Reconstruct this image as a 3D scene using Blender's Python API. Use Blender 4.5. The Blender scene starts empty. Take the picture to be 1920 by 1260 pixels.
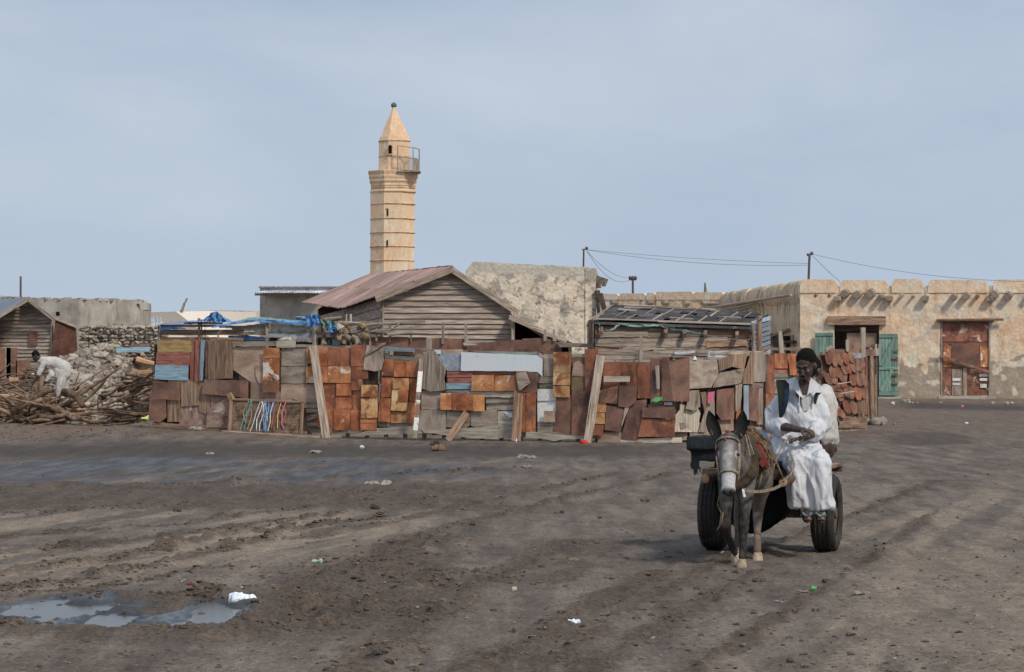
import bpy, bmesh, math, random
import numpy as np
from mathutils import Vector, Matrix, Euler
from mathutils import noise as mn
random.seed(7)
SC = bpy.context.scene
COL = SC.collection
F = 4800.0; HZ = 672.0; CAMH = 1.7
# ------------------------------------------------------------ camera, sky, sun, exposure
cam = bpy.data.objects.new('camera', bpy.data.cameras.new('camera'))
COL.objects.link(cam); SC.camera = cam
cam.location = (0, 0, CAMH); cam.rotation_euler = (math.radians(90), 0, 0)
cam.data.sensor_width = 36; cam.data.lens = 36 * F / 1920
cam.data.shift_y = (HZ - 630) / 1920
cam.data.clip_start = 0.5; cam.data.clip_end = 6000
SUN_DIR = Vector((.37, -.52, .60)).normalized()
sun = bpy.data.objects.new('sun', bpy.data.lights.new('sun', 'SUN'))
COL.objects.link(sun); sun.data.energy = 2.35; sun.data.angle = math.radians(8); sun.data.color = (1, .92, .8)
sun.rotation_euler = SUN_DIR.to_track_quat('Z', 'Y').to_euler()
W = bpy.data.worlds.new('World'); SC.world = W; W.use_nodes = True
wn = W.node_tree; wn.nodes.clear()
def wnode(t, **k):
    n = wn.nodes.new(t)
    for a, b in k.items(): setattr(n, a, b)
    return n
sky = wnode('ShaderNodeTexSky', sky_type='NISHITA', sun_disc=False)
sky.sun_elevation = math.asin(SUN_DIR.z); sky.sun_rotation = math.atan2(SUN_DIR.x, SUN_DIR.y)
sky.dust_density = 3; sky.air_density = 1.2
tc = wnode('ShaderNodeTexCoord'); mp = wnode('ShaderNodeMapping'); mp.inputs['Scale'].default_value = (2.6, 2.6, 8)
nz = wnode('ShaderNodeTexNoise'); nz.inputs['Scale'].default_value = 1.5; nz.inputs['Detail'].default_value = 7; nz.inputs['Roughness'].default_value = .55
nz.inputs['Distortion'].default_value = .35
rp = wnode('ShaderNodeValToRGB')
rp.color_ramp.elements[0].position = .34; rp.color_ramp.elements[1].position = .7
rp.color_ramp.elements[0].color = (.385, .48, .625, 1); rp.color_ramp.elements[1].color = (.56, .635, .75, 1)
sep = wnode('ShaderNodeSeparateXYZ')
hr = wnode('ShaderNodeMapRange'); hr.inputs['From Min'].default_value = -.02; hr.inputs['From Max'].default_value = .13
hm = wnode('ShaderNodeMix', data_type='RGBA'); hm.inputs['A'].default_value = (.51, .62, .755, 1)
vm = wnode('ShaderNodeVectorMath', operation='SCALE'); vm.inputs['Scale'].default_value = 10
mx = wnode('ShaderNodeMix', data_type='RGBA'); mx.inputs[0].default_value = .9
bg = wnode('ShaderNodeBackground'); bg.inputs['Strength'].default_value = .1
wo = wnode('ShaderNodeOutputWorld')
L_ = wn.links.new
L_(tc.outputs['Generated'], mp.inputs[0]); L_(mp.outputs[0], nz.inputs['Vector']); L_(nz.outputs['Fac'], rp.inputs[0])
L_(tc.outputs['Generated'], sep.inputs[0]); L_(sep.outputs['Z'], hr.inputs['Value']); L_(hr.outputs[0], hm.inputs['Factor'])
L_(rp.outputs[0], hm.inputs['B']); L_(hm.outputs['Result'], vm.inputs[0])
L_(sky.outputs[0], mx.inputs['A']); L_(vm.outputs[0], mx.inputs['B']); L_(mx.outputs['Result'], bg.inputs['Color']); L_(bg.outputs[0], wo.inputs[0])
SC.view_settings.view_transform = 'Standard'; SC.view_settings.look = 'None'
SC.view_settings.exposure = 0; SC.view_settings.gamma = 1; SC.view_settings.use_curve_mapping = False
SC.cycles.max_bounces = 6
# ------------------------------------------------------------ helpers: pixels of the photograph to places
def gY(py): return CAMH * F / (py - HZ)
def V(px, py, Y): return Vector(((px - 960) / F * Y, Y, CAMH - (py - HZ) / F * Y))
def G(px, py, z=0.0):
    Y = (CAMH - z) * F / (py - HZ); return Vector(((px - 960) / F * Y, Y, z))
def lerp(a, b, t): return a + (b - a) * t
def ss(a, b, x):
    t = np.clip((x - a) / (b - a), 0, 1); return t * t * (3 - 2 * t)
class Line:
    """an upright surface along a polyline of (pixel column, distance)"""
    def __init__(s, pts):
        s.px = [p[0] for p in pts]; s.p = [Vector(((p[0] - 960) / F * p[1], p[1])) for p in pts]
    def xy(s, px, off=0):
        i = 0
        while i < len(s.p) - 2 and px > s.px[i + 1]: i += 1
        a, b = s.p[i], s.p[i + 1]; k = (px - 960) / F; d = b - a
        t = (k * a.y - a.x) / (d.x - k * d.y)
        q = a + d * t; n = Vector((d.y, -d.x)).normalized()
        return q + n * off, n, d.normalized()
    def pt(s, px, py, off=0):
        q, n, d = s.xy(px); Y = q.y; z = CAMH - (py - HZ) / F * Y
        return Vector((q.x + n.x * off, q.y + n.y * off, z))
# ------------------------------------------------------------ materials
def S(r, g, b, k=1.85):
    f = lambda c: ((c / 255 + .055) / 1.055) ** 2.4 if c > 10 else c / 255 / 12.92
    m = max(f(r), f(g), f(b)); k = min(k, max(.78 / m, 1) if m * k > .78 else k)
    return (min(.85, f(r) * k), min(.85, f(g) * k), min(.85, f(b) * k), 1)
def RS(r, g, b, k=1.85):
    m = (r + g + b) / 3; q = .74
    return S(m + (r - m) * q, m + (g - m) * q, m + (b - m) * q, k)
class NG:
    def __init__(s, name):
        s.m = bpy.data.materials.new(name); s.m.use_nodes = True; s.t = s.m.node_tree; s.t.nodes.clear()
        s.out = s.t.nodes.new('ShaderNodeOutputMaterial'); s.b = s.t.nodes.new('ShaderNodeBsdfPrincipled')
        s.t.links.new(s.b.outputs[0], s.out.inputs[0])
    def n(s, ty, ins=None, **k):
        nd = s.t.nodes.new(ty)
        for a, b in k.items(): setattr(nd, a, b)
        for a, b in (ins or {}).items(): s.set(nd.inputs[a], b)
        return nd
    def set(s, sock, v):
        if isinstance(v, bpy.types.NodeSocket): s.t.links.new(v, sock)
        else: sock.default_value = v
    def noise(s, vec, sc, det=4, ro=.6, dist=0):
        return s.n('ShaderNodeTexNoise', {'Vector': vec, 'Scale': sc, 'Detail': det, 'Roughness': ro, 'Distortion': dist}).outputs['Fac']
    def ramp(s, f, els):
        r = s.n('ShaderNodeValToRGB', {0: f}); e = r.color_ramp.elements
        while len(e) > len(els): e.remove(e[-1])
        while len(e) < len(els): e.new(.5)
        for q, (p, c) in zip(e, els): q.position = p; q.color = c if len(c) == 4 else (*c, 1)
        return r.outputs[0]
    def mr(s, f, a, b, c=0, d=1): return s.n('ShaderNodeMapRange', {'Value': f, 'From Min': a, 'From Max': b, 'To Min': c, 'To Max': d}).outputs[0]
    def math(s, op, a, b=0.0):
        nd = s.n('ShaderNodeMath', operation=op); s.set(nd.inputs[0], a); s.set(nd.inputs[1], b); return nd.outputs[0]
    def mix(s, f, a, b, mode='MIX'):
        nd = s.n('ShaderNodeMix', data_type='RGBA', blend_type=mode); s.set(nd.inputs['Factor'], f); s.set(nd.inputs['A'], a); s.set(nd.inputs['B'], b); return nd.outputs['Result']
    def coord(s, kind, st=(1, 1, 1), rnd=True):
        t = s.n('ShaderNodeTexCoord'); o = t.outputs[kind]
        v = s.n('ShaderNodeVectorMath', {0: o, 1: st}, operation='MULTIPLY').outputs[0]
        s.rnd = s.n('ShaderNodeObjectInfo').outputs['Random']
        if rnd:
            r = s.math('MULTIPLY', s.rnd, 57.0)
            v = s.n('ShaderNodeVectorMath', {0: v, 1: r}, operation='ADD').outputs[0]
        return v
    def attr(s, name): return s.n('ShaderNodeAttribute', attribute_name=name).outputs['Fac']
    def gray(s, f): return f
def mk(name, cols, sc=3, st=(1, 1, 1), coord='UV', rough=.92, bump=.35, bd=.02, spots=(), var=.25, fine=40, fv=.35, metal=0, det=5, rnd=True, spec=.25):
    g = NG(name); v = g.coord(coord, st, rnd)
    f = g.noise(v, sc, det, .62, .3); n = len(cols)
    col = g.ramp(f, [(lerp(.32, .68, i / max(1, n - 1)), c) for i, c in enumerate(cols)])
    f2 = g.noise(v, fine, 3, .6)
    for i, sp in enumerate(spots):
        c, s_, lo, hi = sp[:4]
        if isinstance(s_, str): m = g.mr(g.attr(s_), lo, hi)
        else:
            vv = g.n('ShaderNodeVectorMath', {0: v, 1: (11.3 * (i + 1), 4.1, 7.7)}, operation='ADD').outputs[0]
            if len(sp) > 4: vv = g.n('ShaderNodeVectorMath', {0: vv, 1: sp[4]}, operation='MULTIPLY').outputs[0]
            m = g.mr(g.noise(vv, s_, 6, .65, .5), lo, hi)
        col = g.mix(m, col, c)
    br = g.mr(f2, .3, .7, 1 - fv, 1 + fv)
    br = g.math('MULTIPLY', br, g.mr(g.rnd, 0, 1, 1 - var, 1 + var))
    col = g.n('ShaderNodeVectorMath', {0: col, 'Scale': br}, operation='SCALE').outputs[0]
    g.set(g.b.inputs['Base Color'], col); g.b.inputs['Roughness'].default_value = rough; g.b.inputs['Metallic'].default_value = metal
    g.b.inputs['Specular IOR Level'].default_value = spec
    if bump:
        h = g.math('ADD', f, g.math('MULTIPLY', f2, .5))
        g.set(g.b.inputs['Normal'], g.n('ShaderNodeBump', {'Height': h, 'Strength': bump, 'Distance': bd}).outputs[0])
    return g.m
WST = (1.2, 14, 14)
M = {}
M['wood_grey'] = mk('wood_grey', [S(96, 86, 76, 1.65), S(128, 116, 104, 1.65), S(152, 141, 129, 1.65)], 1.6, WST, spots=[(S(70, 60, 52), 1.2, .56, .66)])
M['wood_pale'] = mk('wood_pale', [S(112, 102, 92, 1.5), S(150, 140, 126, 1.5), S(172, 162, 148, 1.5)], 1.6, WST)
M['wood_brown'] = mk('wood_brown', [S(78, 60, 48), S(108, 86, 70), S(134, 110, 92)], 1.5, WST, spots=[(S(128, 118, 108), 1.3, .54, .68)])
M['wood_barn'] = mk('wood_barn', [S(84, 75, 67), S(118, 107, 97), S(146, 133, 121)], 1.2, WST, spots=[(S(132, 106, 86), 1.1, .6, .7), (S(140, 134, 126), .8, .6, .7)])
M['wood_dark'] = mk('wood_dark', [S(30, 25, 23), S(55, 45, 40), S(80, 66, 56)], 2, WST)
M['ply'] = mk('plywood', [S(106, 88, 75), S(126, 107, 93), S(142, 124, 108)], 1.2, (1.5, 3, 3), spots=[(S(90, 72, 60), 1.5, .56, .7)], bump=.15)
M['ply_grey'] = mk('plywood_grey', [S(104, 92, 82), S(124, 111, 100), S(140, 128, 117)], 1.6, (1.2, 4, 4), spots=[(S(78, 68, 58), 1.1, .56, .7)])
M['ply_pink'] = mk('plywood_reddish', [S(84, 66, 58), S(116, 95, 86), S(142, 124, 112)], 2, (1.5, 4, 4), spots=[(S(158, 150, 142), 2, .6, .68)])
RB = dict(bump=.4, rough=.8, var=.13, fv=.22)
M['rust_orange'] = mk('rust_orange', [RS(98, 48, 28), RS(145, 76, 40), RS(176, 106, 62)], 2.2, spots=[(RS(90, 54, 40), 1.3, .53, .7), (RS(190, 140, 95), 4, .6, .7), (RS(74, 46, 36), 1.6, .58, .7, (.3, 3, 1)), (S(118, 102, 90, 1.4), .9, .56, .74, (1, .5, 1))], **RB)
M['rust_mid'] = mk('rust_mid', [RS(84, 44, 32), RS(124, 68, 44), RS(148, 84, 54)], 2.2, spots=[(RS(76, 48, 40), 1.2, .53, .7), (RS(150, 104, 70), 4, .6, .7), (RS(60, 40, 34), 1.6, .6, .7, (.3, 3, 1)), (S(118, 102, 90, 1.4), .9, .56, .74, (1, .5, 1))], **RB)
M['rust_dark'] = mk('rust_dark', [RS(72, 48, 40), RS(100, 68, 56), RS(124, 84, 66)], 1.8, spots=[(RS(136, 84, 56), 1.6, .54, .7), (RS(132, 112, 98), 3.5, .64, .72), (S(118, 102, 90, 1.4), .9, .56, .74, (1, .5, 1))], **RB)
M['rust_flaky'] = mk('rust_flaky_white', [RS(110, 58, 32), RS(160, 92, 46), RS(190, 125, 70)], 2.5, spots=[(RS(215, 200, 185), 2.6, .56, .6), (RS(100, 54, 36), 3, .6, .66), (S(118, 102, 90, 1.4), .9, .56, .74, (1, .5, 1))], **RB)
M['rust_yellow'] = mk('rust_yellow', [RS(130, 74, 42), RS(170, 122, 68), RS(190, 160, 110)], 3, spots=[(RS(120, 62, 36), 2, .52, .6), (S(118, 102, 90, 1.4), .9, .56, .74, (1, .5, 1))], **RB)
M['rust_white'] = mk('paint_peeling_white', [RS(170, 165, 158), RS(200, 198, 192)], 3, spots=[(RS(120, 80, 60), 1.6, .55, .6)], **RB)
M['tin'] = mk('old_tin', [S(98, 100, 104), S(135, 142, 152), S(165, 174, 186)], 2.5, spots=[(S(110, 84, 66), 2, .6, .68)], rough=.6, bump=.15)
M['white'] = mk('white_panel', [S(178, 184, 184), S(205, 210, 210)], 2, spots=[(S(120, 110, 100), 14, .66, .7), (S(130, 122, 112), 1.6, .64, .72)], bump=.06, fv=.08, var=.05)
M['blue'] = mk('faded_blue_paint', [S(92, 112, 122, 1.6), S(116, 143, 155, 1.6), S(130, 158, 170, 1.6)], 2, (1.5, 12, 12), spots=[(S(105, 92, 84), 1.5, .54, .66)])
M['blue_grey'] = mk('blue_grey_paint', [S(92, 98, 104), S(118, 128, 138)], 2, (1.5, 9, 9), spots=[(S(105, 92, 84), 1.5, .58, .68)])
M['green_paint'] = mk('green_grey_paint', [S(84, 92, 84), S(112, 122, 112)], 2, (1.5, 9, 9), spots=[(S(100, 86, 76), 1.5, .56, .66)])
M['yellow_paint'] = mk('faded_ochre_paint', [S(98, 80, 52), S(132, 110, 74), S(148, 126, 92)], 2, (1.5, 12, 12))
M['red_paint'] = mk('faded_red_paint', [S(92, 56, 48), S(126, 80, 70), S(140, 98, 86)], 2, (1.5, 12, 12))
M['pink'] = mk('pink_plastic', [S(150, 78, 98), S(165, 92, 110)], 2)
M['olive'] = mk('olive_sheet', [S(78, 64, 48), S(104, 88, 64)], 2)
M['oval'] = mk('oval_rust', [RS(70, 46, 36), RS(108, 70, 52), RS(134, 92, 68)], 3, spots=[(RS(205, 150, 95), 3, .64, .72)], **RB)
M['door_green'] = mk('green_door_paint', [S(82, 102, 94, 1.5), S(104, 128, 117, 1.5), S(122, 146, 135, 1.5)], 2, (1, 10, 10), spots=[(S(100, 92, 76), 1.6, .6, .7)])
M['door_rust'] = mk('door_rust', [RS(84, 46, 36), RS(118, 70, 52), RS(140, 92, 70)], 3, spots=[(RS(200, 176, 156), 2.6, .56, .64), (RS(74, 46, 38), 2, .58, .68)], **RB)
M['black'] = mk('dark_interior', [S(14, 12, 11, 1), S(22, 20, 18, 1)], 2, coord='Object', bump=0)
M['roof_barn'] = mk('weathered_roof_sheet', [S(92, 74, 66), S(134, 108, 98), S(158, 132, 120)], 1.2, (.6, 5, 5), spots=[(S(165, 155, 148), 1, .58, .7), (S(78, 56, 48), .9, .58, .68)], bump=.3)
M['roof_felt'] = mk('roof_felt', [S(50, 50, 50, 1.4), S(68, 68, 70, 1.4), S(88, 86, 84, 1.4)], 1.6, spots=[(S(124, 118, 110, 1.4), 2.4, .56, .7)], rough=1, spec=.02)
M['roof_grey'] = mk('roof_sheet_grey', [S(88, 92, 98), S(118, 124, 132)], 1.5, (1, 6, 6), rough=.7)
M['tarp_blue'] = mk('tarp_blue', [S(60, 98, 142, 1.5), S(84, 130, 180, 1.5), S(118, 158, 200, 1.5)], 4, coord='Object', rough=.55, bump=.3)
M['tarp_green'] = mk('tarp_green', [S(84, 108, 106, 1.4), S(108, 138, 134, 1.4)], 4, coord='Object', rough=.6)
M['tarp_white'] = mk('sheet_white', [S(150, 145, 135), S(188, 184, 174), S(205, 202, 195)], 3, coord='Object', rough=.7)
def objmat(k, name, cols, **kw):
    kw.setdefault('coord', 'Object'); M[k] = mk(name, cols, **kw)
objmat('plaster', 'ochre_plaster', [S(192, 160, 132, 1.75), S(214, 192, 166, 1.75), S(224, 212, 194, 1.6)], sc=.9, rnd=False, bump=.6, bd=.05, var=0, fv=.16, fine=9,
       spots=[(S(215, 205, 185), 1.1, .55, .62), (S(188, 146, 106, 1.3), 1.4, .56, .72, (2.5, 2.5, .5)), (S(150, 140, 130), .8, .56, .68), (S(128, 112, 98), 3.2, .62, .7, (2, 2, .5)), (S(128, 117, 104), 'bare', .42, .58), (S(165, 155, 138), 'patch', .45, .6), (S(70, 62, 56), 'stain_shadow', .3, 1.0)])
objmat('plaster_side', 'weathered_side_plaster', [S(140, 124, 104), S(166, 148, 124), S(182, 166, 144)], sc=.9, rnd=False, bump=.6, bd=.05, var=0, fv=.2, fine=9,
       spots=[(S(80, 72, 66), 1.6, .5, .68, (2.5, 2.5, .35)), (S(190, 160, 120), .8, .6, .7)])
objmat('ruin', 'mottled_ruin_plaster', [S(132, 124, 114), S(168, 156, 140), S(204, 192, 172)], sc=1.3, rnd=False, bump=.4, bd=.04, var=0, fv=.16, fine=12,
       spots=[(S(218, 205, 184), 1.6, .5, .55), (S(128, 121, 112), 1.4, .52, .57), (S(106, 97, 88), 3.4, .58, .63), (S(200, 172, 140), 2.2, .62, .66), (S(150, 144, 132), 'cap', .3, .7)])
objmat('concrete', 'grey_concrete', [S(116, 110, 100), S(136, 130, 120), S(150, 145, 136)], sc=.8, rnd=False, bump=.25, var=0, fv=.07, fine=14,
       spots=[(S(98, 92, 84), 1.2, .55, .72, (2, 2, .5)), (S(168, 145, 112), 2, .62, .7)])
objmat('minaret', 'cream_plaster', [S(206, 174, 142, 1.5), S(224, 197, 166, 1.5), S(230, 209, 182, 1.5)], sc=.7, rnd=False, bump=.25, bd=.03, var=0, fv=.08, fine=8,
       spots=[(S(200, 158, 122, 1.3), .9, .5, .66), (S(232, 220, 200, 1.5), 1.6, .56, .66), (S(176, 146, 118, 1.3), 2.2, .57, .7, (2.5, 2.5, .4)), (S(180, 158, 134), 1.5, .62, .72)])
objmat('minaret_ledge', 'stained_shaded_ledge', [S(96, 80, 64), S(150, 122, 92), S(205, 178, 140)], sc=2.5, rnd=False, var=0)  # dark tone holds the ledges' shadow lines as well as weathering
objmat('stone', 'coral_stone', [S(108, 100, 92, 1.4), S(142, 132, 120, 1.4), S(168, 157, 142, 1.4)], sc=5, bump=.5, var=.3, fine=20)
objmat('mudbrick', 'brown_textured_sheet', [S(62, 42, 36), S(86, 58, 48)], sc=3, bump=.8, fine=16, var=0)
objmat('branch', 'branch_bark', [S(70, 58, 48, 1.4), S(108, 90, 75, 1.4), S(140, 118, 98, 1.4)], sc=6, bump=.4, var=.35)
objmat('branch_cut', 'cut_wood', [S(150, 116, 88, 1.3), S(172, 138, 108, 1.3)], sc=6, var=.2)
objmat('rope', 'straw_rope', [S(104, 88, 68, 1.2), S(146, 128, 100, 1.2)], sc=25, var=.2)
objmat('strap', 'webbing', [S(110, 98, 86, 1.2), S(150, 136, 120, 1.2)], sc=25, var=.1)
objmat('pole_metal', 'pole', [S(60, 52, 50), S(80, 70, 66)], sc=6)
objmat('wire', 'wire', [S(70, 72, 78), S(84, 86, 92)], sc=3)
objmat('green_ball', 'green_copper', [S(48, 82, 76), S(72, 108, 98)], sc=4)
objmat('salt', 'white_wall', [S(205, 196, 184), S(225, 218, 208)], sc=1, var=0)
objmat('fence_white', 'pale_blue_fence_paint', [S(160, 190, 212), S(190, 212, 228)], sc=1)
objmat('bag_white', 'white_plastic_bag', [S(190, 198, 206), S(222, 228, 234)], sc=12, rough=.45, bump=.5)
objmat('bag_green', 'green_plastic', [S(70, 140, 80), S(110, 185, 120)], sc=12, rough=.5)
objmat('bag_green2', 'pale_green_plastic', [S(110, 140, 122, 1.3), S(150, 182, 164, 1.3)], sc=12, rough=.5)
objmat('bag_grey', 'grey_rag', [S(112, 106, 98, 1.2), S(146, 139, 130, 1.2)], sc=12)
objmat('red_plastic', 'red_plastic', [S(140, 34, 28), S(160, 44, 36)], sc=4)
objmat('clod', 'mud_clod', [S(44, 38, 34), S(66, 57, 50), S(90, 78, 68)], sc=9, bump=.6, var=.3)
objmat('blue_rag', 'blue_rag', [S(60, 90, 150), S(80, 115, 175)], sc=6)
objmat('purple', 'purple_rag', [S(84, 66, 130), S(100, 84, 150)], sc=6)
objmat('yellowgreen', 'yellow_green_rag', [S(150, 155, 90), S(175, 180, 120)], sc=6)
# ------------------------------------------------------------ mesh building
class MB:
    def __init__(s): s.v = []; s.f = []; s.sm = False
    def add(s, vs, fs):
        o = len(s.v); s.v += [Vector(p) for p in vs]; s.f += [tuple(i + o for i in f) for f in fs]; return s
    def prism(s, poly, back):
        n = len(poly); b = [Vector(p) + back for p in poly]
        s.add(list(poly) + b, [tuple(range(n)), tuple(range(2 * n - 1, n - 1, -1))] + [(i, i + n, (i + 1) % n + n, (i + 1) % n) for i in range(n)])
        return s
    def box(s, c, sz, rot=None):
        c = Vector(c); h = Vector(sz) / 2; R = rot.to_matrix() if isinstance(rot, Euler) else (rot or Matrix.Identity(3))
        vs = [c + R @ Vector((x * h.x, y * h.y, z * h.z)) for x in (-1, 1) for y in (-1, 1) for z in (-1, 1)]
        s.add(vs, [(0, 1, 3, 2), (4, 6, 7, 5), (0, 4, 5, 1), (2, 3, 7, 6), (0, 2, 6, 4), (1, 5, 7, 3)]); return s
    def beam(s, a, b, w, t=None, up=(0, 0, 1)):
        a, b = Vector(a), Vector(b); d = (b - a); L = d.length; d.normalize(); t = t or w
        x = d.cross(Vector(up))
        if x.length < .05: x = d.cross(Vector((0, 1, 0)))
        x.normalize(); y = x.cross(d)
        R = Matrix((d, x, y)).transposed(); return s.box((a + b) / 2, (L, w, t), R)
    def tube(s, pts, r, n=8, caps=True, flat=1.0):
        pts = [Vector(p) for p in pts]; rs = r if isinstance(r, (list, tuple)) else [r] * len(pts)
        d0 = (pts[1] - pts[0]).normalized(); x = d0.orthogonal().normalized(); vs = []; fs = []
        for i, p in enumerate(pts):
            d = (pts[min(i + 1, len(pts) - 1)] - pts[max(i - 1, 0)]).normalized()
            x = (x - d * x.dot(d)).normalized(); y = d.cross(x)
            for k in range(n):
                a = 2 * math.pi * k / n; vs.append(p + (x * math.cos(a) + y * math.sin(a) * flat) * rs[i])
            if i: fs += [((i - 1) * n + k, (i - 1) * n + (k + 1) % n, i * n + (k + 1) % n, i * n + k) for k in range(n)]
        if caps: fs += [tuple(range(n - 1, -1, -1)), tuple(range((len(pts) - 1) * n, len(pts) * n))]
        s.add(vs, fs); return s
    def cap(s, a, b, r0, r1, n=14):
        a, b = Vector(a), Vector(b); d = (b - a).normalized(); P = []; R = []
        for k in range(4): t = math.pi / 2 * (k + .25) / 4; P.append(a - d * r0 * math.cos(t)); R.append(r0 * math.sin(t))
        for k in range(5): P.append(a.lerp(b, k / 4)); R.append(lerp(r0, r1, k / 4))
        for k in range(3, -1, -1): t = math.pi / 2 * (k + .25) / 4; P.append(b + d * r1 * math.cos(t)); R.append(r1 * math.sin(t))
        return s.tube(P, R, n)
    def chain(s, pts, rs, n=14):
        for i in range(len(pts) - 1): s.cap(pts[i], pts[i + 1], rs[i], rs[i + 1], n)
        return s
    def ell(s, c, r, rot=None, n=14):
        c = Vector(c); R = Euler([math.radians(q) for q in rot]).to_matrix() if rot else Matrix.Identity(3); r = r if isinstance(r, (tuple, list)) else (r, r, r)
        vs = []; fs = []; m = n // 2 + 1
        for i in range(1, m):
            t = math.pi * i / m
            for k in range(n): a = 2 * math.pi * k / n; vs.append(c + R @ Vector((r[0] * math.sin(t) * math.cos(a), r[1] * math.sin(t) * math.sin(a), r[2] * math.cos(t))))
        for i in range(m - 2): fs += [(i * n + k, (i + 1) * n + k, (i + 1) * n + (k + 1) % n, i * n + (k + 1) % n) for k in range(n)]
        top, bot = len(vs), len(vs) + 1; vs += [c + R @ Vector((0, 0, r[2])), c - R @ Vector((0, 0, r[2]))]
        fs += [(top, k, (k + 1) % n) for k in range(n)] + [(bot, (m - 2) * n + (k + 1) % n, (m - 2) * n + k) for k in range(n)]
        s.add(vs, fs); return s
    def loft(s, secs, n=32, fold=None):
        """secs: (centre, half axis a, half axis b); fold(i, angle) scales the radius"""
        vs = []; fs = []
        for i, (c, a, b) in enumerate(secs):
            c, a, b = Vector(c), Vector(a), Vector(b)
            for k in range(n):
                t = 2 * math.pi * k / n; q = fold(i, t) if fold else 1
                vs.append(c + (a * math.cos(t) + b * math.sin(t)) * q)
            if i: fs += [((i - 1) * n + k, (i - 1) * n + (k + 1) % n, i * n + (k + 1) % n, i * n + k) for k in range(n)]
        fs += [tuple(range(n - 1, -1, -1)), tuple(range((len(secs) - 1) * n, len(secs) * n))]
        s.add(vs, fs); return s
    def sheet(s, rows):
        o = []; n = len(rows[0])
        for r in rows: o += r
        s.add(o, [(i * n + k, i * n + k + 1, (i + 1) * n + k + 1, (i + 1) * n + k) for i in range(len(rows) - 1) for k in range(n - 1)]); return s
WM = {}
def wm(o): return WM.get(o.name, Matrix.Identity(4)) if o else Matrix.Identity(4)
def tag(o, label=None, cat=None, group=None, kind=None):
    for k, v in (('label', label), ('category', cat), ('group', group), ('kind', kind)):
        if v: o[k] = v
    return o
def empty(name, loc, rz=0, label=None, cat=None, group=None):
    o = bpy.data.objects.new(name, None); COL.objects.link(o); o.location = loc; o.rotation_euler = (0, 0, rz); o.empty_display_size = .2
    WM[o.name] = Matrix.Translation(Vector(loc)) @ Matrix.Rotation(rz, 4, 'Z')
    return tag(o, label, cat, group)
def uvmap(me, along):
    al = Vector(along).normalized(); uv = me.uv_layers.new(name='UVMap')
    for p in me.polygons:
        n = p.normal; c = n.cross(al)
        if c.length < .2: c = al.orthogonal()
        c.normalize()
        for li in p.loop_indices:
            co = me.vertices[me.loops[li].vertex_index].co; uv.data[li].uv = (co.dot(al), co.dot(c))
def tomesh(mb, name):
    me = bpy.data.meshes.new(name); me.from_pydata([tuple(v) for v in mb.v], [], mb.f); me.update(); return me
def ob(name, mb, mat, parent=None, local=False, grain=None, smooth=False, label=None, cat=None, group=None, kind=None, autoc=True):
    """one mesh object; vertices are world coordinates unless local"""
    me = mb if isinstance(mb, bpy.types.Mesh) else tomesh(mb, name)
    T = Matrix.Identity(4)
    if parent: T = wm(parent).inverted() if not local else T
    o = bpy.data.objects.new(name, me); COL.objects.link(o)
    if parent: me.transform(T); o.parent = parent; WM[o.name] = wm(parent)
    elif autoc and not local:   # put the origin at the thing's base
        n = len(me.vertices); co = np.empty(n * 3); me.vertices.foreach_get('co', co); co = co.reshape(-1, 3)
        c = Vector(((co[:, 0].min() + co[:, 0].max()) / 2, (co[:, 1].min() + co[:, 1].max()) / 2, co[:, 2].min()))
        me.transform(Matrix.Translation(-c)); o.location = c; WM[o.name] = Matrix.Translation(c)
    if grain is not None: me.update(); uvmap(me, grain)
    if mat is not None: me.materials.append(M[mat] if isinstance(mat, str) else mat)
    if smooth: me.polygons.foreach_set('use_smooth', [True] * len(me.polygons))
    return tag(o, label, cat, group, kind)
def fuse(mb, vox, it=3, disp=None):
    me = tomesh(mb, 'tmp'); o = bpy.data.objects.new('tmp', me); COL.objects.link(o)
    r = o.modifiers.new('r', 'REMESH'); r.mode = 'VOXEL'; r.voxel_size = vox
    if it: s = o.modifiers.new('s', 'SMOOTH'); s.factor = .5; s.iterations = it
    dg = bpy.context.evaluated_depsgraph_get(); out = bpy.data.meshes.new_from_object(o.evaluated_get(dg))
    bpy.data.objects.remove(o); bpy.data.meshes.remove(me)
    if disp:
        nrm = [v.normal.copy() for v in out.vertices]
        for v, n in zip(out.vertices, nrm): v.co = disp(v.co, n)
    out.update(); return out
# value noise in numpy
def vn(x, y, seed=0):
    xi = np.floor(x).astype(np.int64); yi = np.floor(y).astype(np.int64); xf = x - xi; yf = y - yi
    def h(a, b):
        n = (a * 374761393 + b * 668265263 + seed * 974634777) & 0xffffffff
        n = ((n ^ (n >> 13)) * 1274126177) & 0xffffffff
        return ((n ^ (n >> 16)) & 0xffff) / 65535.0
    u = xf * xf * (3 - 2 * xf); v = yf * yf * (3 - 2 * yf)
    return (h(xi, yi) * (1 - u) + h(xi + 1, yi) * u) * (1 - v) + (h(xi, yi + 1) * (1 - u) + h(xi + 1, yi + 1) * u) * v
def fbm(x, y, o=4, seed=0, g=.5):
    s = 0; a = 1; t = 0
    for i in range(o): s = s + a * vn(x * 2 ** i, y * 2 ** i, seed + i); t += a; a *= g
    return s / t
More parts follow.
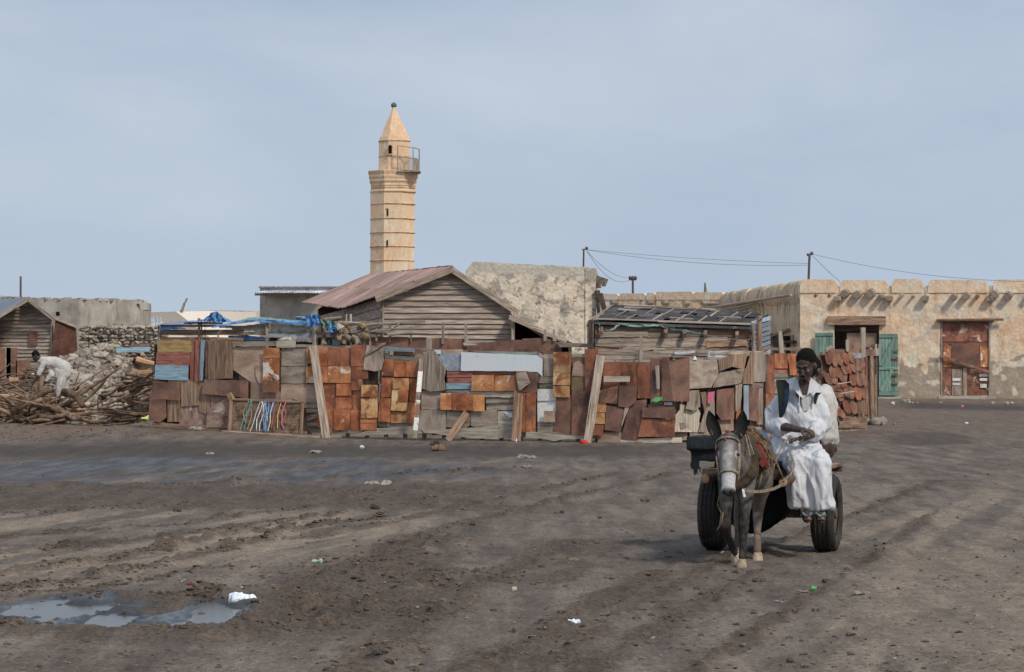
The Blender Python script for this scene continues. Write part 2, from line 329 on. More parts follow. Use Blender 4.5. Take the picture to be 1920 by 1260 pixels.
# ------------------------------------------------------------ ground
def hill(X, Y):
    a = 1.45 + .65 * ss(-15.5, -13.5, X) + .0 * Y
    h = a * ss(64, 89, Y) * (1 - ss(-12.2, -10.6, X - (Y - 64) * -.06))
    h = h + .12 * ss(88, 99, Y) * ss(8, 12, X)
    h = h + .175 * ss(-2.2, -8.2, X) * ss(-10, -8.6, X) * ss(48, 54.5, Y) + .05 * ss(5.5, 7.5, X) * ss(52, 58, Y)
    return h
def seg(px, py, pts):
    """distance in metres of ground points from a polyline given in pixels, and signed side"""
    X, Y = px, py; best = np.full(X.shape, 1e9)
    w = [G(*p) for p in pts]
    for a, b in zip(w[:-1], w[1:]):
        dx, dy = b.x - a.x, b.y - a.y; t = np.clip(((X - a.x) * dx + (Y - a.y) * dy) / (dx * dx + dy * dy), 0, 1)
        best = np.minimum(best, np.hypot(X - a.x - dx * t, Y - a.y - dy * t))
    return best
RIDGES = [
    ([(-60, 1012), (300, 985), (600, 950), (820, 922)], .012, .09), ([(-60, 1072), (250, 1038), (500, 985), (750, 945), (920, 922)], .014, .08), ([(-60, 1128), (200, 1098), (420, 1062)], .01, .07), ([(560, 1012), (760, 975), (960, 930), (1150, 890)], .012, .12), ([(700, 1030), (900, 975), (1100, 925), (1300, 880)], .012, .14),
    ([(900, 1262), (1090, 1150), (1230, 1080)], .012, .2), ([(1100, 1262), (1260, 1160), (1420, 1075)], .009, .12),  # polyline in pixels, height, half width, clumpiness
    ([(-60, 1112), (120, 1092), (300, 1058), (440, 1026), (520, 1005)], .055, .13),
    ([(-60, 1085), (200, 1050), (420, 1005), (640, 978), (720, 970)], .03, .1),
    ([(0, 1040), (200, 1018), (420, 990), (600, 968)], .02, .1),
    ([(470, 1190), (560, 1125), (640, 1075), (720, 1045), (830, 1005)], .05, .4),
    ([(560, 1180), (700, 1120), (830, 1070)], .035, .28),
    ([(660, 1265), (800, 1160), (900, 1095), (1000, 1050), (1100, 1012)], .03, .2),
    ([(0, 1170), (120, 1188), (300, 1180), (440, 1162)], .04, .15),
    ([(-60, 925), (120, 912), (400, 905), (700, 892), (900, 880)], .03, .22),
    ([(-60, 965), (200, 955), (500, 935), (800, 915)], .03, .2),
    ([(180, 1112), (280, 1122), (380, 1118)], .05, .16),
    ([(1000, 1262), (1200, 1130), (1330, 1065), (1480, 1010), (1620, 960), (1760, 900)], .009, .1),
    ([(1300, 1262), (1500, 1130), (1640, 1040), (1760, 960)], .007, .08),
]
def fields(X, Y):
    px = 960 + F * X / Y; py = HZ + CAMH * F / Y
    u = X - .24 * Y + .35 * np.sin(Y * .12); v = Y * .97 + .2 * X
    st = fbm(u * 2.6, v * .22, 4, 11); st2 = fbm(u * 6.5, v * .5, 3, 23); ro = fbm(X * 1.3, Y * 1.1, 4, 31); fi = fbm(X * 7, Y * 6, 3, 41)
    z = hill(X, Y) + .035 * (st - .5) + .02 * (st2 - .5) + .03 * (ro - .5) + .026 * (fi - .5) * (.4 + ss(.42, .6, ro))
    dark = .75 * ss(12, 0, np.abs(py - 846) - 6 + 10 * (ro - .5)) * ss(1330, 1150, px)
    wet = ss(1, .55, ((px - 260) / 780) ** 2 + ((py - 882 + 10 * (ro - .5)) / 27) ** 2) * ss(.32, .5, st)
    z = z * (1 - .75 * wet) + 0
    mud = ss(14, 0, np.abs(py - 932) - 18) * ss(1150, 800, px) * .7
    mud = np.maximum(mud, .8 * ss(1.3, .5, ((px - 640 - (1150 - py) * .9) / 170) ** 2 * .8 + ((py - 1110) / 75) ** 2))
    mud = np.maximum(mud, .7 * ss(1.2, .6, ((px - 250) / 330) ** 2 + ((py - 1160) / 50) ** 2))
    mud = np.maximum(mud, .5 * ss(1.3, .4, ((px - 1150) / 200) ** 2 + ((py - 1060) / 60) ** 2) * ss(.4, .6, ro))
    light = 1.2 * ss(.42, .6, st) * ss(935, 985, py) * ss(1130, 1060, py + px * .08) * ss(950, 700, px) * .9
    light = np.maximum(light, ss(.42, .6, st) * ss(1330, 1700, px + (py - 1000) * .4) * ss(870, 960, py) * .8)
    light = np.maximum(light, .55 * ss(1.2, .3, ((px - 1800) / 240) ** 2 + ((py - 1130) / 120) ** 2))
    light = np.maximum(light, .5 * ss(6, -6, np.abs(py - 752) - 6) * ss(1600, 1700, px))
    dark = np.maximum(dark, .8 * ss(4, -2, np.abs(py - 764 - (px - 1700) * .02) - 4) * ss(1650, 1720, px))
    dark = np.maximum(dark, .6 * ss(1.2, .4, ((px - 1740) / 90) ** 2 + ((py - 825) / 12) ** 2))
    brown = ss(832, 812, py) * (.5 + .5 * ss(700, 250, px)); brown = np.maximum(brown, ss(1.2, .4, ((px - 1690) / 70) ** 2 + ((py - 790) / 20) ** 2))
    cl = fbm(X * 4.2, Y * 3.2, 3, 77)
    for pts, h, w in RIDGES:
        d = seg(X, Y, pts) + .2 * (fbm(X * 1.5, Y * 1.2, 2, 5) - .5); m = ss(w * 1.6, 0, d)
        z = z + m * h * .5 * (.1 + 1.7 * ss(.38, .75, cl)); mud = np.maximum(mud, m * .85)
    z = z + mud * (.04 * ss(.45, .78, cl) + .055 * (fi - .5) + .03 * (fbm(X * 17, Y * 12, 2, 43) - .5))
    pud = ss(1.25, .7, ((px - 225) / 235) ** 2 + ((py - 1142 - 6 * np.sin(px * .02)) / 34) ** 2 + .9 * (fbm(X * 1.6, Y * .9, 3, 91) - .5) + .9 * ss(40, 0, np.hypot(px - 290, (py - 1122) * 2.5) - 60))
    z = z * (1 - pud) + pud * (-.034 + .05 * ss(.42, .72, fbm(X * 3, Y * 1.6, 4, 95)) + .03 * (fbm(X * 12, Y * 8, 3, 96) - .5))
    mud = np.maximum(mud, pud * .6)
    damp = np.maximum(wet, 1.35 * ss(.0, .5, pud))
    return z, dark, wet, mud, light, brown, damp
def build_ground():
    inv = np.concatenate([np.linspace(1 / 10.5, 1 / 66, 640), np.linspace(1 / 66, 1 / 110, 110)[1:], 1 / np.array([130, 160, 220, 320, 500, 900, 1800, 3500.])])
    Ys = 1 / inv; th = np.concatenate([[-9, -2.5, -1, -.5], np.linspace(-.27, .27, 800), [.5, 1, 2.5, 9]])
    Yg, T = np.meshgrid(Ys, th, indexing='ij'); X = Yg * T
    z, dark, wet, mud, light, brown, damp = fields(X, Yg)
    far = ss(110, 160, Yg); z = z * (1 - far)
    nr, nc = X.shape; co = np.stack([X, Yg, z], -1).reshape(-1, 3)
    # close ring behind the camera so that the ground surrounds it
    extra = np.array([[-90, 10.0, 0], [90, 10.0, 0], [90, -900, 0], [-90, -900, 0]])
    idx = np.arange(nr * nc).reshape(nr, nc)
    q = np.stack([idx[:-1, :-1], idx[:-1, 1:], idx[1:, 1:], idx[1:, :-1]], -1).reshape(-1, 4)
    q = q[:, ::1]
    me = bpy.data.meshes.new('ground'); me.vertices.add(len(co)); me.vertices.foreach_set('co', co.ravel())
    me.loops.add(q.size); me.polygons.add(len(q)); me.loops.foreach_set('vertex_index', q.ravel().astype(np.int32))
    me.polygons.foreach_set('loop_start', np.arange(0, q.size, 4, dtype=np.int32)); me.polygons.foreach_set('loop_total', np.full(len(q), 4, dtype=np.int32))
    me.polygons.foreach_set('use_smooth', np.ones(len(q), bool)); me.update(calc_edges=True)
    for nm, a in (('dark', dark), ('wet', damp), ('mud', mud), ('light', light), ('brown', brown)):
        at = me.attributes.new(nm, 'FLOAT', 'POINT'); at.data.foreach_set('value', a.ravel().astype(np.float32))
    g = NG('muddy_ground')
    v = g.coord('Object', (1, 1, 1), False)
    rot = g.n('ShaderNodeMapping', {'Vector': v, 'Rotation': (0, 0, math.radians(14)), 'Scale': (1, .12, 1)}).outputs[0]
    iso = g.noise(v, 3.5, 6, .7); fine = g.noise(v, 28, 4, .7); stk = g.noise(rot, 3.2, 5, .65, .3); big = g.noise(v, .5, 4, .6)
    mixf = g.math('ADD', g.math('MULTIPLY', stk, .5), g.math('ADD', g.math('MULTIPLY', iso, .3), g.math('MULTIPLY', big, .2)))
    col = g.ramp(mixf, [(.38, S(73, 65, 58, 1.18)), (.5, S(98, 88, 79, 1.18)), (.6, S(118, 107, 97, 1.18))])
    gm = lambda f, s: g.math('MULTIPLY', g.mr(f, 0, 1), s)
    brk = g.mr(stk, .35, .6)
    col = g.mix(g.math('MULTIPLY', g.attr('light'), g.mr(stk, .3, .55, .35, 1)), col, g.ramp(iso, [(.35, S(118, 104, 90, 1.2)), (.65, S(140, 126, 110, 1.2))]))
    col = g.mix(g.math('MULTIPLY', g.attr('brown'), g.mr(big, .35, .6, .4, 1)), col, g.ramp(iso, [(.35, S(92, 76, 64, 1.2)), (.65, S(122, 104, 88, 1.2))]))
    col = g.mix(g.math('MULTIPLY', g.attr('mud'), g.mr(iso, .3, .55, .5, 1)), col, g.ramp(iso, [(.35, S(49, 41, 35, 1.28)), (.65, S(83, 71, 61, 1.28))]))
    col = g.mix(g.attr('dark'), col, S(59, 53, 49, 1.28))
    col = g.mix(g.math('MULTIPLY', g.attr('wet'), .8), col, S(58, 58, 60, 1.0))
    col = g.n('ShaderNodeVectorMath', {0: col, 'Scale': g.math('MULTIPLY', g.mr(fine, .3, .7, .62, 1.38), g.mr(g.noise(v, 75, 3, .7), .3, .7, .75, 1.25))}, operation='SCALE').outputs[0]
    g.set(g.b.inputs['Base Color'], col)
    g.set(g.b.inputs['Roughness'], g.math('SUBTRACT', .95, g.math('MULTIPLY', g.attr('wet'), g.mr(stk, .35, .6, .22, .5))))
    g.b.inputs['Specular IOR Level'].default_value = .3
    hgt = g.math('ADD', g.math('MULTIPLY', iso, .7), g.math('ADD', g.math('MULTIPLY', fine, .35), g.math('MULTIPLY', stk, .5)))
    g.set(g.b.inputs['Normal'], g.n('ShaderNodeBump', {'Height': hgt, 'Strength': g.math('SUBTRACT', .75, g.math('MULTIPLY', g.attr('wet'), .6)), 'Distance': .05}).outputs[0])
    M['ground'] = g.m
    ob('ground', me, g.m, kind='structure', autoc=False)
build_ground()
def gz(x, y): return float(fields(np.array([[x]]), np.array([[y]]))[0][0, 0])
def gzs(x, y): return fields(np.array([x]), np.array([y]))[0][0]
# the rest of the ground, under and behind the camera
nb = MB(); nb.add([(-900, -900, -.03), (900, -900, -.03), (94, 10.6, -.03), (-94, 10.6, -.03)], [(0, 1, 2, 3)])
ob('ground', nb, 'ground', kind='structure')
# puddle water
def water():
    g = NG('puddle_water'); v = g.coord('Object', (1, 1, 1), False)
    g.b.inputs['Base Color'].default_value = (.11, .105, .10, 1); g.b.inputs['Roughness'].default_value = .26; g.b.inputs['IOR'].default_value = 1.33
    g.b.inputs['Specular IOR Level'].default_value = .7
    g.set(g.b.inputs['Normal'], g.n('ShaderNodeBump', {'Height': g.noise(v, 9, 3), 'Strength': .15, 'Distance': .02}).outputs[0])
    mb = MB(); pts = []
    for k in range(28):
        a = 2 * math.pi * k / 28; pts.append(G(225 + 285 * math.cos(a), 1143 + 40 * math.sin(a), -.022))
    mb.add(pts, [tuple(range(28))]); ob('puddle', mb, g.m, kind='structure')
water()
# clods of mud: small lumps pressed up beside the ruts
def lumps(name, pts, sizes, mat, flat=.6, sub=1, seed=3, kind='stuff', **kw):
    bm = bmesh.new(); bmesh.ops.create_icosphere(bm, subdivisions=sub, radius=1)
    base = np.array([v.co[:] for v in bm.verts]); fc = np.array([[v.index for v in f.verts] for f in bm.faces]); bm.free()
    rg = np.random.RandomState(seed); V_ = []; F_ = []
    for i, (p, s) in enumerate(zip(pts, sizes)):
        d = base * (1 + rg.uniform(-.35, .35, (len(base), 1))) * np.array([s * rg.uniform(.7, 1.5), s * rg.uniform(.7, 1.5), s * flat * rg.uniform(.7, 1.2)])
        a = rg.uniform(0, 6.3); c, n = math.cos(a), math.sin(a)
        d = np.stack([d[:, 0] * c - d[:, 1] * n, d[:, 0] * n + d[:, 1] * c, d[:, 2]], -1)
        V_.append(d + np.array(p)); F_.append(fc + i * len(base))
    me = bpy.data.meshes.new(name); me.from_pydata(np.concatenate(V_).tolist(), [], np.concatenate(F_).tolist()); me.update()
    return ob(name, me, mat, kind=kind, autoc=False, **kw)
rg = np.random.RandomState(5); cx = []; cy = []; cs = []
for pts, h, w in RIDGES:
    n = int(1500 * h / .05 * .5)
    for _ in range(n):
        i = rg.randint(len(pts) - 1); t = rg.rand(); a, b = G(*pts[i]), G(*pts[i + 1]); p = a.lerp(b, t)
        if fbm(np.array([p.x * 1.5]), np.array([p.y * 1.5]), 2, 9)[0] < .45: continue
        cx.append(p.x + rg.normal() * w * .75); cy.append(p.y + rg.normal() * w * .75); cs.append(.008 + .022 * rg.rand() ** 3)
for _ in range(2600):
    px = rg.uniform(-40, 1960); py = 1260 - (1260 - 850) * rg.rand() ** 1.0; p = G(px, py)
    cx.append(p.x); cy.append(p.y); cs.append(.005 + .018 * rg.rand() ** 5)
zz = gzs(np.array(cx), np.array(cy))
lumps('mud_clods', [(x, y, z + s * .1) for x, y, z, s in zip(cx, cy, zz, cs)], cs, 'clod', label='brown mud clods pressed up along the tyre ruts', cat='mud')
def flakes(name, n, mat, seed, smax, region, **kw):
    r = np.random.RandomState(seed); xs = []; ys = []
    for _ in range(n): p = G(r.uniform(region[0], region[2]), r.uniform(region[1], region[3])); xs.append(p.x); ys.append(p.y)
    z = gzs(np.array(xs), np.array(ys)); mb = MB()
    for x, y, h in zip(xs, ys, z):
        s = smax * (.3 + .7 * r.rand() ** 2); a = r.uniform(0, 3.14); mb.box((x, y, h + .006), (s, s * r.uniform(.15, .6), .004), Euler((r.uniform(-.3, .3), r.uniform(-.3, .3), a)))
    return ob(name, mb, mat, kind='stuff', autoc=False, **kw)
flakes('straw_bits', 900, 'rope', 4, .045, (0, 840, 1920, 1258), label='pale straw and chaff trodden into the mud', cat='straw')
flakes('paper_scraps', 70, 'bag_grey', 8, .06, (0, 830, 1920, 1250), label='tiny grey scraps of litter strewn over the mud', cat='litter')
flakes('wood_chips', 900, 'branch', 9, .12, (-20, 772, 300, 830), label='brown bark chips below the firewood heaps', cat='wood chips')
# ------------------------------------------------------------ walls
def wallgrid(ln, x0, x1, top, bot, nx, ny, holes=(), mask=None, jit=.02, off=0.0, seed=1):
    """front skin of a wall; top/bot: functions of the pixel column giving pixel rows; masks are functions of pixel position"""
    vs = []; fs = []; P = []
    for j in range(ny + 1):
        for i in range(nx + 1):
            px = lerp(x0, x1, i / nx); py = lerp(top(px), bot(px), j / ny)
            o = off + jit * (mn.noise(Vector((px * .05, py * .05, seed))) + .5 * mn.noise(Vector((px * .2, py * .2, seed + 5))))
            vs.append(ln.pt(px, py, o)); P.append((px, py))
    for j in range(ny):
        for i in range(nx):
            px = lerp(x0, x1, (i + .5) / nx); py = lerp(top(px), bot(px), (j + .5) / ny)
            if any(a < px < c and b < py < d for a, b, c, d in holes): continue
            k = j * (nx + 1) + i; fs.append((k, k + nx + 1, k + nx + 2, k + 1))
    me = bpy.data.meshes.new('wall'); me.from_pydata([tuple(v) for v in vs], [], fs); me.update()
    for nm, fn in (mask or {}).items():
        at = me.attributes.new(nm, 'FLOAT', 'POINT'); at.data.foreach_set('value', [float(fn(*p)) for p in P])
    return me
def slab(ln, x0, y0, x1, y1, off, thick):
    """box with its front on the line's surface at off, going thick to the back"""
    a, b, c, d = ln.pt(x0, y1, off), ln.pt(x1, y1, off), ln.pt(x1, y0, off), ln.pt(x0, y0, off)
    q, n, dd = ln.xy((x0 + x1) / 2); return MB().prism([a, b, c, d], Vector((-n.x, -n.y, 0)) * thick)
def N2(px, py, s, o=0): return mn.noise(Vector((px * s, py * s, o)))
# ---- big ochre building, right
BA = Line([(1500, 99.2), (2100, 96.6)])
t = empty('ochre_building', BA.pt(1500, 754), 0, 'long flat roofed ochre plaster building with green and rusty doorways, corner toward the shack', 'building')
holes = [(1563, 610, 1649, 760), (1763.5, 602, 1857, 743)]
def bare(px, py):
    e = 690 + 32 * N2(px, 0, .02, 3) + 26 * N2(px, py, .045, 2) + 10 * N2(px, py, .15, 4)
    if px > 1858: e -= 25 * math.exp(-((px - 1915) / 45) ** 2) - 8
    if 1690 < px < 1760: e -= 12
    if px < 1560: e = 760
    return .5 + (py - e) / 26
def patch(px, py): return (.5 + .9 * N2(px, py, .055, 8) - .25) if py > 655 else 0
def stain_shadow(px, py):
    s = 0
    for q in (1572, 1668, 1735, 1858): s = max(s, math.exp(-((px - q) / 4.5) ** 2) * ss(665, 556, py) * (.6 + .5 * N2(px, py, .1)))
    return max(s, .5 * float(ss(8, 0, abs(px - 1500))) * .6)
me = wallgrid(BA, 1500, 2060, lambda x: 537 - (x - 1500) * .004, lambda x: 768, 200, 80, holes, {'bare': bare, 'patch': patch, 'stain_shadow': stain_shadow}, .03)
ob('wall', me, 'plaster', t, smooth=True)
for x0, y0, x1, y1 in [(1500, 538, 1563, 766), (1563, 538, 1649, 610), (1649, 538, 1763.5, 766), (1763.5, 538, 1857, 602), (1857, 538, 2060, 766), (1763.5, 743, 1857, 766)]:
    ob('wall_core', slab(BA, x0, y0, x1, y1, -.04, .45), 'concrete', t)
def merlon(x0, x1, y0=523, y1=549, ln=BA, th=.5, rr=10):
    mb = MB(); pr = []
    for k in range(7): a = math.pi / 2 * k / 6; pr.append((x0 + rr - rr * math.cos(a), y0 + rr * .9 - rr * .9 * math.sin(a)))
    n = max(2, int((x1 - x0) / 12)); pr += [(lerp(x0 + rr, x1 - rr, k / n), y0 + 1.0 * N2(x0 + k * 9, 0, .3)) for k in range(1, n)]
    for k in range(7): a = math.pi / 2 * k / 6; pr.append((x1 - rr + rr * math.sin(a), y0 + rr * .9 - rr * .9 * math.cos(a)))
    pr += [(x1, y1), (x0, y1)]; pr = pr[::-1]
    q, nn, d = ln.xy((x0 + x1) / 2); mb.prism([ln.pt(a, b, .035) for a, b in pr], Vector((-nn.x, -nn.y, 0)) * th); return mb
for a, b, c in ((1500, 1569, 524), (1575, 1664, 525), (1672, 1731, 523), (1740, 1852, 525), (1862, 1960, 524), (1968, 2060, 524)):
    ob('parapet_block', merlon(a, b, c), 'plaster', t)
for x, y, r, l in ((1532, 551, .07, .06), (1558, 551, .07, .06), (1587, 548, .17, .42), (1610, 550, .17, .4), (1635, 548, .19, .42), (1654, 555, .12, .5), (1693, 552, .07, .4), (1714, 554, .06, .35), (1790, 555, .13, .5), (1814, 552, .14, .45), (1835, 553, .08, .35), (1867, 549, .17, .45), (1893, 552, .16, .45), (1932, 551, .12, .4), (1960, 551, .12, .4)):
    a = BA.pt(x, y, -.1); b = BA.pt(x, y, l * .7) + Vector((-.06, 0, -.06)); mb = MB().tube([a, a.lerp(b, .5), b], [r, r * .95, r * .85], 10); ob('beam_end', mb, 'wood_grey', t, grain=b - a)
for x in (1572, 1668, 1735.5, 1857, 1964):
    a = BA.pt(x, 557, -.2); b = BA.pt(x, 560, .3); ob('drain_spout', MB().beam(a, b, .26, .16), 'wood_grey', t, grain=b - a)
ob('lintel_board', slab(BA, 1552, 593, 1661, 609, .16, .14), 'wood_brown', t, grain=(1, 0, 0))
ob('lintel_beam', slab(BA, 1562, 610, 1652, 621, -.05, .2), 'wood_dark', t, grain=(1, 0, 0))
ob('door_panel', slab(BA, 1587, 624, 1643, 742, -.18, .05), 'ply', t, grain=(0, 0, 1))
ob('step', slab(BA, 1640, 744, 1690, 752, .5, .5), 'concrete', t)
ob('step', slab(BA, 1761, 743, 1859, 752, .35, .4), 'concrete', t)
def plankdoor(x0, y0, x1, y1, off, n, label):
    d = ob('door', slab(BA, x0, y0, x1, y1, off, .04), 'door_green', t, grain=(0, 0, 1), label=label)
    for i in range(n):
        a, b = lerp(x0, x1, i / n), lerp(x0, x1, (i + 1) / n); ob('plank', slab(BA, a + .25, y0 + 1, b - .25, y1 - .5, off + .03, .028), 'door_green', d, grain=(0, 0, 1))
    return d
d = plankdoor(1648.5, 626, 1684, 742, .16, 6, 'open green plank door with diagonal braces')
for x0, y0, x1, y1 in ((1649, 626, 1684, 633), (1649, 688, 1684, 693), (1649, 733, 1684, 741)): ob('rail', slab(BA, x0, y0, x1, y1, .23, .035), 'door_green', d, grain=(1, 0, 0))
for a, b in (((1652, 686), (1679, 634)), ((1652, 732), (1674, 694))): ob('brace', MB().beam(BA.pt(*a, .225), BA.pt(*b, .225), .16, .03, up=(0, 1, 0)), 'door_green', d, grain=(0, 0, 1))
for y in (655, 669, 700, 716): ob('hinge_block', slab(BA, 1674 if y > 660 else 1678, y, 1685, y + 4, .26, .03), 'wood_brown', d, grain=(1, 0, 0))
d = plankdoor(1529, 625, 1563, 742, .16, 5, 'open green plank door folded back left of the doorway')
ob('rail', slab(BA, 1530, 624, 1563, 630, .22, .03), 'door_green', d, grain=(1, 0, 0))
# second doorway: rusty sheet metal
ob('lintel_board', slab(BA, 1757, 598, 1864, 603, .12, .3), 'wood_grey', t, grain=(1, 0, 0))
ob('lintel_pole', MB().tube([BA.pt(1758, 600, .2), BA.pt(1882, 599, .22)], .05, 6), 'wood_brown', t, grain=(1, 0, 0))
ob('door_frame', slab(BA, 1764, 603, 1767, 742, .02, .2), 'wood_grey', t, grain=(0, 0, 1)); ob('door_frame', slab(BA, 1854, 603, 1857, 742, .02, .2), 'wood_grey', t, grain=(0, 0, 1))
mn_door = ob('door', slab(BA, 1767, 603, 1854, 742, -.08, .05), 'door_rust', t, grain=(0, 0, 1), label='closed rusty sheet metal double door with peeling white paint')
for x0, y0, x1, y1, m, o in ((1767.5, 604, 1853, 640.5, 'door_rust', -.05), (1767.5, 642, 1810, 742, 'door_rust', -.05), (1811, 642, 1853.5, 742, 'door_rust', -.05), (1784, 645, 1836, 690, 'rust_dark', -.02), (1785, 692, 1804, 741, 'ply_grey', -.02), (1806, 690, 1813, 742, 'wood_grey', -.015), (1838, 650, 1853, 688, 'rust_flaky', -.03), (1769, 650, 1783, 688, 'rust_flaky', -.03), (1768, 604, 1853, 608, 'rust_dark', -.03)):
    ob('sheet', slab(BA, x0, y0, x1, y1, o, .025), m, mn_door, grain=(0, 0, 1))
for x0, y0, x1, y1 in ((1786, 709, 1801, 714), (1786, 718, 1801, 722), (1836, 701, 1852, 706), (1837, 709, 1851, 714), (1838, 720, 1850, 727)):
    ob('paper_remnant', slab(BA, x0, y0, x1, y1, 0, .012), 'rust_white', mn_door, grain=(1, 0, 0))
ob('bar', MB().beam(BA.pt(1762, 667, .1), BA.pt(1857, 698, .1), .1, .06, up=(0, 1, 0)), 'rust_dark', t, grain=(1, 0, 0))
# side, roof, rear
SA = Line([(1352, 117), (1500, 99.2)])
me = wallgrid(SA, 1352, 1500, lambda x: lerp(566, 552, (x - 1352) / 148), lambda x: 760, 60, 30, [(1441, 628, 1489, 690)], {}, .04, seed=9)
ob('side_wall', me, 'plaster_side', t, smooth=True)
segs = [(1352, 1375), (1375, 1400), (1400, 1432), (1432, 1466), (1466, 1500)]
for a, b in segs:
    ty = lerp(547, 524, ((a + b) / 2 - 1352) / 148); mb = MB(); q, nn, dd = SA.xy((a + b) / 2); th = .55; secs = []
    for px, sc in ((a, .75), (lerp(a, b, .2), .97), (lerp(a, b, .6), 1.0), (lerp(a, b, .9), .97), (b, .85)):
        zb = lerp(566, 552, (px - 1352) / 148); zt = lerp(547.5, 523.5, (px - 1352) / 148)
        p = SA.pt(px, zb, -.2); pt_ = SA.pt(px, zt, -.2); secs.append((p, Vector((nn.x, nn.y, 0)) * .28, (pt_ - p) * sc))
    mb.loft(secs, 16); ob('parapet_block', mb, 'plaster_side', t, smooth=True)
for x0, x1 in ((1352, 1441), (1489, 1500)): ob('side_wall_core', slab(SA, x0, 562, x1, 750, -.08, .4), 'concrete', t)
pA, pB, pC, pD = BA.pt(1500, 552, -.3), BA.pt(2060, 552, -.3), BA.pt(2060, 552, -14), SA.pt(1354, 566, -.3)
mb = MB(); z = pA.z - .2; mb.prism([Vector((p.x, p.y, z)) for p in (pA, pB, pC, pD)], Vector((0, 0, -.25))); ob('roof', mb, 'concrete', t)
mb = MB(); mb.prism([Vector((p.x, p.y, 0)) for p in (pD, pC)] + [Vector((p.x, p.y, z)) for p in (pC, pD)], Vector((0, .3, 0))); ob('rear_wall', mb, 'concrete', t)
ob('window_beam', MB().beam(SA.pt(1438, 640, .1), SA.pt(1495, 641, .1), .1), 'wood_dark', t, grain=(1, 0, 0))
ob('window_beam', MB().beam(SA.pt(1438, 636, .1), SA.pt(1484, 618, .12), .1), 'wood_brown', t, grain=(1, 0, 0))
ob('shutter', slab(SA, 1462, 645, 1473, 690, .02, .05), 'door_green', t, grain=(0, 0, 1))
ob('window_post', slab(SA, 1446, 630, 1450, 690, .02, .1), 'wood_grey', t, grain=(0, 0, 1)); ob('window_post', slab(SA, 1484, 630, 1489, 690, .04, .12), 'wood_grey', t, grain=(0, 0, 1))
for a, b in (((1352, 577), (1500, 553)), ((1365, 585), (1440, 566)), ((1375, 592), (1425, 575)), ((1310, 571), (1420, 570))):
    ob('pole', MB().tube([SA.pt(*a, .5), SA.pt(*b, .35)], [.07, .05], 6), 'wood_grey', t, grain=(1, 0, 0))
# ---- ochre wall farther back
FA = Line([(1120, 121), (1356, 117)])
t = empty('courtyard_wall', FA.pt(1240, 745), 0, 'distant low ochre plaster wall with scalloped top behind the wooden shack roof', 'wall')
def st2(px, py):  # slanting dark streaks: beam-end shadows painted into the wall colour
    s = 0
    for q in (1157, 1200, 1219, 1228, 1250): s = max(s, math.exp(-((px - q + (py - 570) * .25) / 2.5) ** 2) * ss(600, 560, py))
    return s
me = wallgrid(FA, 1122, 1356, lambda x: 560, lambda x: 742, 90, 60, (), {'bare': lambda a, b: 0, 'patch': lambda a, b: 0, 'stain_shadow': st2}, .04, seed=4)
ob('wall', me, 'plaster', t, smooth=True); ob('wall_core', slab(FA, 1122, 556, 1356, 740, -.06, .5), 'concrete', t)
for a, b, c in ((1122, 1160, 551), (1162, 1210, 550), (1212, 1228, 549), (1230, 1300, 547), (1301, 1356, 548)): ob('parapet_block', merlon(a, b, c, 562, FA, .5, 5), 'plaster', t)
for x, y in ((1156, 567), (1223, 567), (1252, 567), (1291, 568), (1325, 568)): ob('beam_end', MB().tube([FA.pt(x, y, 0), FA.pt(x, y + 1, .45)], .11, 8), 'wood_grey', t, grain=(0, 1, 0))
# ---- ruined mottled building
RA = Line([(874, 104.3), (1116, 103.7)])
t = empty('ruined_house', RA.pt(995, 750), 0, 'tall mottled ruin with flaking cream and grey plaster beside the wooden barn', 'building')
rtop = lambda x: 490 + (x - 880) * .05 + 2.2 * N2(x, 0, .05) + (18 * float(ss(892, 872, x)) ** 1.5)
me = wallgrid(RA, 872, 1117, rtop, lambda x: 752, 120, 130, (), {'cap': lambda a, b: 1.2 * ss(32, 4, b - rtop(a)) + .5 * N2(a, b, .08)}, .03, seed=2)
ob('wall', me, 'ruin', t, smooth=True)
mb = MB(); n = 24; q, nn, dd = RA.xy(1000); back = Vector((-nn.x, -nn.y, 0)) * .7
xs = [lerp(872, 1117, i / n) for i in range(n + 1)]
mb.prism([RA.pt(872, 750, -.05)] + [RA.pt(1117, 750, -.05)] + [RA.pt(x, rtop(x) + .3, -.05) for x in xs[::-1]], back); ob('wall_core', mb, 'ruin', t)
SB = Line([(1116, 101), (1130, 112)])
ob('side_wall', MB().prism([RA.pt(1116, 750), V(1122, 742, 112), V(1122, 512, 112), RA.pt(1116, 503)], Vector((-.4, 0, 0))), 'ruin', t)
ob('gatepost', slab(RA, 1104, 600, 1112, 700, .12, .1), 'wood_dark', t, grain=(0, 0, 1))
for a, b, w in (((1117, 523), (1138, 530), .3), ((1117, 530), (1136, 533), .2), ((1117, 536), (1128, 537), .15)): ob('roof_plank', MB().beam(RA.pt(*a, -.3), RA.pt(*b, .2), w, .06, up=(0, 1, 0)), 'wood_grey', t, grain=(1, 0, 0))
for a, b, w in (((1121, 545), (1134, 584), .16), ((1118, 545), (1124, 590), .14), ((1128, 550), (1136, 578), .1)): ob('fallen_plank', MB().beam(RA.pt(*a, .1), RA.pt(*b, .25), w, .06, up=(0, 1, 0)), 'wood_dark', t, grain=(1, 0, 0))
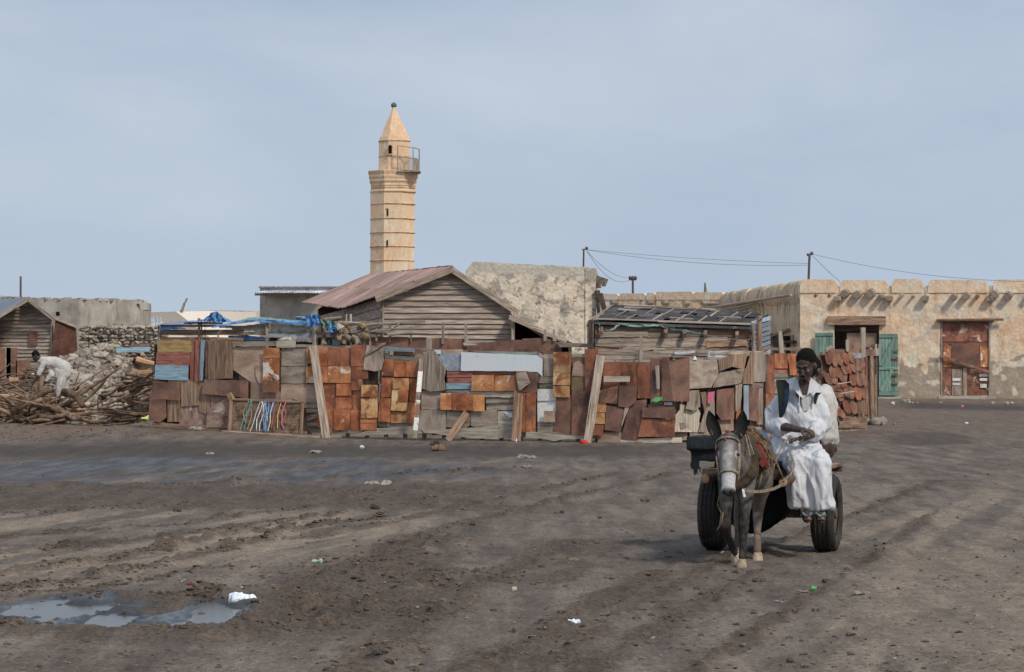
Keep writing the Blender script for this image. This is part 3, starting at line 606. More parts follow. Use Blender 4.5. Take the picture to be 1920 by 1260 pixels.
# ---- minaret
YM = 150.0; mc = V(736, 672, YM); mc.z = 0
t = empty('minaret', mc, 0, 'tall cream octagonal mosque tower with pointed cap and small railed balcony', 'tower')
def mz(py): return CAMH - (py - HZ) / F * YM
def octo(prof, rot):
    mb = MB(); vs = []; fs = []
    for i, (py, hw, cx_) in enumerate(prof):
        r = hw / F * YM / math.cos(math.radians(6)); x0 = (cx_ - 960) / F * YM
        for k in range(8): a = math.radians(rot + 45 * k); vs.append((x0 + r * math.cos(a), YM + r * math.sin(a), mz(py)))
        if i: fs += [((i - 1) * 8 + k, (i - 1) * 8 + (k + 1) % 8, i * 8 + (k + 1) % 8, i * 8 + k) for k in range(8)]
    fs += [tuple(range(7, -1, -1)), tuple(range((len(prof) - 1) * 8, len(prof) * 8))]
    mb.add(vs, fs); return mb
RO = -63
prof = [(735, 44.5, 735), (512, 44, 735.2)]
for y in (489, 463, 437, 411, 384, 361): prof += [(y + .7, 43.6, 735.5)]
prof += [(360, 43.5, 737)]
ob('shaft', octo(prof, RO), 'minaret', t)
for y, c in ((514, 735.2), (489.3, 735.3), (463.2, 735.6), (437.2, 735.9), (411, 736.3), (383.6, 736.6)):
    ob('ledge', octo([(y + .9, 44.2, c), (y + .6, 45.3, c), (y - .2, 45.3, c), (y - .5, 44.0, c)], RO), 'minaret_ledge', t)
ob('ledge', octo([(362, 44.0, 737), (361, 46.0, 737), (358.5, 46.0, 737), (357.5, 43.6, 737)], RO), 'minaret', t)
ob('cornice', octo([(358, 43.6, 737), (350, 43.6, 737.2), (349.5, 45, 737.2), (347, 45, 737.2), (346.5, 44.5, 737.2), (343, 46, 737.4), (342, 47.2, 737.4), (339, 47.4, 737.4), (338, 46.8, 737.4), (334, 48.4, 737.5), (331, 48.8, 737.5), (330, 48.2, 737.5), (326, 49.5, 737.6), (323, 50.6, 737.6), (321.5, 50.4, 737.6)], RO), 'minaret', t)
ob('cornice_band', octo([(355, 43.8, 737), (354.5, 44.6, 737), (353, 44.6, 737), (352.5, 43.8, 737)], RO), 'minaret_ledge', t)
ob('upper_drum', octo([(321.5, 31, 739), (266, 30.6, 739.5)], RO), 'minaret', t)
ob('ledge', octo([(267, 30.8, 739.5), (266, 32, 739.5), (264.6, 32, 739.5), (264, 30.6, 739.5)], RO), 'minaret_ledge', t)
ob('ledge', octo([(295.2, 31, 739.2), (294.8, 31.5, 739.2), (294.2, 31.5, 739.2), (293.8, 30.8, 739.2)], RO), 'minaret_ledge', t)
ob('spire', octo([(264.5, 30.6, 739.5), (258, 29.4, 739.5), (250, 25, 739.4), (240, 20.4, 739.2), (228, 15, 739), (214, 8.2, 738.8), (205, 4.6, 738.7), (201, 3.8, 738.6)], RO), 'minaret', t)
ob('finial', MB().ell(V(738.5, 197.5, YM), .17).tube([V(738.5, 194, YM), V(738.5, 191.5, YM)], [.04, .015], 6), 'green_ball', t, smooth=True)
def face_y(px, hw): return YM - hw / F * YM * .985
def mwin(x0, y0, x1, y1, hw, arch=False):
    yy = face_y(0, hw); fr = MB(); a = [V(x0, y1, yy), V(x1, y1, yy), V(x1, y0 + 2, yy)] + ([V(lerp(x1, x0, .5), y0 - 1, yy)] if arch else []) + [V(x0, y0 + 2, yy)]
    fr.prism([p - Vector((0, .0, 0)) for p in a], Vector((0, .2, 0))); w = ob('window', fr, 'black', t)
mwin(725.8, 389.5, 728.2, 404, 44.6); mwin(725.2, 448, 727.4, 462, 44.8); mwin(728, 272, 735, 288, 31.3, True)
yy = face_y(0, 31.5)
for x in (727.2, 735.6): ob('window_frame', MB().beam(V(x, 288.5, yy - .02), V(x, 273, yy - .02), .04, .06), 'minaret_ledge', t)
ob('window_frame', MB().beam(V(726.5, 289, yy - .03), V(736.4, 289, yy - .03), .06, .05), 'minaret_ledge', t)
ob('slit_lintel', MB().beam(V(725, 388, face_y(0, 44.8) - .02), V(729, 388, face_y(0, 44.8) - .02), .06, .05), 'minaret', t)
bal = ob('balcony_floor', MB().box(V(767, 322.8, YM - .9) + Vector((0, 0, 0)), (1.35, 1.3, .05)), 'wood_grey', t, grain=(1, 0, 0))
yb = YM - 1.42
for x in (745.5, 774.5): ob('balcony_post', MB().beam(V(x, 324, yb), V(x, 273 + (x - 745) * .12, yb), .06), 'wood_grey', t, grain=(0, 0, 1))
for x in (786,): ob('balcony_post', MB().beam(V(x, 327, YM - .5), V(x, 280, YM - .5), .06), 'wood_grey', t, grain=(0, 0, 1))
for a, b, y0, y1 in ((745.5, 774.5, 273, 277), (745.5, 774.5, 294, 297), (745.5, 774.5, 321, 323.5)): ob('rail', MB().beam(V(a, y0, yb), V(b, y1, yb), .05), 'wood_grey', t, grain=(1, 0, 0))
for y0, y1 in ((276.5, 280), (296, 299)): ob('rail', MB().beam(V(774.5, y0, yb), V(786, y1, YM - .5), .05), 'wood_grey', t, grain=(1, 0, 0))
ob('side_board', MB().prism([V(775.5, 297, yb), V(787, 299, YM - .5), V(787, 327, YM - .5), V(775.5, 323, yb)], Vector((-.03, .05, 0))), 'wood_grey', t, grain=(0, 0, 1))
for k in range(11):
    for sgn in (0, 1):
        a = k * 4.4 - 12; xa, xb = 747 + a, 747 + a + 24; ya, yb_ = (322, 296) if sgn else (296, 322)
        t0 = max(0, (747 - xa) / 24); t1 = min(1, (773.5 - xa) / 24)
        if t1 - t0 < .1: continue
        ob('lattice_slat', MB().beam(V(lerp(xa, xb, t0), lerp(ya, yb_, t0), yb - .01 - .03 * sgn), V(lerp(xa, xb, t1), lerp(ya, yb_, t1), yb - .01 - .03 * sgn), .03, .02), 'wood_grey', t)
# ---- wooden barn with gable
YB = 80.0
t = empty('wooden_barn', V(840, 774, YB), 0, 'weathered clapboard barn with a gable front below the tower', 'building')
BF = Line([(718, YB), (962, YB)])
def gl(py): return 718 if py > 553 else lerp(846, 718, (py - 499) / 54)
def gr(py): return 959 if py > 587 else lerp(848, 959, (py - 499) / 88)
ys = [499, 513, 522, 532, 541, 551, 562, 573, 585, 596, 606, 615, 625, 634, 645, 658, 672, 690, 712, 736, 772]
for i in range(len(ys) - 1):
    y0, y1 = ys[i] - .0, ys[i + 1] + 1.2; w = .9 * N2(i, 0, .9)
    cuts = [0, 1] if i % 3 else [0, .3 + .4 * random.random(), 1]
    for c0, c1 in zip(cuts[:-1], cuts[1:]):
        a, b = lerp(gl(y1), gr(y1), c0), lerp(gl(y1), gr(y1), c1) - (.5 if c1 < 1 else 0); a2, b2 = lerp(gl(max(y0, 500)), gr(max(y0, 500)), c0), lerp(gl(max(y0, 500)), gr(max(y0, 500)), c1) - (.5 if c1 < 1 else 0)
        mid = (a + b) / 2; mb = MB().prism([BF.pt(a, y1 + w, .06), BF.pt(mid, y1 + .8 * N2(i, c0, 1.7), .065), BF.pt(b, y1 - w, .06), BF.pt(b2, y0, .0), BF.pt(a2, y0, .0)], Vector((0, .025, 0)))
        ob('clapboard', mb, 'wood_barn', t, grain=(1, 0, 0))
ob('front_backing', MB().prism([BF.pt(719, 772, -.04), BF.pt(958, 772, -.04), BF.pt(958, 587, -.04), BF.pt(847, 502, -.04), BF.pt(719, 555, -.04)], Vector((0, .1, 0))), 'wood_dark', t)
P1, P2, P3, P4, P5 = V(850, 498, 79.75), V(705, 556, 79.75), V(640, 579, 88), V(565, 567, 96), V(690, 514, 97)
def poly_at(P, k):
    d = [0]; [d.append(d[-1] + (b - a).length) for a, b in zip(P[:-1], P[1:])]; L = k * d[-1]
    for i in range(len(P) - 1):
        if L <= d[i + 1] or i == len(P) - 2: return P[i].lerp(P[i + 1], (L - d[i]) / (d[i + 1] - d[i]))
def sheets(par, top, low, n, mat, lift=.02, thick=.03, nm='roof_sheet', rows=2, over=.015):
    for i in range(n):
        for r in range(rows):
            a0, a1 = i / n - (over if i else 0), (i + 1) / n; r0, r1 = r / rows, (r + 1) / rows + (.02 if r < rows - 1 else .012 * random.random())
            T0, T1, B0, B1 = poly_at(top, a0), poly_at(top, a1), poly_at(low, a0), poly_at(low, a1)
            up = Vector((0, 0, 1)) * (lift * (rows - r) + .015 * random.random()) * -1 + Vector((0, 0, lift * 2))
            m = 6; rowsP = []
            for q in (0, .5, 1):
                rr = lerp(r0, r1, q); A = T0.lerp(B0, rr); B = T1.lerp(B1, rr); rowsP.append([A.lerp(B, k / m) + up + Vector((0, 0, .02 * (k % 2) + .015 * random.random())) for k in range(m + 1)])
            mb = MB().sheet(rowsP); dn = Vector((0, 0, -thick)); k0 = len(mb.v); top_v = list(mb.v); mb.add([v + dn for v in top_v], [tuple(reversed(f)) for f in mb.f])
            k = m + 1; bd = [list(range(0, k)), [k - 1 + k * j for j in range(3)], list(range(3 * k - 1, 2 * k - 1, -1)), [2 * k - k * j for j in range(3)]]
            for e in bd:
                for x, y in zip(e[:-1], e[1:]): mb.f.append((y, x, x + k0, y + k0))
            ob(nm, mb, mat, par, grain=(B0 - T0))
sheets(t, [P1, P5], [P2, P3, P4], 9, 'roof_barn')
Q1, Q2, Q3, Q4 = V(846, 498, 79.75), V(972, 584, 79.75), V(972 - 160, 584, 97), V(690, 514, 97)
Q3 = V(880, 596, 97)
sheets(t, [Q1, Q4], [Q2, Q3], 4, 'roof_barn')
for a, b in ((P1 + Vector((0, -.04, -.12)), P2 + Vector((0, -.04, -.1))), (Q1 + Vector((0, -.03, -.12)), Q2 + Vector((0, -.03, -.06)))): ob('barge_board', MB().beam(a, b, .05, .17), 'wood_grey', t, grain=b - a)
ob('corner_board', slab(BF, 717, 556, 720.5, 772, .09, .1), 'wood_grey', t, grain=(0, 0, 1)); ob('corner_board', slab(BF, 957, 588, 960, 772, .09, .1), 'wood_grey', t, grain=(0, 0, 1))
SD = Line([(596, 96), (646, 89.5), (718, YB)])
for k in range(11):
    def yy_(px, k):
        tpt = {718: 556, 646: 577}; z_ = 3.62 - k * .3; q, n_, d_ = SD.xy(px); zt = lerp(3.62, 3.42, (718 - px) / 72) - k * .3; return HZ - (zt - CAMH) * F / q.y
    for a, b in ((646, 717.5), (596, 646)):
        mb = MB().prism([SD.pt(a, yy_(a, k + 1.05), .05), SD.pt(b, yy_(b, k + 1.05), .05), SD.pt(b, yy_(b, k), 0), SD.pt(a, yy_(a, k), 0)], Vector((.03, .03, 0)))
        ob('clapboard', mb, 'wood_barn', t, grain=(SD.pt(b, 600) - SD.pt(a, 600)))
ob('rear_wall', MB().prism([V(596, 757, 96), V(880, 757, 97), V(880, 600, 97), V(690, 516, 97), V(596, 580, 96)], Vector((0, .1, 0))), 'wood_dark', t)
ob('side_wall', MB().prism([V(959, 770, 80), V(925, 757, 97), V(925, 600, 97), V(959, 590, 80)], Vector((-.05, 0, 0))), 'wood_dark', t)
# lean-to
t = empty('lean_to', V(1005, 774, YB), 0, 'low dark open lean-to sloping down from the barn right side', 'shed')
ob('roof', MB().prism([V(955, 590, 79.2), V(1068, 639, 79.2), V(1068, 640, 84), V(955, 594, 84)], Vector((0, 0, -.05))), 'roof_barn', t, grain=(1, 0, -.4))
ob('rafter', MB().beam(V(955, 594, 79.1), V(1062, 641, 79.1), .05, .14), 'wood_grey', t, grain=(1, 0, -.4)); ob('rafter', MB().beam(V(960, 592, 79.5), V(1040, 644, 79.4), .05, .1), 'wood_brown', t, grain=(1, 0, -.4))
for x in (962, 1024, 1040): ob('post', MB().beam(V(x, 774, 79.3), V(x, 598 + max(0, (x - 960)) * .42, 79.3), .1), 'wood_grey', t, grain=(0, 0, 1))
ob('rear_wall', MB().prism([V(955, 768, 84), V(1068, 768, 84), V(1068, 642, 84), V(955, 596, 84)], Vector((0, .1, 0))), 'wood_dark', t, grain=(0, 0, 1))
ob('side_wall', MB().prism([V(1066, 774, 79.4), V(1066, 768, 84), V(1066, 642, 84), V(1066, 641, 79.4)], Vector((.1, 0, 0))), 'wood_dark', t, grain=(0, 0, 1))
# ---- grey block building with awning behind the barn
t = empty('grey_block_house', V(560, 745, 112), 0, 'small grey rendered house with a corrugated awning left of the barn', 'building')
CA = Line([(487, 112), (640, 110)])
me = wallgrid(CA, 487, 640, lambda x: 538.5 + .7 * N2(x, 0, .1), lambda x: 744, 50, 50, (), {}, .03); ob('wall', me, 'concrete', t, smooth=True)
ob('wall_core', slab(CA, 487, 539, 640, 743, -.04, 3), 'concrete', t)
for k in range(12):
    x = 495 + k * 10; mb = MB(); rows = [[CA.pt(x + j * 2.5, y, o) + Vector((0, 0, .04 * (j % 2))) for j in range(5)] for y, o in ((546, .02), (550.5, .75))]; mb.sheet(rows); mb.sheet([[p - Vector((0, 0, .02)) for p in r] for r in rows[::-1]])
    ob('awning_sheet', mb, 'tin', t, grain=(0, 1, 0))
ob('awning_beam', MB().beam(CA.pt(493, 553, .6), CA.pt(618, 553, .6), .08), 'wood_brown', t, grain=(1, 0, 0)); ob('parapet_cap', slab(CA, 486, 537, 641, 539.5, .05, .4), 'stone', t)
# ---- long grey concrete house, left
t = empty('concrete_house', V(150, 760, 96), 0, 'low grey concrete house behind the stone rubble, flat roof with crumbling edge', 'building')
CB = Line([(-60, 97), (152, 95), (262, 99)])
ctop = lambda x: 559.5 + (x - 60) * .02 + .8 * N2(x, 0, .12)
me = wallgrid(CB, -60, 262, ctop, lambda x: 760, 90, 50, [(105, 583, 110, 590.5)], {}, .03); ob('wall', me, 'concrete', t, smooth=True)
ob('wall_core', MB().prism([CB.pt(-60, 760, -.3), CB.pt(152, 760, -.3), CB.pt(262, 760, -.3), CB.pt(262, 564, -.3), CB.pt(152, 562, -.3), CB.pt(-60, 560, -.3)], Vector((0, 5, 0))), 'concrete', t)
ob('window', slab(CB, 104, 582, 111, 591, -.2, .05), 'black', t)
for k in range(34):
    x = lerp(-50, 268, k / 33) + random.uniform(-3, 3); p = CB.pt(min(x, 262), ctop(min(x, 262)) - .2, -.1 - .2 * random.random()); p.x += max(0, x - 262) * .02
    ob('edge_stone', MB().box(p, (random.uniform(.1, .35), .3, random.uniform(.03, .12)), Euler((random.uniform(-.1, .1), random.uniform(-.1, .1), random.random()))), 'stone', t)
ob('eave_slab', slab(CB, 256, 564.5, 272, 570, .1, 1), 'concrete', t); ob('eave_slab', MB().prism([CB.pt(258, 570, .1), CB.pt(262, 582, .1), CB.pt(273, 581, .1), CB.pt(272, 570, .1)], Vector((0, 1, 0))), 'concrete', t)
# ---- far white and ochre walls with picket fence
ob('white_wall', MB().prism([V(255, 700, 170), V(480, 700, 172), V(480, 585, 172), V(400, 583, 172), V(330, 584, 170), V(262, 586, 170)], Vector((0, 2, 0))), 'salt', label='distant whitewashed wall seen above the blue tarp shelter', cat='wall')
ob('sand_bank', MB().prism([V(330, 690, 180), V(500, 690, 180), V(500, 583.4, 180), V(420, 582, 180), V(345, 583, 180)], Vector((0, 4, 0))), 'plaster_side', label='distant sandy ochre wall behind the whitewashed wall', cat='wall')
t = empty('picket_fence', V(281, 735, 130), 0, 'pale blue picket fence beyond the stone wall', 'fence')
for k in range(13): ob('picket', MB().box(V(262 + k * 3.3, 600 + k * .15, 130) - Vector((0, 0, .6)), (.045, .04, 1.6)), 'fence_white', t)
ob('rail', MB().beam(V(261, 603, 130.06), V(305, 604, 130.06), .06), 'fence_white', t)
# ---- clapboard shed at the far left
YS = 86.0
t = empty('plank_shed', V(40, 690, YS), 0, 'grey plank shed with gable and small shutter at the left edge', 'shed')
LS = Line([(-60, YS + 1), (101, YS)])
ys = [566, 573, 580, 586, 592, 599, 606, 613, 620.5, 626, 633, 640, 647, 654, 661, 668, 676, 690]
for i in range(len(ys) - 1):
    y0, y1 = ys[i], ys[i + 1] + .8
    L0 = lambda y: max(-7, lerp(52, 0, (y - 563) / 32))
    R0 = lambda y: min(99, lerp(53, 101, (y - 563) / 36))
    w = .5 * N2(i, 3, .9)
    ob('clapboard', MB().prism([LS.pt(max(-55, L0(y1)), y1 + w, .05), LS.pt(R0(y1), y1 - w, .05), LS.pt(R0(y0), y0, 0), LS.pt(max(-55, L0(y0)), y0, 0)], Vector((0, .03, 0))), 'wood_barn', t, grain=(1, 0, 0))
ob('front_backing', MB().prism([LS.pt(-7, 700, -.05), LS.pt(98, 700, -.05), LS.pt(98, 600, -.05), LS.pt(53, 567, -.05), LS.pt(-7, 602, -.05)], Vector((0, .1, 0))), 'wood_dark', t)
sheets(t, [V(50, 562, 85.6), V(-80, 558, 92)], [V(-8, 597, 85.6), V(-110, 585, 92)], 5, 'roof_grey', rows=1)
for a, b in ((V(53, 562, 85.5), V(102, 600, 85.5)), (V(51, 563, 85.5), V(-10, 599, 85.5))): ob('barge_board', MB().beam(a, b, .05, .1), 'wood_grey', t, grain=b - a)
ob('side_wall', MB().prism([V(-7, 720, 86.1), V(-108, 700, 92), V(-108, 590, 92), V(-7, 602, 86.1)], Vector((.08, .1, 0))), 'wood_barn', t, grain=(-1, 1, 0))
ob('side_wall', MB().prism([V(99, 720, 86.1), V(5, 700, 92), V(5, 590, 92), V(99, 602, 86.1)], Vector((-.08, .1, 0))), 'wood_barn', t, grain=(-1, 1, 0))
sheets(t, [V(53, 562, 85.7), V(-78, 558, 92)], [V(102, 600, 85.7), V(4, 588, 92)], 5, 'roof_grey', rows=1)
ob('shutter', slab(LS, 56, 620.5, 71, 648, .1, .06), 'rust_dark', t, grain=(0, 0, 1)); ob('corner_board', slab(LS, 97, 600, 100, 690, .08, .08), 'wood_grey', t, grain=(0, 0, 1))
ob('side_sheet', MB().prism([V(92, 680, 85.7), V(141, 684, 86.5), V(144, 655, 86.5), V(142, 614, 86.5), V(125, 604, 86.3), V(104, 597, 85.7), V(99, 640, 85.7)], Vector((0, .1, 0))), 'mudbrick', t)
ob('side_board', MB().beam(V(102, 597, 85.6), V(143, 613, 86.4), .06, .08), 'wood_grey', t, grain=(1, 0, 0))
for x0, x1, y0, y1, m in ((-5, 10, 653, 682, 'rust_dark'), (10, 20, 650, 683, 'wood_grey'), (12, 32, 652, 686, 'rust_dark'), (30, 56, 676, 690, 'rust_dark')):
    Z = Line([(-20, 80), (80, 80)]); o = ob('scrap_sheet', slab(Z, x0, y0, x1, y1 + 30, 0, .05), m, grain=(0, 0, 1), label='rusty scrap sheet standing by the plank shed, ' + {-5: 'at the very edge of the yard', 10: 'a narrow grey board', 12: 'torn along the top', 30: 'the lowest one'}[x0], cat='scrap sheet')
# ---- poles and wires
def pole(px, y0, y1, Y, r, label, name='utility_pole'): return ob(name, MB().tube([V(px, y1, Y), V(px + .3, y0, Y)], [r, r * .8], 8), 'pole_metal', label=label, cat='pole')
t = empty('utility_pole', V(1093, 500, 105.5), 0, 'thin utility pole rising behind the mottled ruin', 'pole'); ob('mast', MB().tube([V(1092, 620, 105.5), V(1094.5, 468, 105.5)], [.045, .035], 8), 'pole_metal', t); ob('crossarm', MB().beam(V(1091, 468, 105.5), V(1101, 467, 105.5), .05).ell(V(1100, 465.5, 105.5), .07), 'pole_metal', t)
t = empty('utility_pole', V(1516, 524, 101), 0, 'thin utility pole on the corner of the ochre building roof', 'pole'); ob('mast', MB().tube([V(1515, 552, 101), V(1518, 476, 101)], [.05, .045], 8), 'pole_metal', t); ob('crossarm', MB().beam(V(1514, 479, 101), V(1523, 476, 101), .05).ell(V(1515, 477.5, 101), .06).ell(V(1522, 475, 101), .07), 'pole_metal', t)
t = empty('utility_pole', V(1187, 550, 130), 0, 'short pole with a crossarm and insulators above the distant ochre wall', 'pole'); ob('mast', MB().tube([V(1187, 740, 130), V(1186.5, 522, 130)], [.065, .055], 8), 'pole_metal', t)
ob('crossarm', MB().beam(V(1181, 524.5, 130), V(1192, 524.5, 130), .07), 'pole_metal', t)
for x in (1181.5, 1186.5, 1191.5): ob('insulator', MB().ell(V(x, 521.5, 130), (.08, .08, .12)), 'pole_metal', t)
pole(38.5, 518, 640, 100, .05, 'bare grey pole behind the plank shed')
ob('stake', MB().tube([V(1323, 553, 124), V(1321.8, 530, 124)], [.1, .03], 6), 'wood_grey', grain=(0, 0, 1), label='pointed wooden stake above the distant ochre wall', cat='stake')
ob('stake', MB().tube([V(338, 586, 120), V(351, 559, 120)], [.05, .05], 6), 'wood_grey', grain=(0, 0, 1), label='thin leaning pole, longer of the pair, above the distant white wall', cat='stake')
ob('stake', MB().tube([V(340, 586, 121), V(346, 568, 121)], [.08, .06], 6), 'wood_grey', grain=(0, 0, 1), label='thicker leaning pole, shorter of the pair, above the distant white wall', cat='stake')
def wire(a, b, sag, label, n=24, r=.009):
    P = [a.lerp(b, k / n) - Vector((0, 0, sag * 4 * (k / n) * (1 - k / n))) for k in range(n + 1)]; ob('wire', MB().tube(P, r, 4), 'wire', label=label, cat='wire')
wire(V(1098, 468, 105.5), V(1515, 497, 101), .22, 'lower overhead wire sagging between the ruin pole and the roof pole')
wire(V(1098, 468, 105.5), V(1515, 494, 101), .08, 'upper overhead wire sagging between the ruin pole and the roof pole')
wire(V(1100, 470, 105.5), V(1182, 524, 130), .55, 'lower slack wire dropping to the pole with insulators')
wire(V(1100, 470, 105.5), V(1182, 521, 130), .3, 'upper slack wire dropping to the pole with insulators')
wire(V(1522, 476, 101), V(1980, 528, 94), .3, 'overhead wire running along the ochre building roof')
wire(V(1522, 478, 101), V(1575, 528, 99.6), .03, 'thin stay wire slanting from the roof pole to the parapet')
# ------------------------------------------------------------ the scrap fence
def z2(x, y): return (280 + x / 4.5, 560 + y / 4.5)
def z3(x, y): return (580 + x / 4.571, 600 + y / 4.571)
def z4(x, y): return (980 + x / 4.571, 600 + y / 4.571)
def z5(x, y): return (1280 + x / 4.5, 640 + y / 4.5)
def z6(x, y): return (1400 + x / 5.725, 640 + y / 5.725)
def zf(x, y): return (1400 + x / 3.692, 480 + y / 3.692)
FL = Line([(283, 56), (450, 55.1), (612, 54.3), (795, 53.6), (1055, 52.3), (1270, 51.4), (1430, 54.5), (1612, 59)])
fence = empty('scrap_fence', Vector((FL.xy(795)[0].x, FL.xy(795)[0].y, 0)), 0, 'long patchwork fence of rusty tin sheets, plywood and planks along the yard', 'fence')
FAL = (1, .1, 0)
def rag(poly, amt, step=9, seed=0):
    out = []; n = len(poly)
    for i in range(n):
        a, b = poly[i], poly[(i + 1) % n]; L = math.hypot(b[0] - a[0], b[1] - a[1]); k = max(1, int(L / step)) if amt else 1
        for j in range(k):
            t = j / k; out.append((lerp(a[0], b[0], t) + (random.uniform(-amt, amt) if j else random.uniform(-.3, .3)), lerp(a[1], b[1], t) + (random.uniform(-amt, amt) if j else random.uniform(-.3, .3))))
    return out
def panel(name, mat, poly, lay=0, thick=.012, ragn=.25, grain='h', par=None, ln=None, label=None, tilt=0):
    """a piece of sheet or board nailed on the fence: polygon in pixels, lay = how far it stands proud"""
    ln = ln or FL; par = par or fence
    if len(poly) == 2: (x0, y0), (x1, y1) = poly; poly = [(x0, y1), (x1, y1), (x1, y0), (x0, y0)]
    else:
        A = sum(poly[i][0] * poly[(i + 1) % len(poly)][1] - poly[(i + 1) % len(poly)][0] * poly[i][1] for i in range(len(poly)))
        if A > 0: poly = poly[::-1]
    poly = rag(poly, ragn); cx_ = sum(p[0] for p in poly) / len(poly); q, n, d = ln.xy(cx_)
    jit = random.uniform(0, .004); off = .02 + lay * .022 + jit
    ys_ = [p[1] for p in poly]; y0, y1 = min(ys_), max(ys_); tl = random.uniform(-.012, .012) + tilt
    P = [ln.pt(x, y, off + tl * (y - y0) / max(1, y1 - y0)) for x, y in poly]
    mb = MB().prism(P, Vector((-n.x, -n.y, 0)) * thick)
    return ob(name, mb, mat, par, grain=(d.x, d.y, 0) if grain == 'h' else (0, 0, 1), label=label)
def R(z, x0, y0, x1, y1): return [z(x0, y0), z(x1, y1)]
def Pz(z, *pts): return [z(*p) for p in pts]
# posts and backing boards
def basey(px):
    return float(np.interp(px, [283, 450, 612, 795, 1055, 1270, 1430, 1612], [803, 810, 817, 822, 829, 832, 822, 808]))
def topy(px): return float(np.interp(px, [283, 300, 440, 480, 640, 800, 860, 1000, 1130, 1280, 1400, 1430, 1600], [642, 640, 646, 652, 655, 660, 664, 665, 676, 678, 665, 665, 660]))
for i, px in enumerate(range(288, 1560, 36)):
    a = FL.pt(px, basey(px) + 2, -.12); b = FL.pt(px + random.uniform(-2, 2), topy(px) - random.uniform(0, 3), -.12)
    ob('post', MB().tube([a, b], [.05, .04], 7), 'wood_grey', fence, grain=(0, 0, 1))
for i in range(288, 1590, 40):
    y = topy(i + 20); yb = basey(i + 20)
    panel('backing_board', random.choice(['ply', 'wood_brown', 'ply_grey', 'wood_dark']), [(i, yb - 7), (i + 41, yb - 7), (i + 41, topy(i + 41) + 4), (i, topy(i) + 4)], -2, .01, 0)
S_, W_, P_ = 'rusty_sheet', 'plank', 'plywood_board'
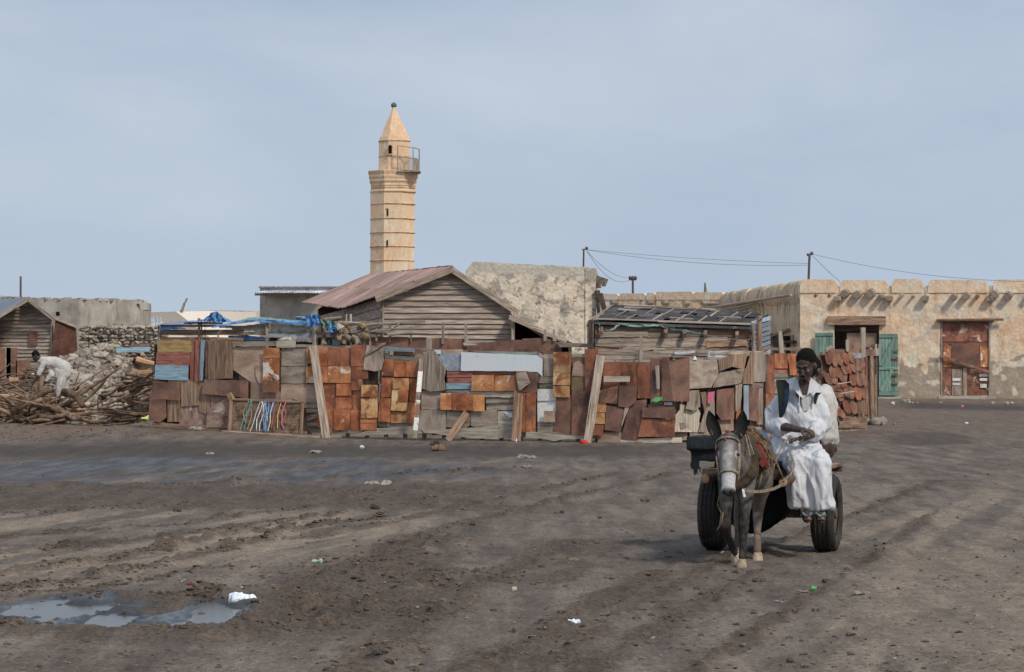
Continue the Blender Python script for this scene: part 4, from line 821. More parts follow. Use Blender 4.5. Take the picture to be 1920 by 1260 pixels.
items = [
 ('painted_board', 'yellow_paint', R(z2, 82, 350, 365, 452), 2, 'h'), ('painted_board', 'red_paint', Pz(z2, (75, 452), (356, 452), (350, 560), (68, 560)), 2, 'h'),
 ('painted_board', 'blue', Pz(z2, (68, 558), (345, 563), (343, 690), (60, 680)), 3, 'h'), ('painted_board', 'yellow_paint', R(z2, 170, 680, 345, 712), 1, 'h'),
 ('painted_board', 'red_paint', R(z2, 350, 345, 400, 700), 1, 'v'), ('painted_board', 'red_paint', R(z2, 400, 345, 452, 700), 2, 'v'), ('painted_board', 'blue', Pz(z2, (458, 345), (488, 348), (470, 692), (445, 690)), 4, 'v'),
 (S_, 'rust_dark', R(z2, 486, 345, 520, 692), 2, 'v'), (W_, 'wood_brown', R(z2, 515, 352, 585, 682), 3, 'v'), (W_, 'wood_brown', R(z2, 586, 352, 650, 676), 3, 'v'), (W_, 'wood_brown', R(z2, 651, 356, 716, 672), 3, 'v'),
 (S_, 'rust_dark', Pz(z2, (55, 690), (280, 712), (280, 860), (170, 850), (30, 845)), 3, 'v'), (S_, 'rust_dark', Pz(z2, (22, 848), (160, 850), (168, 1000), (110, 1045), (15, 1020)), 4, 'v'),
 (P_, 'wood_brown', R(z2, 160, 850, 268, 1040), 1, 'v'), (P_, 'wood_brown', Pz(z2, (282, 700), (420, 695), (430, 900), (275, 910)), 2, 'v'), (P_, 'wood_brown', Pz(z2, (420, 695), (566, 760), (560, 1010), (425, 950)), 1, 'v'),
 (P_, 'ply_pink', Pz(z2, (250, 1085), (262, 950), (270, 880), (560, 830), (570, 1085)), 0, 'v'), (P_, 'ply', R(z2, 550, 822, 700, 900), 1, 'h'),
 (P_, 'ply_pink', Pz(z2, (500, 1086), (515, 930), (690, 828), (730, 850), (757, 1086)), 4, 'h'), (S_, 'rust_dark', Pz(z2, (490, 682), (860, 690), (858, 836), (465, 802)), 5, 'h'),
 (P_, 'ply', Pz(z2, (715, 410), (985, 395), (985, 722), (870, 705), (712, 600)), 1, 'h'), (P_, 'ply', Pz(z2, (905, 560), (985, 560), (985, 718), (935, 712), (912, 650)), 2, 'h'),
 (S_, 'rust_flaky', R(z2, 985, 415, 1120, 500), 5, 'h'), (S_, 'rust_flaky', R(z2, 984, 506, 1120, 690), 5, 'h'), (S_, 'rust_orange', R(z2, 982, 692, 1118, 790), 5, 'h'),
 (P_, 'ply_grey', R(z2, 1126, 415, 1348, 566), 2, 'h'), (P_, 'ply_grey', R(z2, 1124, 572, 1345, 716), 2, 'h'), (P_, 'ply', R(z2, 862, 706, 985, 852), 1, 'h'), (P_, 'ply', R(z2, 985, 780, 1130, 860), 1, 'h'), (P_, 'ply', Pz(z2, (1122, 722), (1425, 722), (1430, 880), (1120, 868)), 2, 'h'),
 (S_, 'rust_flaky', R(z2, 1348, 414, 1424, 546), 4, 'h'), (S_, 'rust_orange', R(z2, 1425, 414, 1524, 566), 4, 'h'), (S_, 'rust_mid', R(z2, 1526, 414, 1628, 566), 4, 'h'), (S_, 'rust_mid', R(z2, 1630, 416, 1720, 570), 4, 'h'),
 (S_, 'rust_flaky', R(z2, 1348, 572, 1424, 710), 5, 'h'), (S_, 'rust_orange', R(z2, 1425, 570, 1524, 708), 5, 'h'), (S_, 'rust_flaky', R(z2, 1526, 570, 1628, 710), 5, 'h'), (S_, 'rust_flaky', R(z2, 1631, 572, 1720, 712), 5, 'h'),
 (S_, 'rust_mid', R(z3, 380, 213, 500, 395), 6, 'v'), (S_, 'rust_mid', R(z3, 382, 398, 524, 504), 6, 'v'), (S_, 'rust_mid', R(z3, 380, 506, 480, 600), 6, 'v'),
 (S_, 'rust_orange', Pz(z3, (95, 545), (250, 545), (225, 945), (80, 915)), 3, 'v'), (S_, 'rust_orange', R(z3, 252, 545, 380, 648), 5, 'h'), (S_, 'rust_orange', R(z3, 240, 652, 376, 760), 4, 'v'), (S_, 'rust_orange', R(z3, 226, 762, 364, 942), 4, 'v'),
 (S_, 'rust_mid', R(z3, 380, 598, 472, 766), 3, 'v'), (S_, 'rust_orange', R(z3, 364, 768, 462, 948), 3, 'v'), (S_, 'rust_yellow', R(z3, 472, 556, 610, 656), 7, 'h'), (S_, 'rust_yellow', R(z3, 466, 658, 608, 836), 6, 'v'), (S_, 'rust_orange', R(z3, 456, 840, 596, 944), 5, 'h'),
 (W_, 'wood_grey', R(z2, 720, 358, 1090, 402), 3, 'h'), (W_, 'wood_pale', R(z2, 1090, 356, 1252, 412), 4, 'h'), (W_, 'wood_grey', Pz(z2, (1255, 385), (1720, 398), (1720, 424), (1255, 408)), 3, 'h'), (W_, 'wood_brown', R(z2, 520, 332, 800, 355), 1, 'h'),
 (W_, 'wood_brown', Pz(z2, (40, 1042), (760, 1085), (760, 1115), (35, 1085)), 3, 'h'),
 (W_, 'wood_grey', R(z2, 1215, 884, 1440, 920), 3, 'h'), (W_, 'wood_grey', R(z2, 1340, 928, 1432, 960), 3, 'h'), (W_, 'wood_grey', Pz(z2, (1345, 990), (1430, 965), (1430, 1000), (1350, 1030)), 3, 'h'), (W_, 'wood_grey', R(z2, 1350, 1050, 1430, 1075), 3, 'h'), (W_, 'wood_grey', Pz(z3, (20, 970), (20, 935), (470, 940), (460, 966)), 3, 'h'),
 (W_, 'blue_grey', Pz(z3, (650, 225), (915, 245), (915, 277), (645, 262)), 3, 'h'), (W_, 'green_paint', Pz(z3, (660, 297), (965, 325), (965, 350), (660, 335)), 3, 'h'), (S_, 'rust_dark', R(z3, 730, 268, 920, 300), 0, 'h'), (W_, 'wood_pale', R(z3, 708, 262, 732, 300), 4, 'v'),
 (P_, 'ply_grey', Pz(z3, (520, 215), (655, 235), (662, 350), (645, 428), (590, 440), (490, 422), (500, 300)), 7, 'v'), (W_, 'wood_grey', Pz(z3, (505, 290), (640, 205), (686, 190), (680, 210), (515, 305)), 9, 'h'),
 (S_, 'wood_dark', R(z3, 524, 440, 596, 545), 1, 'v'), (W_, 'wood_grey', R(z3, 598, 430, 634, 548), 2, 'v'), (W_, 'wood_grey', Pz(z3, (610, 545), (630, 545), (605, 905), (590, 905)), 2, 'v'),  # first piece: dark sheet standing in for the shade of an open gap
 (S_, 'rust_orange', Pz(z3, (662, 335), (742, 338), (738, 482), (640, 475)), 5, 'h'), (S_, 'rust_orange', R(z3, 742, 346, 850, 486), 5, 'h'), (S_, 'rust_orange', R(z3, 851, 350, 970, 486), 5, 'h'),
 (S_, 'rust_orange', R(z3, 635, 490, 738, 662), 4, 'v'), (S_, 'rust_orange', Pz(z3, (622, 668), (722, 672), (712, 872), (610, 870)), 5, 'v'), (S_, 'rust_yellow', R(z3, 738, 498, 874, 600), 6, 'h'), (S_, 'rust_yellow', Pz(z3, (733, 600), (872, 600), (857, 780), (722, 775)), 6, 'v'), (S_, 'rust_orange', R(z3, 790, 600, 866, 700), 7, 'v'),
 (S_, 'rust_yellow', R(z3, 714, 784, 856, 880), 4, 'h'), (S_, 'rust_orange', R(z3, 876, 502, 968, 692), 4, 'v'), (S_, 'rust_orange', Pz(z3, (862, 698), (950, 702), (920, 886), (852, 882)), 5, 'v'),
 (W_, 'wood_grey', R(z3, 605, 876, 915, 916), 2, 'h'), (W_, 'wood_pale', Pz(z3, (355, 992), (590, 925), (985, 905), (988, 972)), 4, 'h'),
 (P_, 'wood_grey', Pz(z3, (1040, 262), (1110, 270), (1150, 370), (1195, 410), (1178, 500), (1190, 600), (1060, 612), (985, 585), (985, 400), (1010, 300)), 5, 'v'),
 (S_, 'tin', Pz(z3, (1105, 272), (1240, 290), (1320, 290), (1322, 436), (1200, 436), (1130, 340)), 3, 'h'), (P_, 'ply', R(z3, 1150, 252, 1326, 300), 2, 'h'), (S_, 'white', R(z3, 1096, 255, 1150, 290), 5, 'h'),
 ('white_panel', 'white', [z3(1325, 275), z3(1920, 300), z4(190, 305), z4(188, 482), z4(150, 445), z4(0, 438), z3(1322, 436)], 5, 'h'), (W_, 'green_paint', [z3(1380, 262), z3(1920, 275), z4(135, 270), z4(140, 300), z3(1920, 300), z3(1500, 278)], 4, 'h'),
 (W_, 'red_paint', R(z3, 1195, 442, 1415, 490), 3, 'h'), (W_, 'red_paint', R(z3, 1195, 490, 1415, 536), 2, 'h'), (W_, 'red_paint', R(z3, 1415, 440, 1825, 470), 2, 'h'), (W_, 'blue', R(z3, 1190, 540, 1418, 592), 4, 'h'),
 (S_, 'rust_flaky', R(z3, 1418, 470, 1608, 606), 6, 'h'), (S_, 'rust_flaky', R(z3, 1614, 474, 1796, 606), 6, 'h'),
 (S_, 'rust_dark', [z3(1800, 440), z4(60, 436), z4(145, 460), z4(150, 620), z3(1795, 612)], 6, 'h'), ('tin_lid', 'ply_grey', [z3(1805, 460), z3(1880, 440), z4(70, 470), z4(95, 540), z4(20, 600), z3(1830, 600)], 8, 'h'),
 (P_, 'ply_grey', R(z3, 972, 608, 1150, 766), 3, 'h'), (S_, 'rust_flaky', R(z3, 1152, 628, 1244, 768), 6, 'h'), (S_, 'rust_orange', R(z3, 1248, 636, 1430, 776), 6, 'h'), (S_, 'rust_flaky', R(z3, 1432, 640, 1526, 780), 6, 'h'),
 (W_, 'wood_grey', R(z3, 1190, 598, 1480, 634), 3, 'h'), (W_, 'wood_grey', R(z3, 1370, 612, 1815, 662), 4, 'h'), (W_, 'wood_grey', R(z3, 1530, 665, 1800, 715), 3, 'h'), (W_, 'wood_pale', R(z3, 1530, 718, 1790, 772), 2, 'h'),
 (P_, 'ply_grey', Pz(z3, (960, 768), (1190, 775), (1190, 960), (1100, 965), (955, 935)), 4, 'v'), (P_, 'ply_grey', Pz(z3, (1192, 778), (1395, 785), (1392, 900), (1350, 930), (1190, 915)), 3, 'h'), (P_, 'ply_grey', Pz(z3, (1400, 775), (1622, 770), (1625, 912), (1500, 935), (1400, 905)), 3, 'h'),
 (P_, 'wood_pale', R(z3, 1626, 780, 1778, 912), 2, 'h'), (S_, 'white', Pz(z3, (1690, 782), (1760, 800), (1770, 830), (1735, 835)), 5, 'h'), (P_, 'wood_pale', Pz(z3, (990, 940), (1250, 930), (1640, 908), (1640, 1020), (1450, 1015), (1250, 990), (1000, 965)), 5, 'h'), (P_, 'wood_pale', R(z3, 1642, 908, 1756, 1010), 4, 'h'),
 (S_, 'rust_orange', [z3(1822, 622), z3(1872, 622), z3(1872, 958), z3(1826, 955)], 5, 'v'), (S_, 'rust_orange', [z3(1874, 622), z4(135, 630), z4(132, 965), z3(1874, 958)], 5, 'v'),
 (P_, 'ply_grey', R(z4, 192, 292, 285, 482), 2, 'v'), (W_, 'wood_grey', R(z4, 150, 484, 280, 540), 2, 'h'), (W_, 'wood_grey', R(z4, 148, 542, 280, 602), 1, 'h'), (S_, 'rust_white', R(z4, 140, 592, 305, 692), 3, 'h'), (S_, 'rust_white', R(z4, 138, 696, 302, 870), 2, 'h'), ('cardboard', 'ply', R(z4, 208, 776, 300, 874), 6, 'h'), (P_, 'wood_grey', R(z4, 138, 872, 288, 962), 2, 'h'), (W_, 'wood_pale', Pz(z4, (155, 280), (240, 320), (232, 335), (180, 310)), 6, 'h'),
 (S_, 'rust_yellow', R(z4, 287, 275, 430, 450), 6, 'v'), (S_, 'rust_yellow', R(z4, 287, 452, 428, 556), 6, 'v'), (S_, 'rust_yellow', R(z4, 285, 566, 424, 660), 6, 'h'),
 (S_, 'rust_dark', R(z4, 432, 318, 550, 400), 3, 'h'), (P_, 'ply', Pz(z4, (455, 370), (490, 350), (548, 400), (548, 486), (435, 480)), 4, 'h'), (P_, 'olive', R(z4, 432, 486, 552, 605), 3, 'h'), (W_, 'wood_pale', R(z4, 432, 288, 550, 316), 3, 'h'),
 (S_, 'rust_mid', R(z4, 552, 250, 665, 430), 5, 'v'), (S_, 'rust_mid', R(z4, 552, 430, 650, 612), 5, 'v'),
 (S_, 'rust_dark', Pz(z4, (305, 658), (440, 640), (440, 990), (285, 970)), 4, 'v'), (S_, 'rust_dark', Pz(z4, (442, 605), (610, 605), (560, 992), (440, 990)), 5, 'v'),
 (P_, 'wood_pale', Pz(z4, (55, 960), (290, 962), (550, 992), (612, 990), (610, 1020), (400, 1015), (300, 1035), (150, 1010), (50, 1005)), 6, 'h'),
 (S_, 'rust_yellow', Pz(z4, (650, 612), (690, 600), (680, 700), (630, 790)), 4, 'v'), (S_, 'rust_yellow', R(z4, 615, 704, 735, 790), 5, 'h'), (S_, 'rust_yellow', R(z4, 604, 794, 725, 888), 6, 'h'), (S_, 'rust_mid', Pz(z4, (592, 892), (718, 892), (700, 992), (578, 975)), 5, 'h'),
 (S_, 'rust_mid', Pz(z4, (720, 360), (860, 360), (855, 480), (700, 480)), 4, 'v'), (S_, 'rust_mid', Pz(z4, (700, 480), (850, 480), (840, 590), (695, 600)), 3, 'v'), (S_, 'rust_dark', Pz(z4, (692, 600), (838, 560), (830, 720), (680, 700)), 6, 'v'), (S_, 'rust_dark', Pz(z4, (845, 555), (1000, 555), (995, 700), (930, 748), (840, 740)), 6, 'v'),
 (S_, 'rust_mid', R(z4, 862, 362, 1000, 552), 4, 'v'), (S_, 'rust_mid', R(z4, 1002, 362, 1110, 670), 5, 'v'), (W_, 'wood_pale', R(z4, 725, 480, 945, 530), 8, 'h'),
 (S_, 'rust_dark', R(z4, 1112, 330, 1216, 720), 5, 'v'), (S_, 'rust_dark', R(z4, 1215, 320, 1365, 696), 7, 'v'), (W_, 'wood_pale', Pz(z4, (1163, 392), (1192, 390), (1198, 592), (1172, 588)), 8, 'v'),
 (S_, 'rust_dark', Pz(z4, (735, 725), (890, 765), (860, 960), (722, 940)), 5, 'v'), (P_, 'ply', R(z4, 655, 962, 858, 1058), 3, 'h'), (S_, 'rust_dark', Pz(z4, (860, 1000), (930, 720), (990, 690), (1082, 672), (1070, 760), (1040, 840), (1000, 1000), (1000, 1030), (860, 1020)), 4, 'h'), (W_, 'wood_pale', Pz(z4, (898, 745), (930, 748), (880, 890), (868, 915)), 6, 'v'),
 (S_, 'rust_mid', Pz(z4, (1040, 845), (1320, 852), (1320, 1000), (1000, 1000)), 5, 'h'), (S_, 'rust_dark', Pz(z4, (1050, 750), (1322, 742), (1320, 846), (1045, 832)), 6, 'h'), (W_, 'wood_pale', Pz(z4, (850, 1020), (1330, 1005), (1330, 1050), (850, 1058)), 3, 'h'), (W_, 'wood_grey', R(z4, 1080, 720, 1230, 750), 2, 'h'),
 ('plastic_scrap', 'bag_green', Pz(z4, (1128, 690), (1160, 665), (1222, 655), (1220, 685), (1170, 702)), 8, 'h'), ('plastic_scrap', 'blue_grey', R(z4, 1232, 704, 1300, 728), 6, 'h'),
 (P_, 'ply_grey', Pz(z4, (1370, 342), (1625, 340), (1640, 470), (1570, 580), (1375, 590)), 4, 'h'), (P_, 'wood_brown', Pz(z4, (1630, 340), (1750, 300), (1750, 400), (1640, 440)), 5, 'v'), (P_, 'wood_brown', Pz(z4, (1750, 300), (1885, 280), (1850, 420), (1750, 400)), 5, 'v'), (P_, 'ply_grey', Pz(z4, (1640, 450), (1850, 415), (1820, 540), (1580, 580)), 6, 'h'),
 (P_, 'ply_grey', Pz(z4, (1380, 605), (1455, 600), (1465, 745), (1415, 775), (1345, 760)), 6, 'v'), (W_, 'wood_brown', Pz(z4, (1465, 620), (1515, 615), (1515, 770), (1500, 780)), 6, 'v'), ('plastic_scrap', 'pink', Pz(z4, (1520, 620), (1575, 612), (1562, 700), (1520, 715)), 8, 'v'),
 (W_, 'wood_pale', Pz(z4, (1330, 720), (1480, 760), (1500, 800), (1480, 960), (1310, 960)), 2, 'v'), (W_, 'wood_grey', Pz(z4, (1480, 960), (1540, 740), (1610, 620), (1615, 860), (1530, 960)), 3, 'v'), (P_, 'rust_dark', Pz(z4, (1618, 600), (1765, 580), (1762, 850), (1650, 858), (1612, 800)), 5, 'v'), (W_, 'wood_grey', Pz(z4, (1770, 560), (1826, 545), (1815, 700), (1790, 785), (1770, 780)), 6, 'v'),
 (W_, 'wood_grey', R(z4, 1340, 880, 1560, 960), 1, 'h'), (W_, 'ply', R(z4, 1640, 850, 1790, 960), 1, 'v'), (W_, 'wood_brown', Pz(z5, (450, 360), (455, 290), (540, 50), (545, 360)), 7, 'v'),
 (P_, 'ply_grey', R(z5, 545, 92, 640, 342), 5, 'v'), (W_, 'blue', R(z5, 640, 110, 646, 340), 6, 'v'), (W_, 'wood_grey', R(z5, 500, 345, 646, 388), 4, 'h'), (S_, 'rust_mid', R(z5, 650, 118, 720, 270), 6, 'v'), (S_, 'rust_mid', R(z5, 649, 272, 718, 438), 6, 'v'), (S_, 'rust_mid', R(z5, 648, 440, 718, 590), 6, 'v'), (S_, 'rust_orange', R(z5, 648, 592, 712, 730), 6, 'v'),
 (W_, 'blue_grey', R(z5, 455, 370, 494, 660), 7, 'v'), (S_, 'rust_orange', R(z5, 410, 480, 452, 670), 4, 'v'), (S_, 'rust_dark', Pz(z5, (498, 388), (600, 386), (590, 540), (600, 680), (498, 660)), 5, 'v'), (P_, 'ply_grey', R(z5, 590, 390, 646, 700), 3, 'v'),
 (S_, 'rust_orange', Pz(z6, (240, 132), (365, 130), (380, 290), (240, 290)), 5, 'v'), (S_, 'rust_orange', Pz(z6, (366, 130), (505, 138), (525, 330), (520, 370), (392, 360), (385, 290)), 6, 'v'), (W_, 'red_paint', R(z6, 238, 294, 384, 345), 4, 'h'), (W_, 'green_paint', R(z6, 228, 346, 392, 388), 4, 'h'), (W_, 'wood_grey', R(z6, 228, 390, 400, 440), 3, 'h'), (P_, 'ply_grey', R(z6, 230, 440, 520, 560), 2, 'h'),
 (W_, 'wood_grey', Pz(z6, (505, 100), (545, 90), (550, 340), (525, 330)), 7, 'v'), (W_, 'wood_pale', Pz(z6, (285, -110), (320, -110), (345, 122), (300, 128)), 5, 'v'), (W_, 'wood_brown', R(z6, 130, 65, 560, 95), 3, 'h'), (W_, 'wood_grey', R(z5, 200, 85, 700, 112), 3, 'h'),
 (W_, 'wood_grey', R(z4, 1010, 285, 1300, 320), 3, 'h'), (W_, 'tin', R(z4, 1560, 265, 1880, 320), 3, 'h'), (W_, 'wood_pale', R(z4, 1016, 140, 1042, 360), 4, 'v'), (W_, 'wood_pale', R(z4, 1000, 250, 1018, 360), 3, 'v'), (W_, 'tin', Pz(z4, (1320, 275), (1420, 260), (1420, 278), (1325, 290)), 6, 'h'), ('plastic_scrap', 'bag_white', Pz(z4, (1415, 340), (1430, 310), (1445, 340)), 5, 'h'), (W_, 'wood_pale', R(z4, 1300, 265, 1320, 345), 4, 'v'),
]
for nm, m, poly, lay, gr in items: panel(nm, m, poly, lay, .012 if nm == S_ else .018, .65 if m in ('wood_grey', 'wood_brown', 'ply_pink', 'ply_grey', 'ply', 'wood_pale') else .32, gr)
# extra bottom row so that no gap shows daylight
for i in range(1290, 1600, 30): panel(P_, random.choice(['ply_grey', 'wood_grey', 'ply']), [(i, basey(i + 15) - 1), (i + 31, basey(i + 15) - 22)], 1, .015, .3)
for i in range(1440, 1600, 20): panel(P_, random.choice(['ply_grey', 'rust_dark', 'ply']), [(i, basey(i + 10) - 20), (i + 21, topy(i) + 14)], 0, .015, .3, 'v')
# round-ended rusty sheets, hung like scales on the right part
ov = [zf(x, y) + (w, h) for x, y, w, h in [
 (532, 700, 44, 100), (575, 715, 38, 96), (612, 712, 36, 92), (650, 712, 36, 80), (690, 700, 38, 80), (745, 752, 66, 86), (668, 770, 40, 88), (706, 762, 40, 90), (560, 800, 42, 80), (592, 800, 38, 80), (630, 830, 50, 80), (528, 848, 46, 80),
 (702, 852, 46, 88), (742, 854, 44, 88), (772, 856, 38, 80), (570, 850, 38, 74), (600, 905, 46, 60), (566, 900, 44, 60), (632, 880, 40, 70), (660, 935, 46, 84), (690, 948, 40, 84), (732, 950, 44, 94), (612, 962, 44, 80), (572, 950, 40, 80), (660, 1045, 44, 90), (702, 1048, 40, 92), (738, 1050, 38, 92), (600, 1075, 44, 70), (620, 1090, 38, 60), (768, 950, 30, 70), (560, 1030, 46, 80), (640, 780, 36, 80), (540, 940, 36, 70)]]
for i, (cx_, cy_, w, h) in enumerate(ov):
    w /= 3.692 * 2; h /= 3.692 * 2; w *= 1.15; h *= 1.05; tl = random.uniform(-.12, .12)
    po = [(cx_ + w * math.copysign(abs(math.cos(a)) ** .8, math.cos(a)) + tl * h * math.sin(a), cy_ + h * math.sin(a)) for a in [2 * math.pi * k / 14 for k in range(14)]]
    panel('round_ended_sheet', 'oval' if i % 3 else 'rust_mid', po, 4 + (i * 5) % 5, .012, 0, 'v', tilt=.05)
panel(W_, 'wood_grey', [zf(500, 640), zf(545, 620), zf(555, 632), zf(510, 665)], 6, .02, .2, 'v'); panel(S_, 'rust_dark', [zf(545, 645), zf(880, 690)], 1, .012, .4, 'v')
panel(S_, 'tin', [zf(700, 672), zf(782, 706)], 3, .012, .3, 'h'); panel(W_, 'wood_pale', [zf(665, 580), zf(680, 660)], 3, .02, .2, 'v'); panel(W_, 'wood_grey', [zf(770, 495), zf(798, 700)], 3, .03, .2, 'v')
panel(S_, 'rust_mid', [zf(760, 880), zf(800, 1000)], 3, .012, .3, 'v'); panel(P_, 'wood_brown', [zf(500, 1110), zf(810, 1190)], 3, .02, .3, 'h'); panel(S_, 'rust_mid', [zf(800, 700), zf(812, 1100)], 3, .012, .3, 'v')
for x, y in ((560, 882), (580, 948)): panel('stick', 'wood_pale', [zf(x, y), zf(x + 90, y - 14), zf(x + 90, y - 10), zf(x, y + 5)], 11, .02, 0)
# palisade of dark poles at the right end
palis = empty('pole_palisade', V(1625, 785, 66), 0, 'row of dark upright poles closing the right end of the scrap fence', 'fence')
PL = Line([(1604, 59), (1646, 75)])
for i in range(15):
    px = lerp(1604, 1642, (i / 14) ** .85); q = PL.xy(px)[0]; yb = HZ + CAMH * F / q.y; yt = lerp(666, 652, i / 14) + random.uniform(-9, 6)
    a = PL.pt(px, yb + 2, random.uniform(-.03, .06)); b = PL.pt(px + random.uniform(-2, 3), yt, 0); ob('dark_pole', MB().tube([a, a.lerp(b, .5) + Vector((random.uniform(-.03, .03), 0, 0)), b], [.085, .08, .06], 7), 'wood_dark' if i % 3 else 'wood_brown', palis, grain=(0, 0, 1))
for x0, y0, x1, y1 in ((866, 610, 874, 680), (890, 610, 902, 640), (828, 640, 834, 690), (862, 640, 890, 690), (800, 650, 880, 656)): panel('slat', 'wood_pale', [zf(x0, y0), zf(x1, y1)], 4, .02, .1, 'v', palis, PL)
# leaning posts and props, each a thing
def lean(nm, a, b, w, mat, label, offt=.1, offb=.4, cat='post'):
    A = FL.pt(*a, offt); q_ = FL.xy(b[0])[0].y - offb; B = V(b[0], b[1], q_); B.z = min(B.z, .0)
    return ob(nm, MB().beam(A, B, w, w * .5, up=(0, 1, 0)), mat, grain=B - A, label=label, cat=cat)
lean('leaning_plank', z3(52, 225), z3(148, 1000), .17, 'wood_grey', 'weathered plank leaning on the rusty sheets right of the rope bed')
p = ob('leaning_pole', MB().beam(FL.pt(*z3(990, 335), .16), V(*z3(905, 1018), 53.0), .09, .07, up=(0, 1, 0)), 'wood_grey', grain=(0, 0, 1), label='thin pole with worn white paint leaning between rust sheets and grey plywood', cat='post')
for a, b in ((.16, .42), (.52, .7), (.74, .9)):
    A, B = FL.pt(*z3(990, 335), .16), V(*z3(905, 1018), 53.0); ob('white_paint', MB().beam(A.lerp(B, a), A.lerp(B, b), .098, .078, up=(0, 1, 0)), 'rust_white', p, grain=(0, 0, 1))
lean('prop_board', z3(1370, 788), z3(1185, 1030), .14, 'wood_brown', 'short board propping the fence at a low slant below the white panel')
lean('leaning_plank', z3(1812, 612), z3(1772, 1030), .19, 'wood_brown', 'brown plank standing by the orange rust sheet in the fence middle')
lean('leaning_plank', z4(682, 305), z4(556, 1055), .17, 'wood_grey', 'long grey plank leaning on the dark rusty sheets of the fence')
ob('dropped_board', MB().box(V(*z2(1320, 1160), 54.0), (1.6 * .95, .12, .06), Euler((0, 0, -.05))), 'wood_grey', grain=(1, 0, 0), label='short grey board lying at the foot of the rope bed', cat='board')
# woven rope bed leaning on the fence
bed = empty('rope_bed', V(*z2(1040, 1140), 54.6), 0, 'upturned rope bed with coloured cords leaning on the fence', 'bed')
def bp(x, y, o=0): px, py = z2(x, y); f = (1145 - y) / 300; return FL.pt(px, py, lerp(.45, .16, max(0, min(1, f))) + o)
for a, b, r in (((725, 850), (1345, 872), .035), ((700, 1125), (1290, 1155), .05), ((725, 850), (760, 1130), .045), ((1330, 872), (1360, 1145), .04)): ob('frame_pole', MB().tube([bp(*a), bp((a[0] + b[0]) / 2, (a[1] + b[1]) / 2 + 3), bp(*b)], r, 7), 'wood_brown', bed, grain=bp(*b) - bp(*a))
ob('bed_post', MB().beam(bp(705, 800), bp(740, 860), .09), 'wood_brown', bed, grain=(0, 0, 1)); ob('crooked_stick', MB().tube([bp(1240, 845), bp(1290, 860), bp(1330, 882)], .03, 6), 'wood_brown', bed, grain=(1, 0, 0))
net = MB()
for k in range(52): x = lerp(740, 1335, k / 51); net.tube([bp(x, 862 + random.uniform(-4, 4), -.03), bp(x + 10 + random.uniform(-5, 5), 1000, -.03), bp(x + 18, 1132, -.03)], .011, 4, False)
for k in range(22): y = lerp(875, 1130, k / 21); net.tube([bp(745, y, -.02), bp(1050, y + 8, -.02), bp(1345, y + 14, -.02)], .011, 4, False)
ob('rope_net', net, 'branch', bed, kind='stuff')
cm = {'g': 'tarp_green', 'w': 'bag_white', 'b': 'tarp_blue', 'y': 'yellow_paint', 'r': 'red_paint', 'p': 'pink'}
for c, pts in (('g', [(905, 850), (890, 950), (860, 1010), (850, 1100)]), ('g', [(890, 855), (910, 900), (880, 1010), (885, 1105)]), ('y', [(910, 930), (925, 1000), (905, 1100)]), ('w', [(975, 870), (960, 960), (950, 1060), (935, 1115)]), ('w', [(1000, 870), (990, 930), (975, 1020), (985, 1100)]), ('b', [(1015, 860), (1040, 940), (1030, 1020), (1050, 1110)]), ('w', [(1010, 880), (1045, 950), (1060, 1030)]), ('b', [(1060, 880), (1035, 960), (1055, 1050), (1070, 1120)]), ('b', [(1095, 870), (1085, 920), (1090, 960)]), ('r', [(1115, 880), (1105, 960), (1110, 1090)]), ('r', [(1000, 900), (1010, 1000), (1060, 1080)]), ('p', [(1190, 870), (1175, 960), (1190, 1060), (1215, 1090)]), ('y', [(870, 880), (850, 960), (880, 1040)]), ('b', [(1050, 870), (1062, 950), (1045, 1020), (1058, 1100)]), ('w', [(1085, 875), (1075, 960), (1092, 1040), (1080, 1110)]), ('g', [(1030, 875), (1022, 960), (1040, 1060)]), ('r', [(1125, 870), (1140, 960), (1120, 1060), (1135, 1110)]), ('y', [(1150, 880), (1145, 980), (1160, 1090)]), ('w', [(985, 868), (1010, 900), (1025, 960), (1005, 1060), (1015, 1110)]), ('r', [(1165, 900), (1215, 960), (1190, 1040)]), ('g', [(880, 860), (870, 940), (895, 1030), (870, 1090)]), ('g', [(870, 870), (920, 875), (880, 900), (915, 905)])):
    ob('cord', MB().tube([bp(x + random.uniform(-3, 3), y, .03) for x, y in pts], .010, 5), cm[c], bed)
# ---- rusty inner fence right behind
inner = empty('inner_fence', V(850, 790, 66), 0, 'low dark rusty tin fence between the scrap fence and the barn', 'fence')
IL = Line([(640, 64.5), (1070, 62.5)])
for x0, y0, x1, y1 in ((350, 150, 520, 230), (520, 145, 690, 225), (690, 145, 850, 230), (850, 150, 1005, 232), (1005, 160, 1050, 240), (1050, 155, 1190, 245), (1188, 160, 1338, 262), (1335, 195, 1480, 262), (1480, 190, 1605, 268), (1605, 170, 1760, 270), (1760, 168, 1920, 272)):
    x, y = z3(x0, y0), z3(x1, y1 + 60); panel('rusty_sheet', 'rust_dark' if x0 != 1005 else 'wood_pale', [(x[0], x[1]), (y[0] + .5, y[1] + 30)], 0, .02, .8, 'v', inner, IL)
for x0, y0, x1, y1 in ((0, 160, 90, 270), (85, 155, 200, 270), (200, 165, 280, 270), (275, 215, 335, 270)): x, y = z4(x0, y0), z4(x1, y1 + 80); panel('rusty_sheet', 'rust_dark', [x, y], 0, .02, .9, 'v', inner, IL)
for x, y0, y1, w in ((695, 50, 150, 4), (1145, 20, 165, 6), (1340, 30, 190, 6), (875, 60, 150, 3), (580, 60, 140, 4), (525, 140, 210, 3), (1355, 130, 190, 4)): panel('upright', 'wood_grey', [z3(x, y0), z3(x + w * 3, y1 + 40)], 3, .04, .1, 'v', inner, IL)
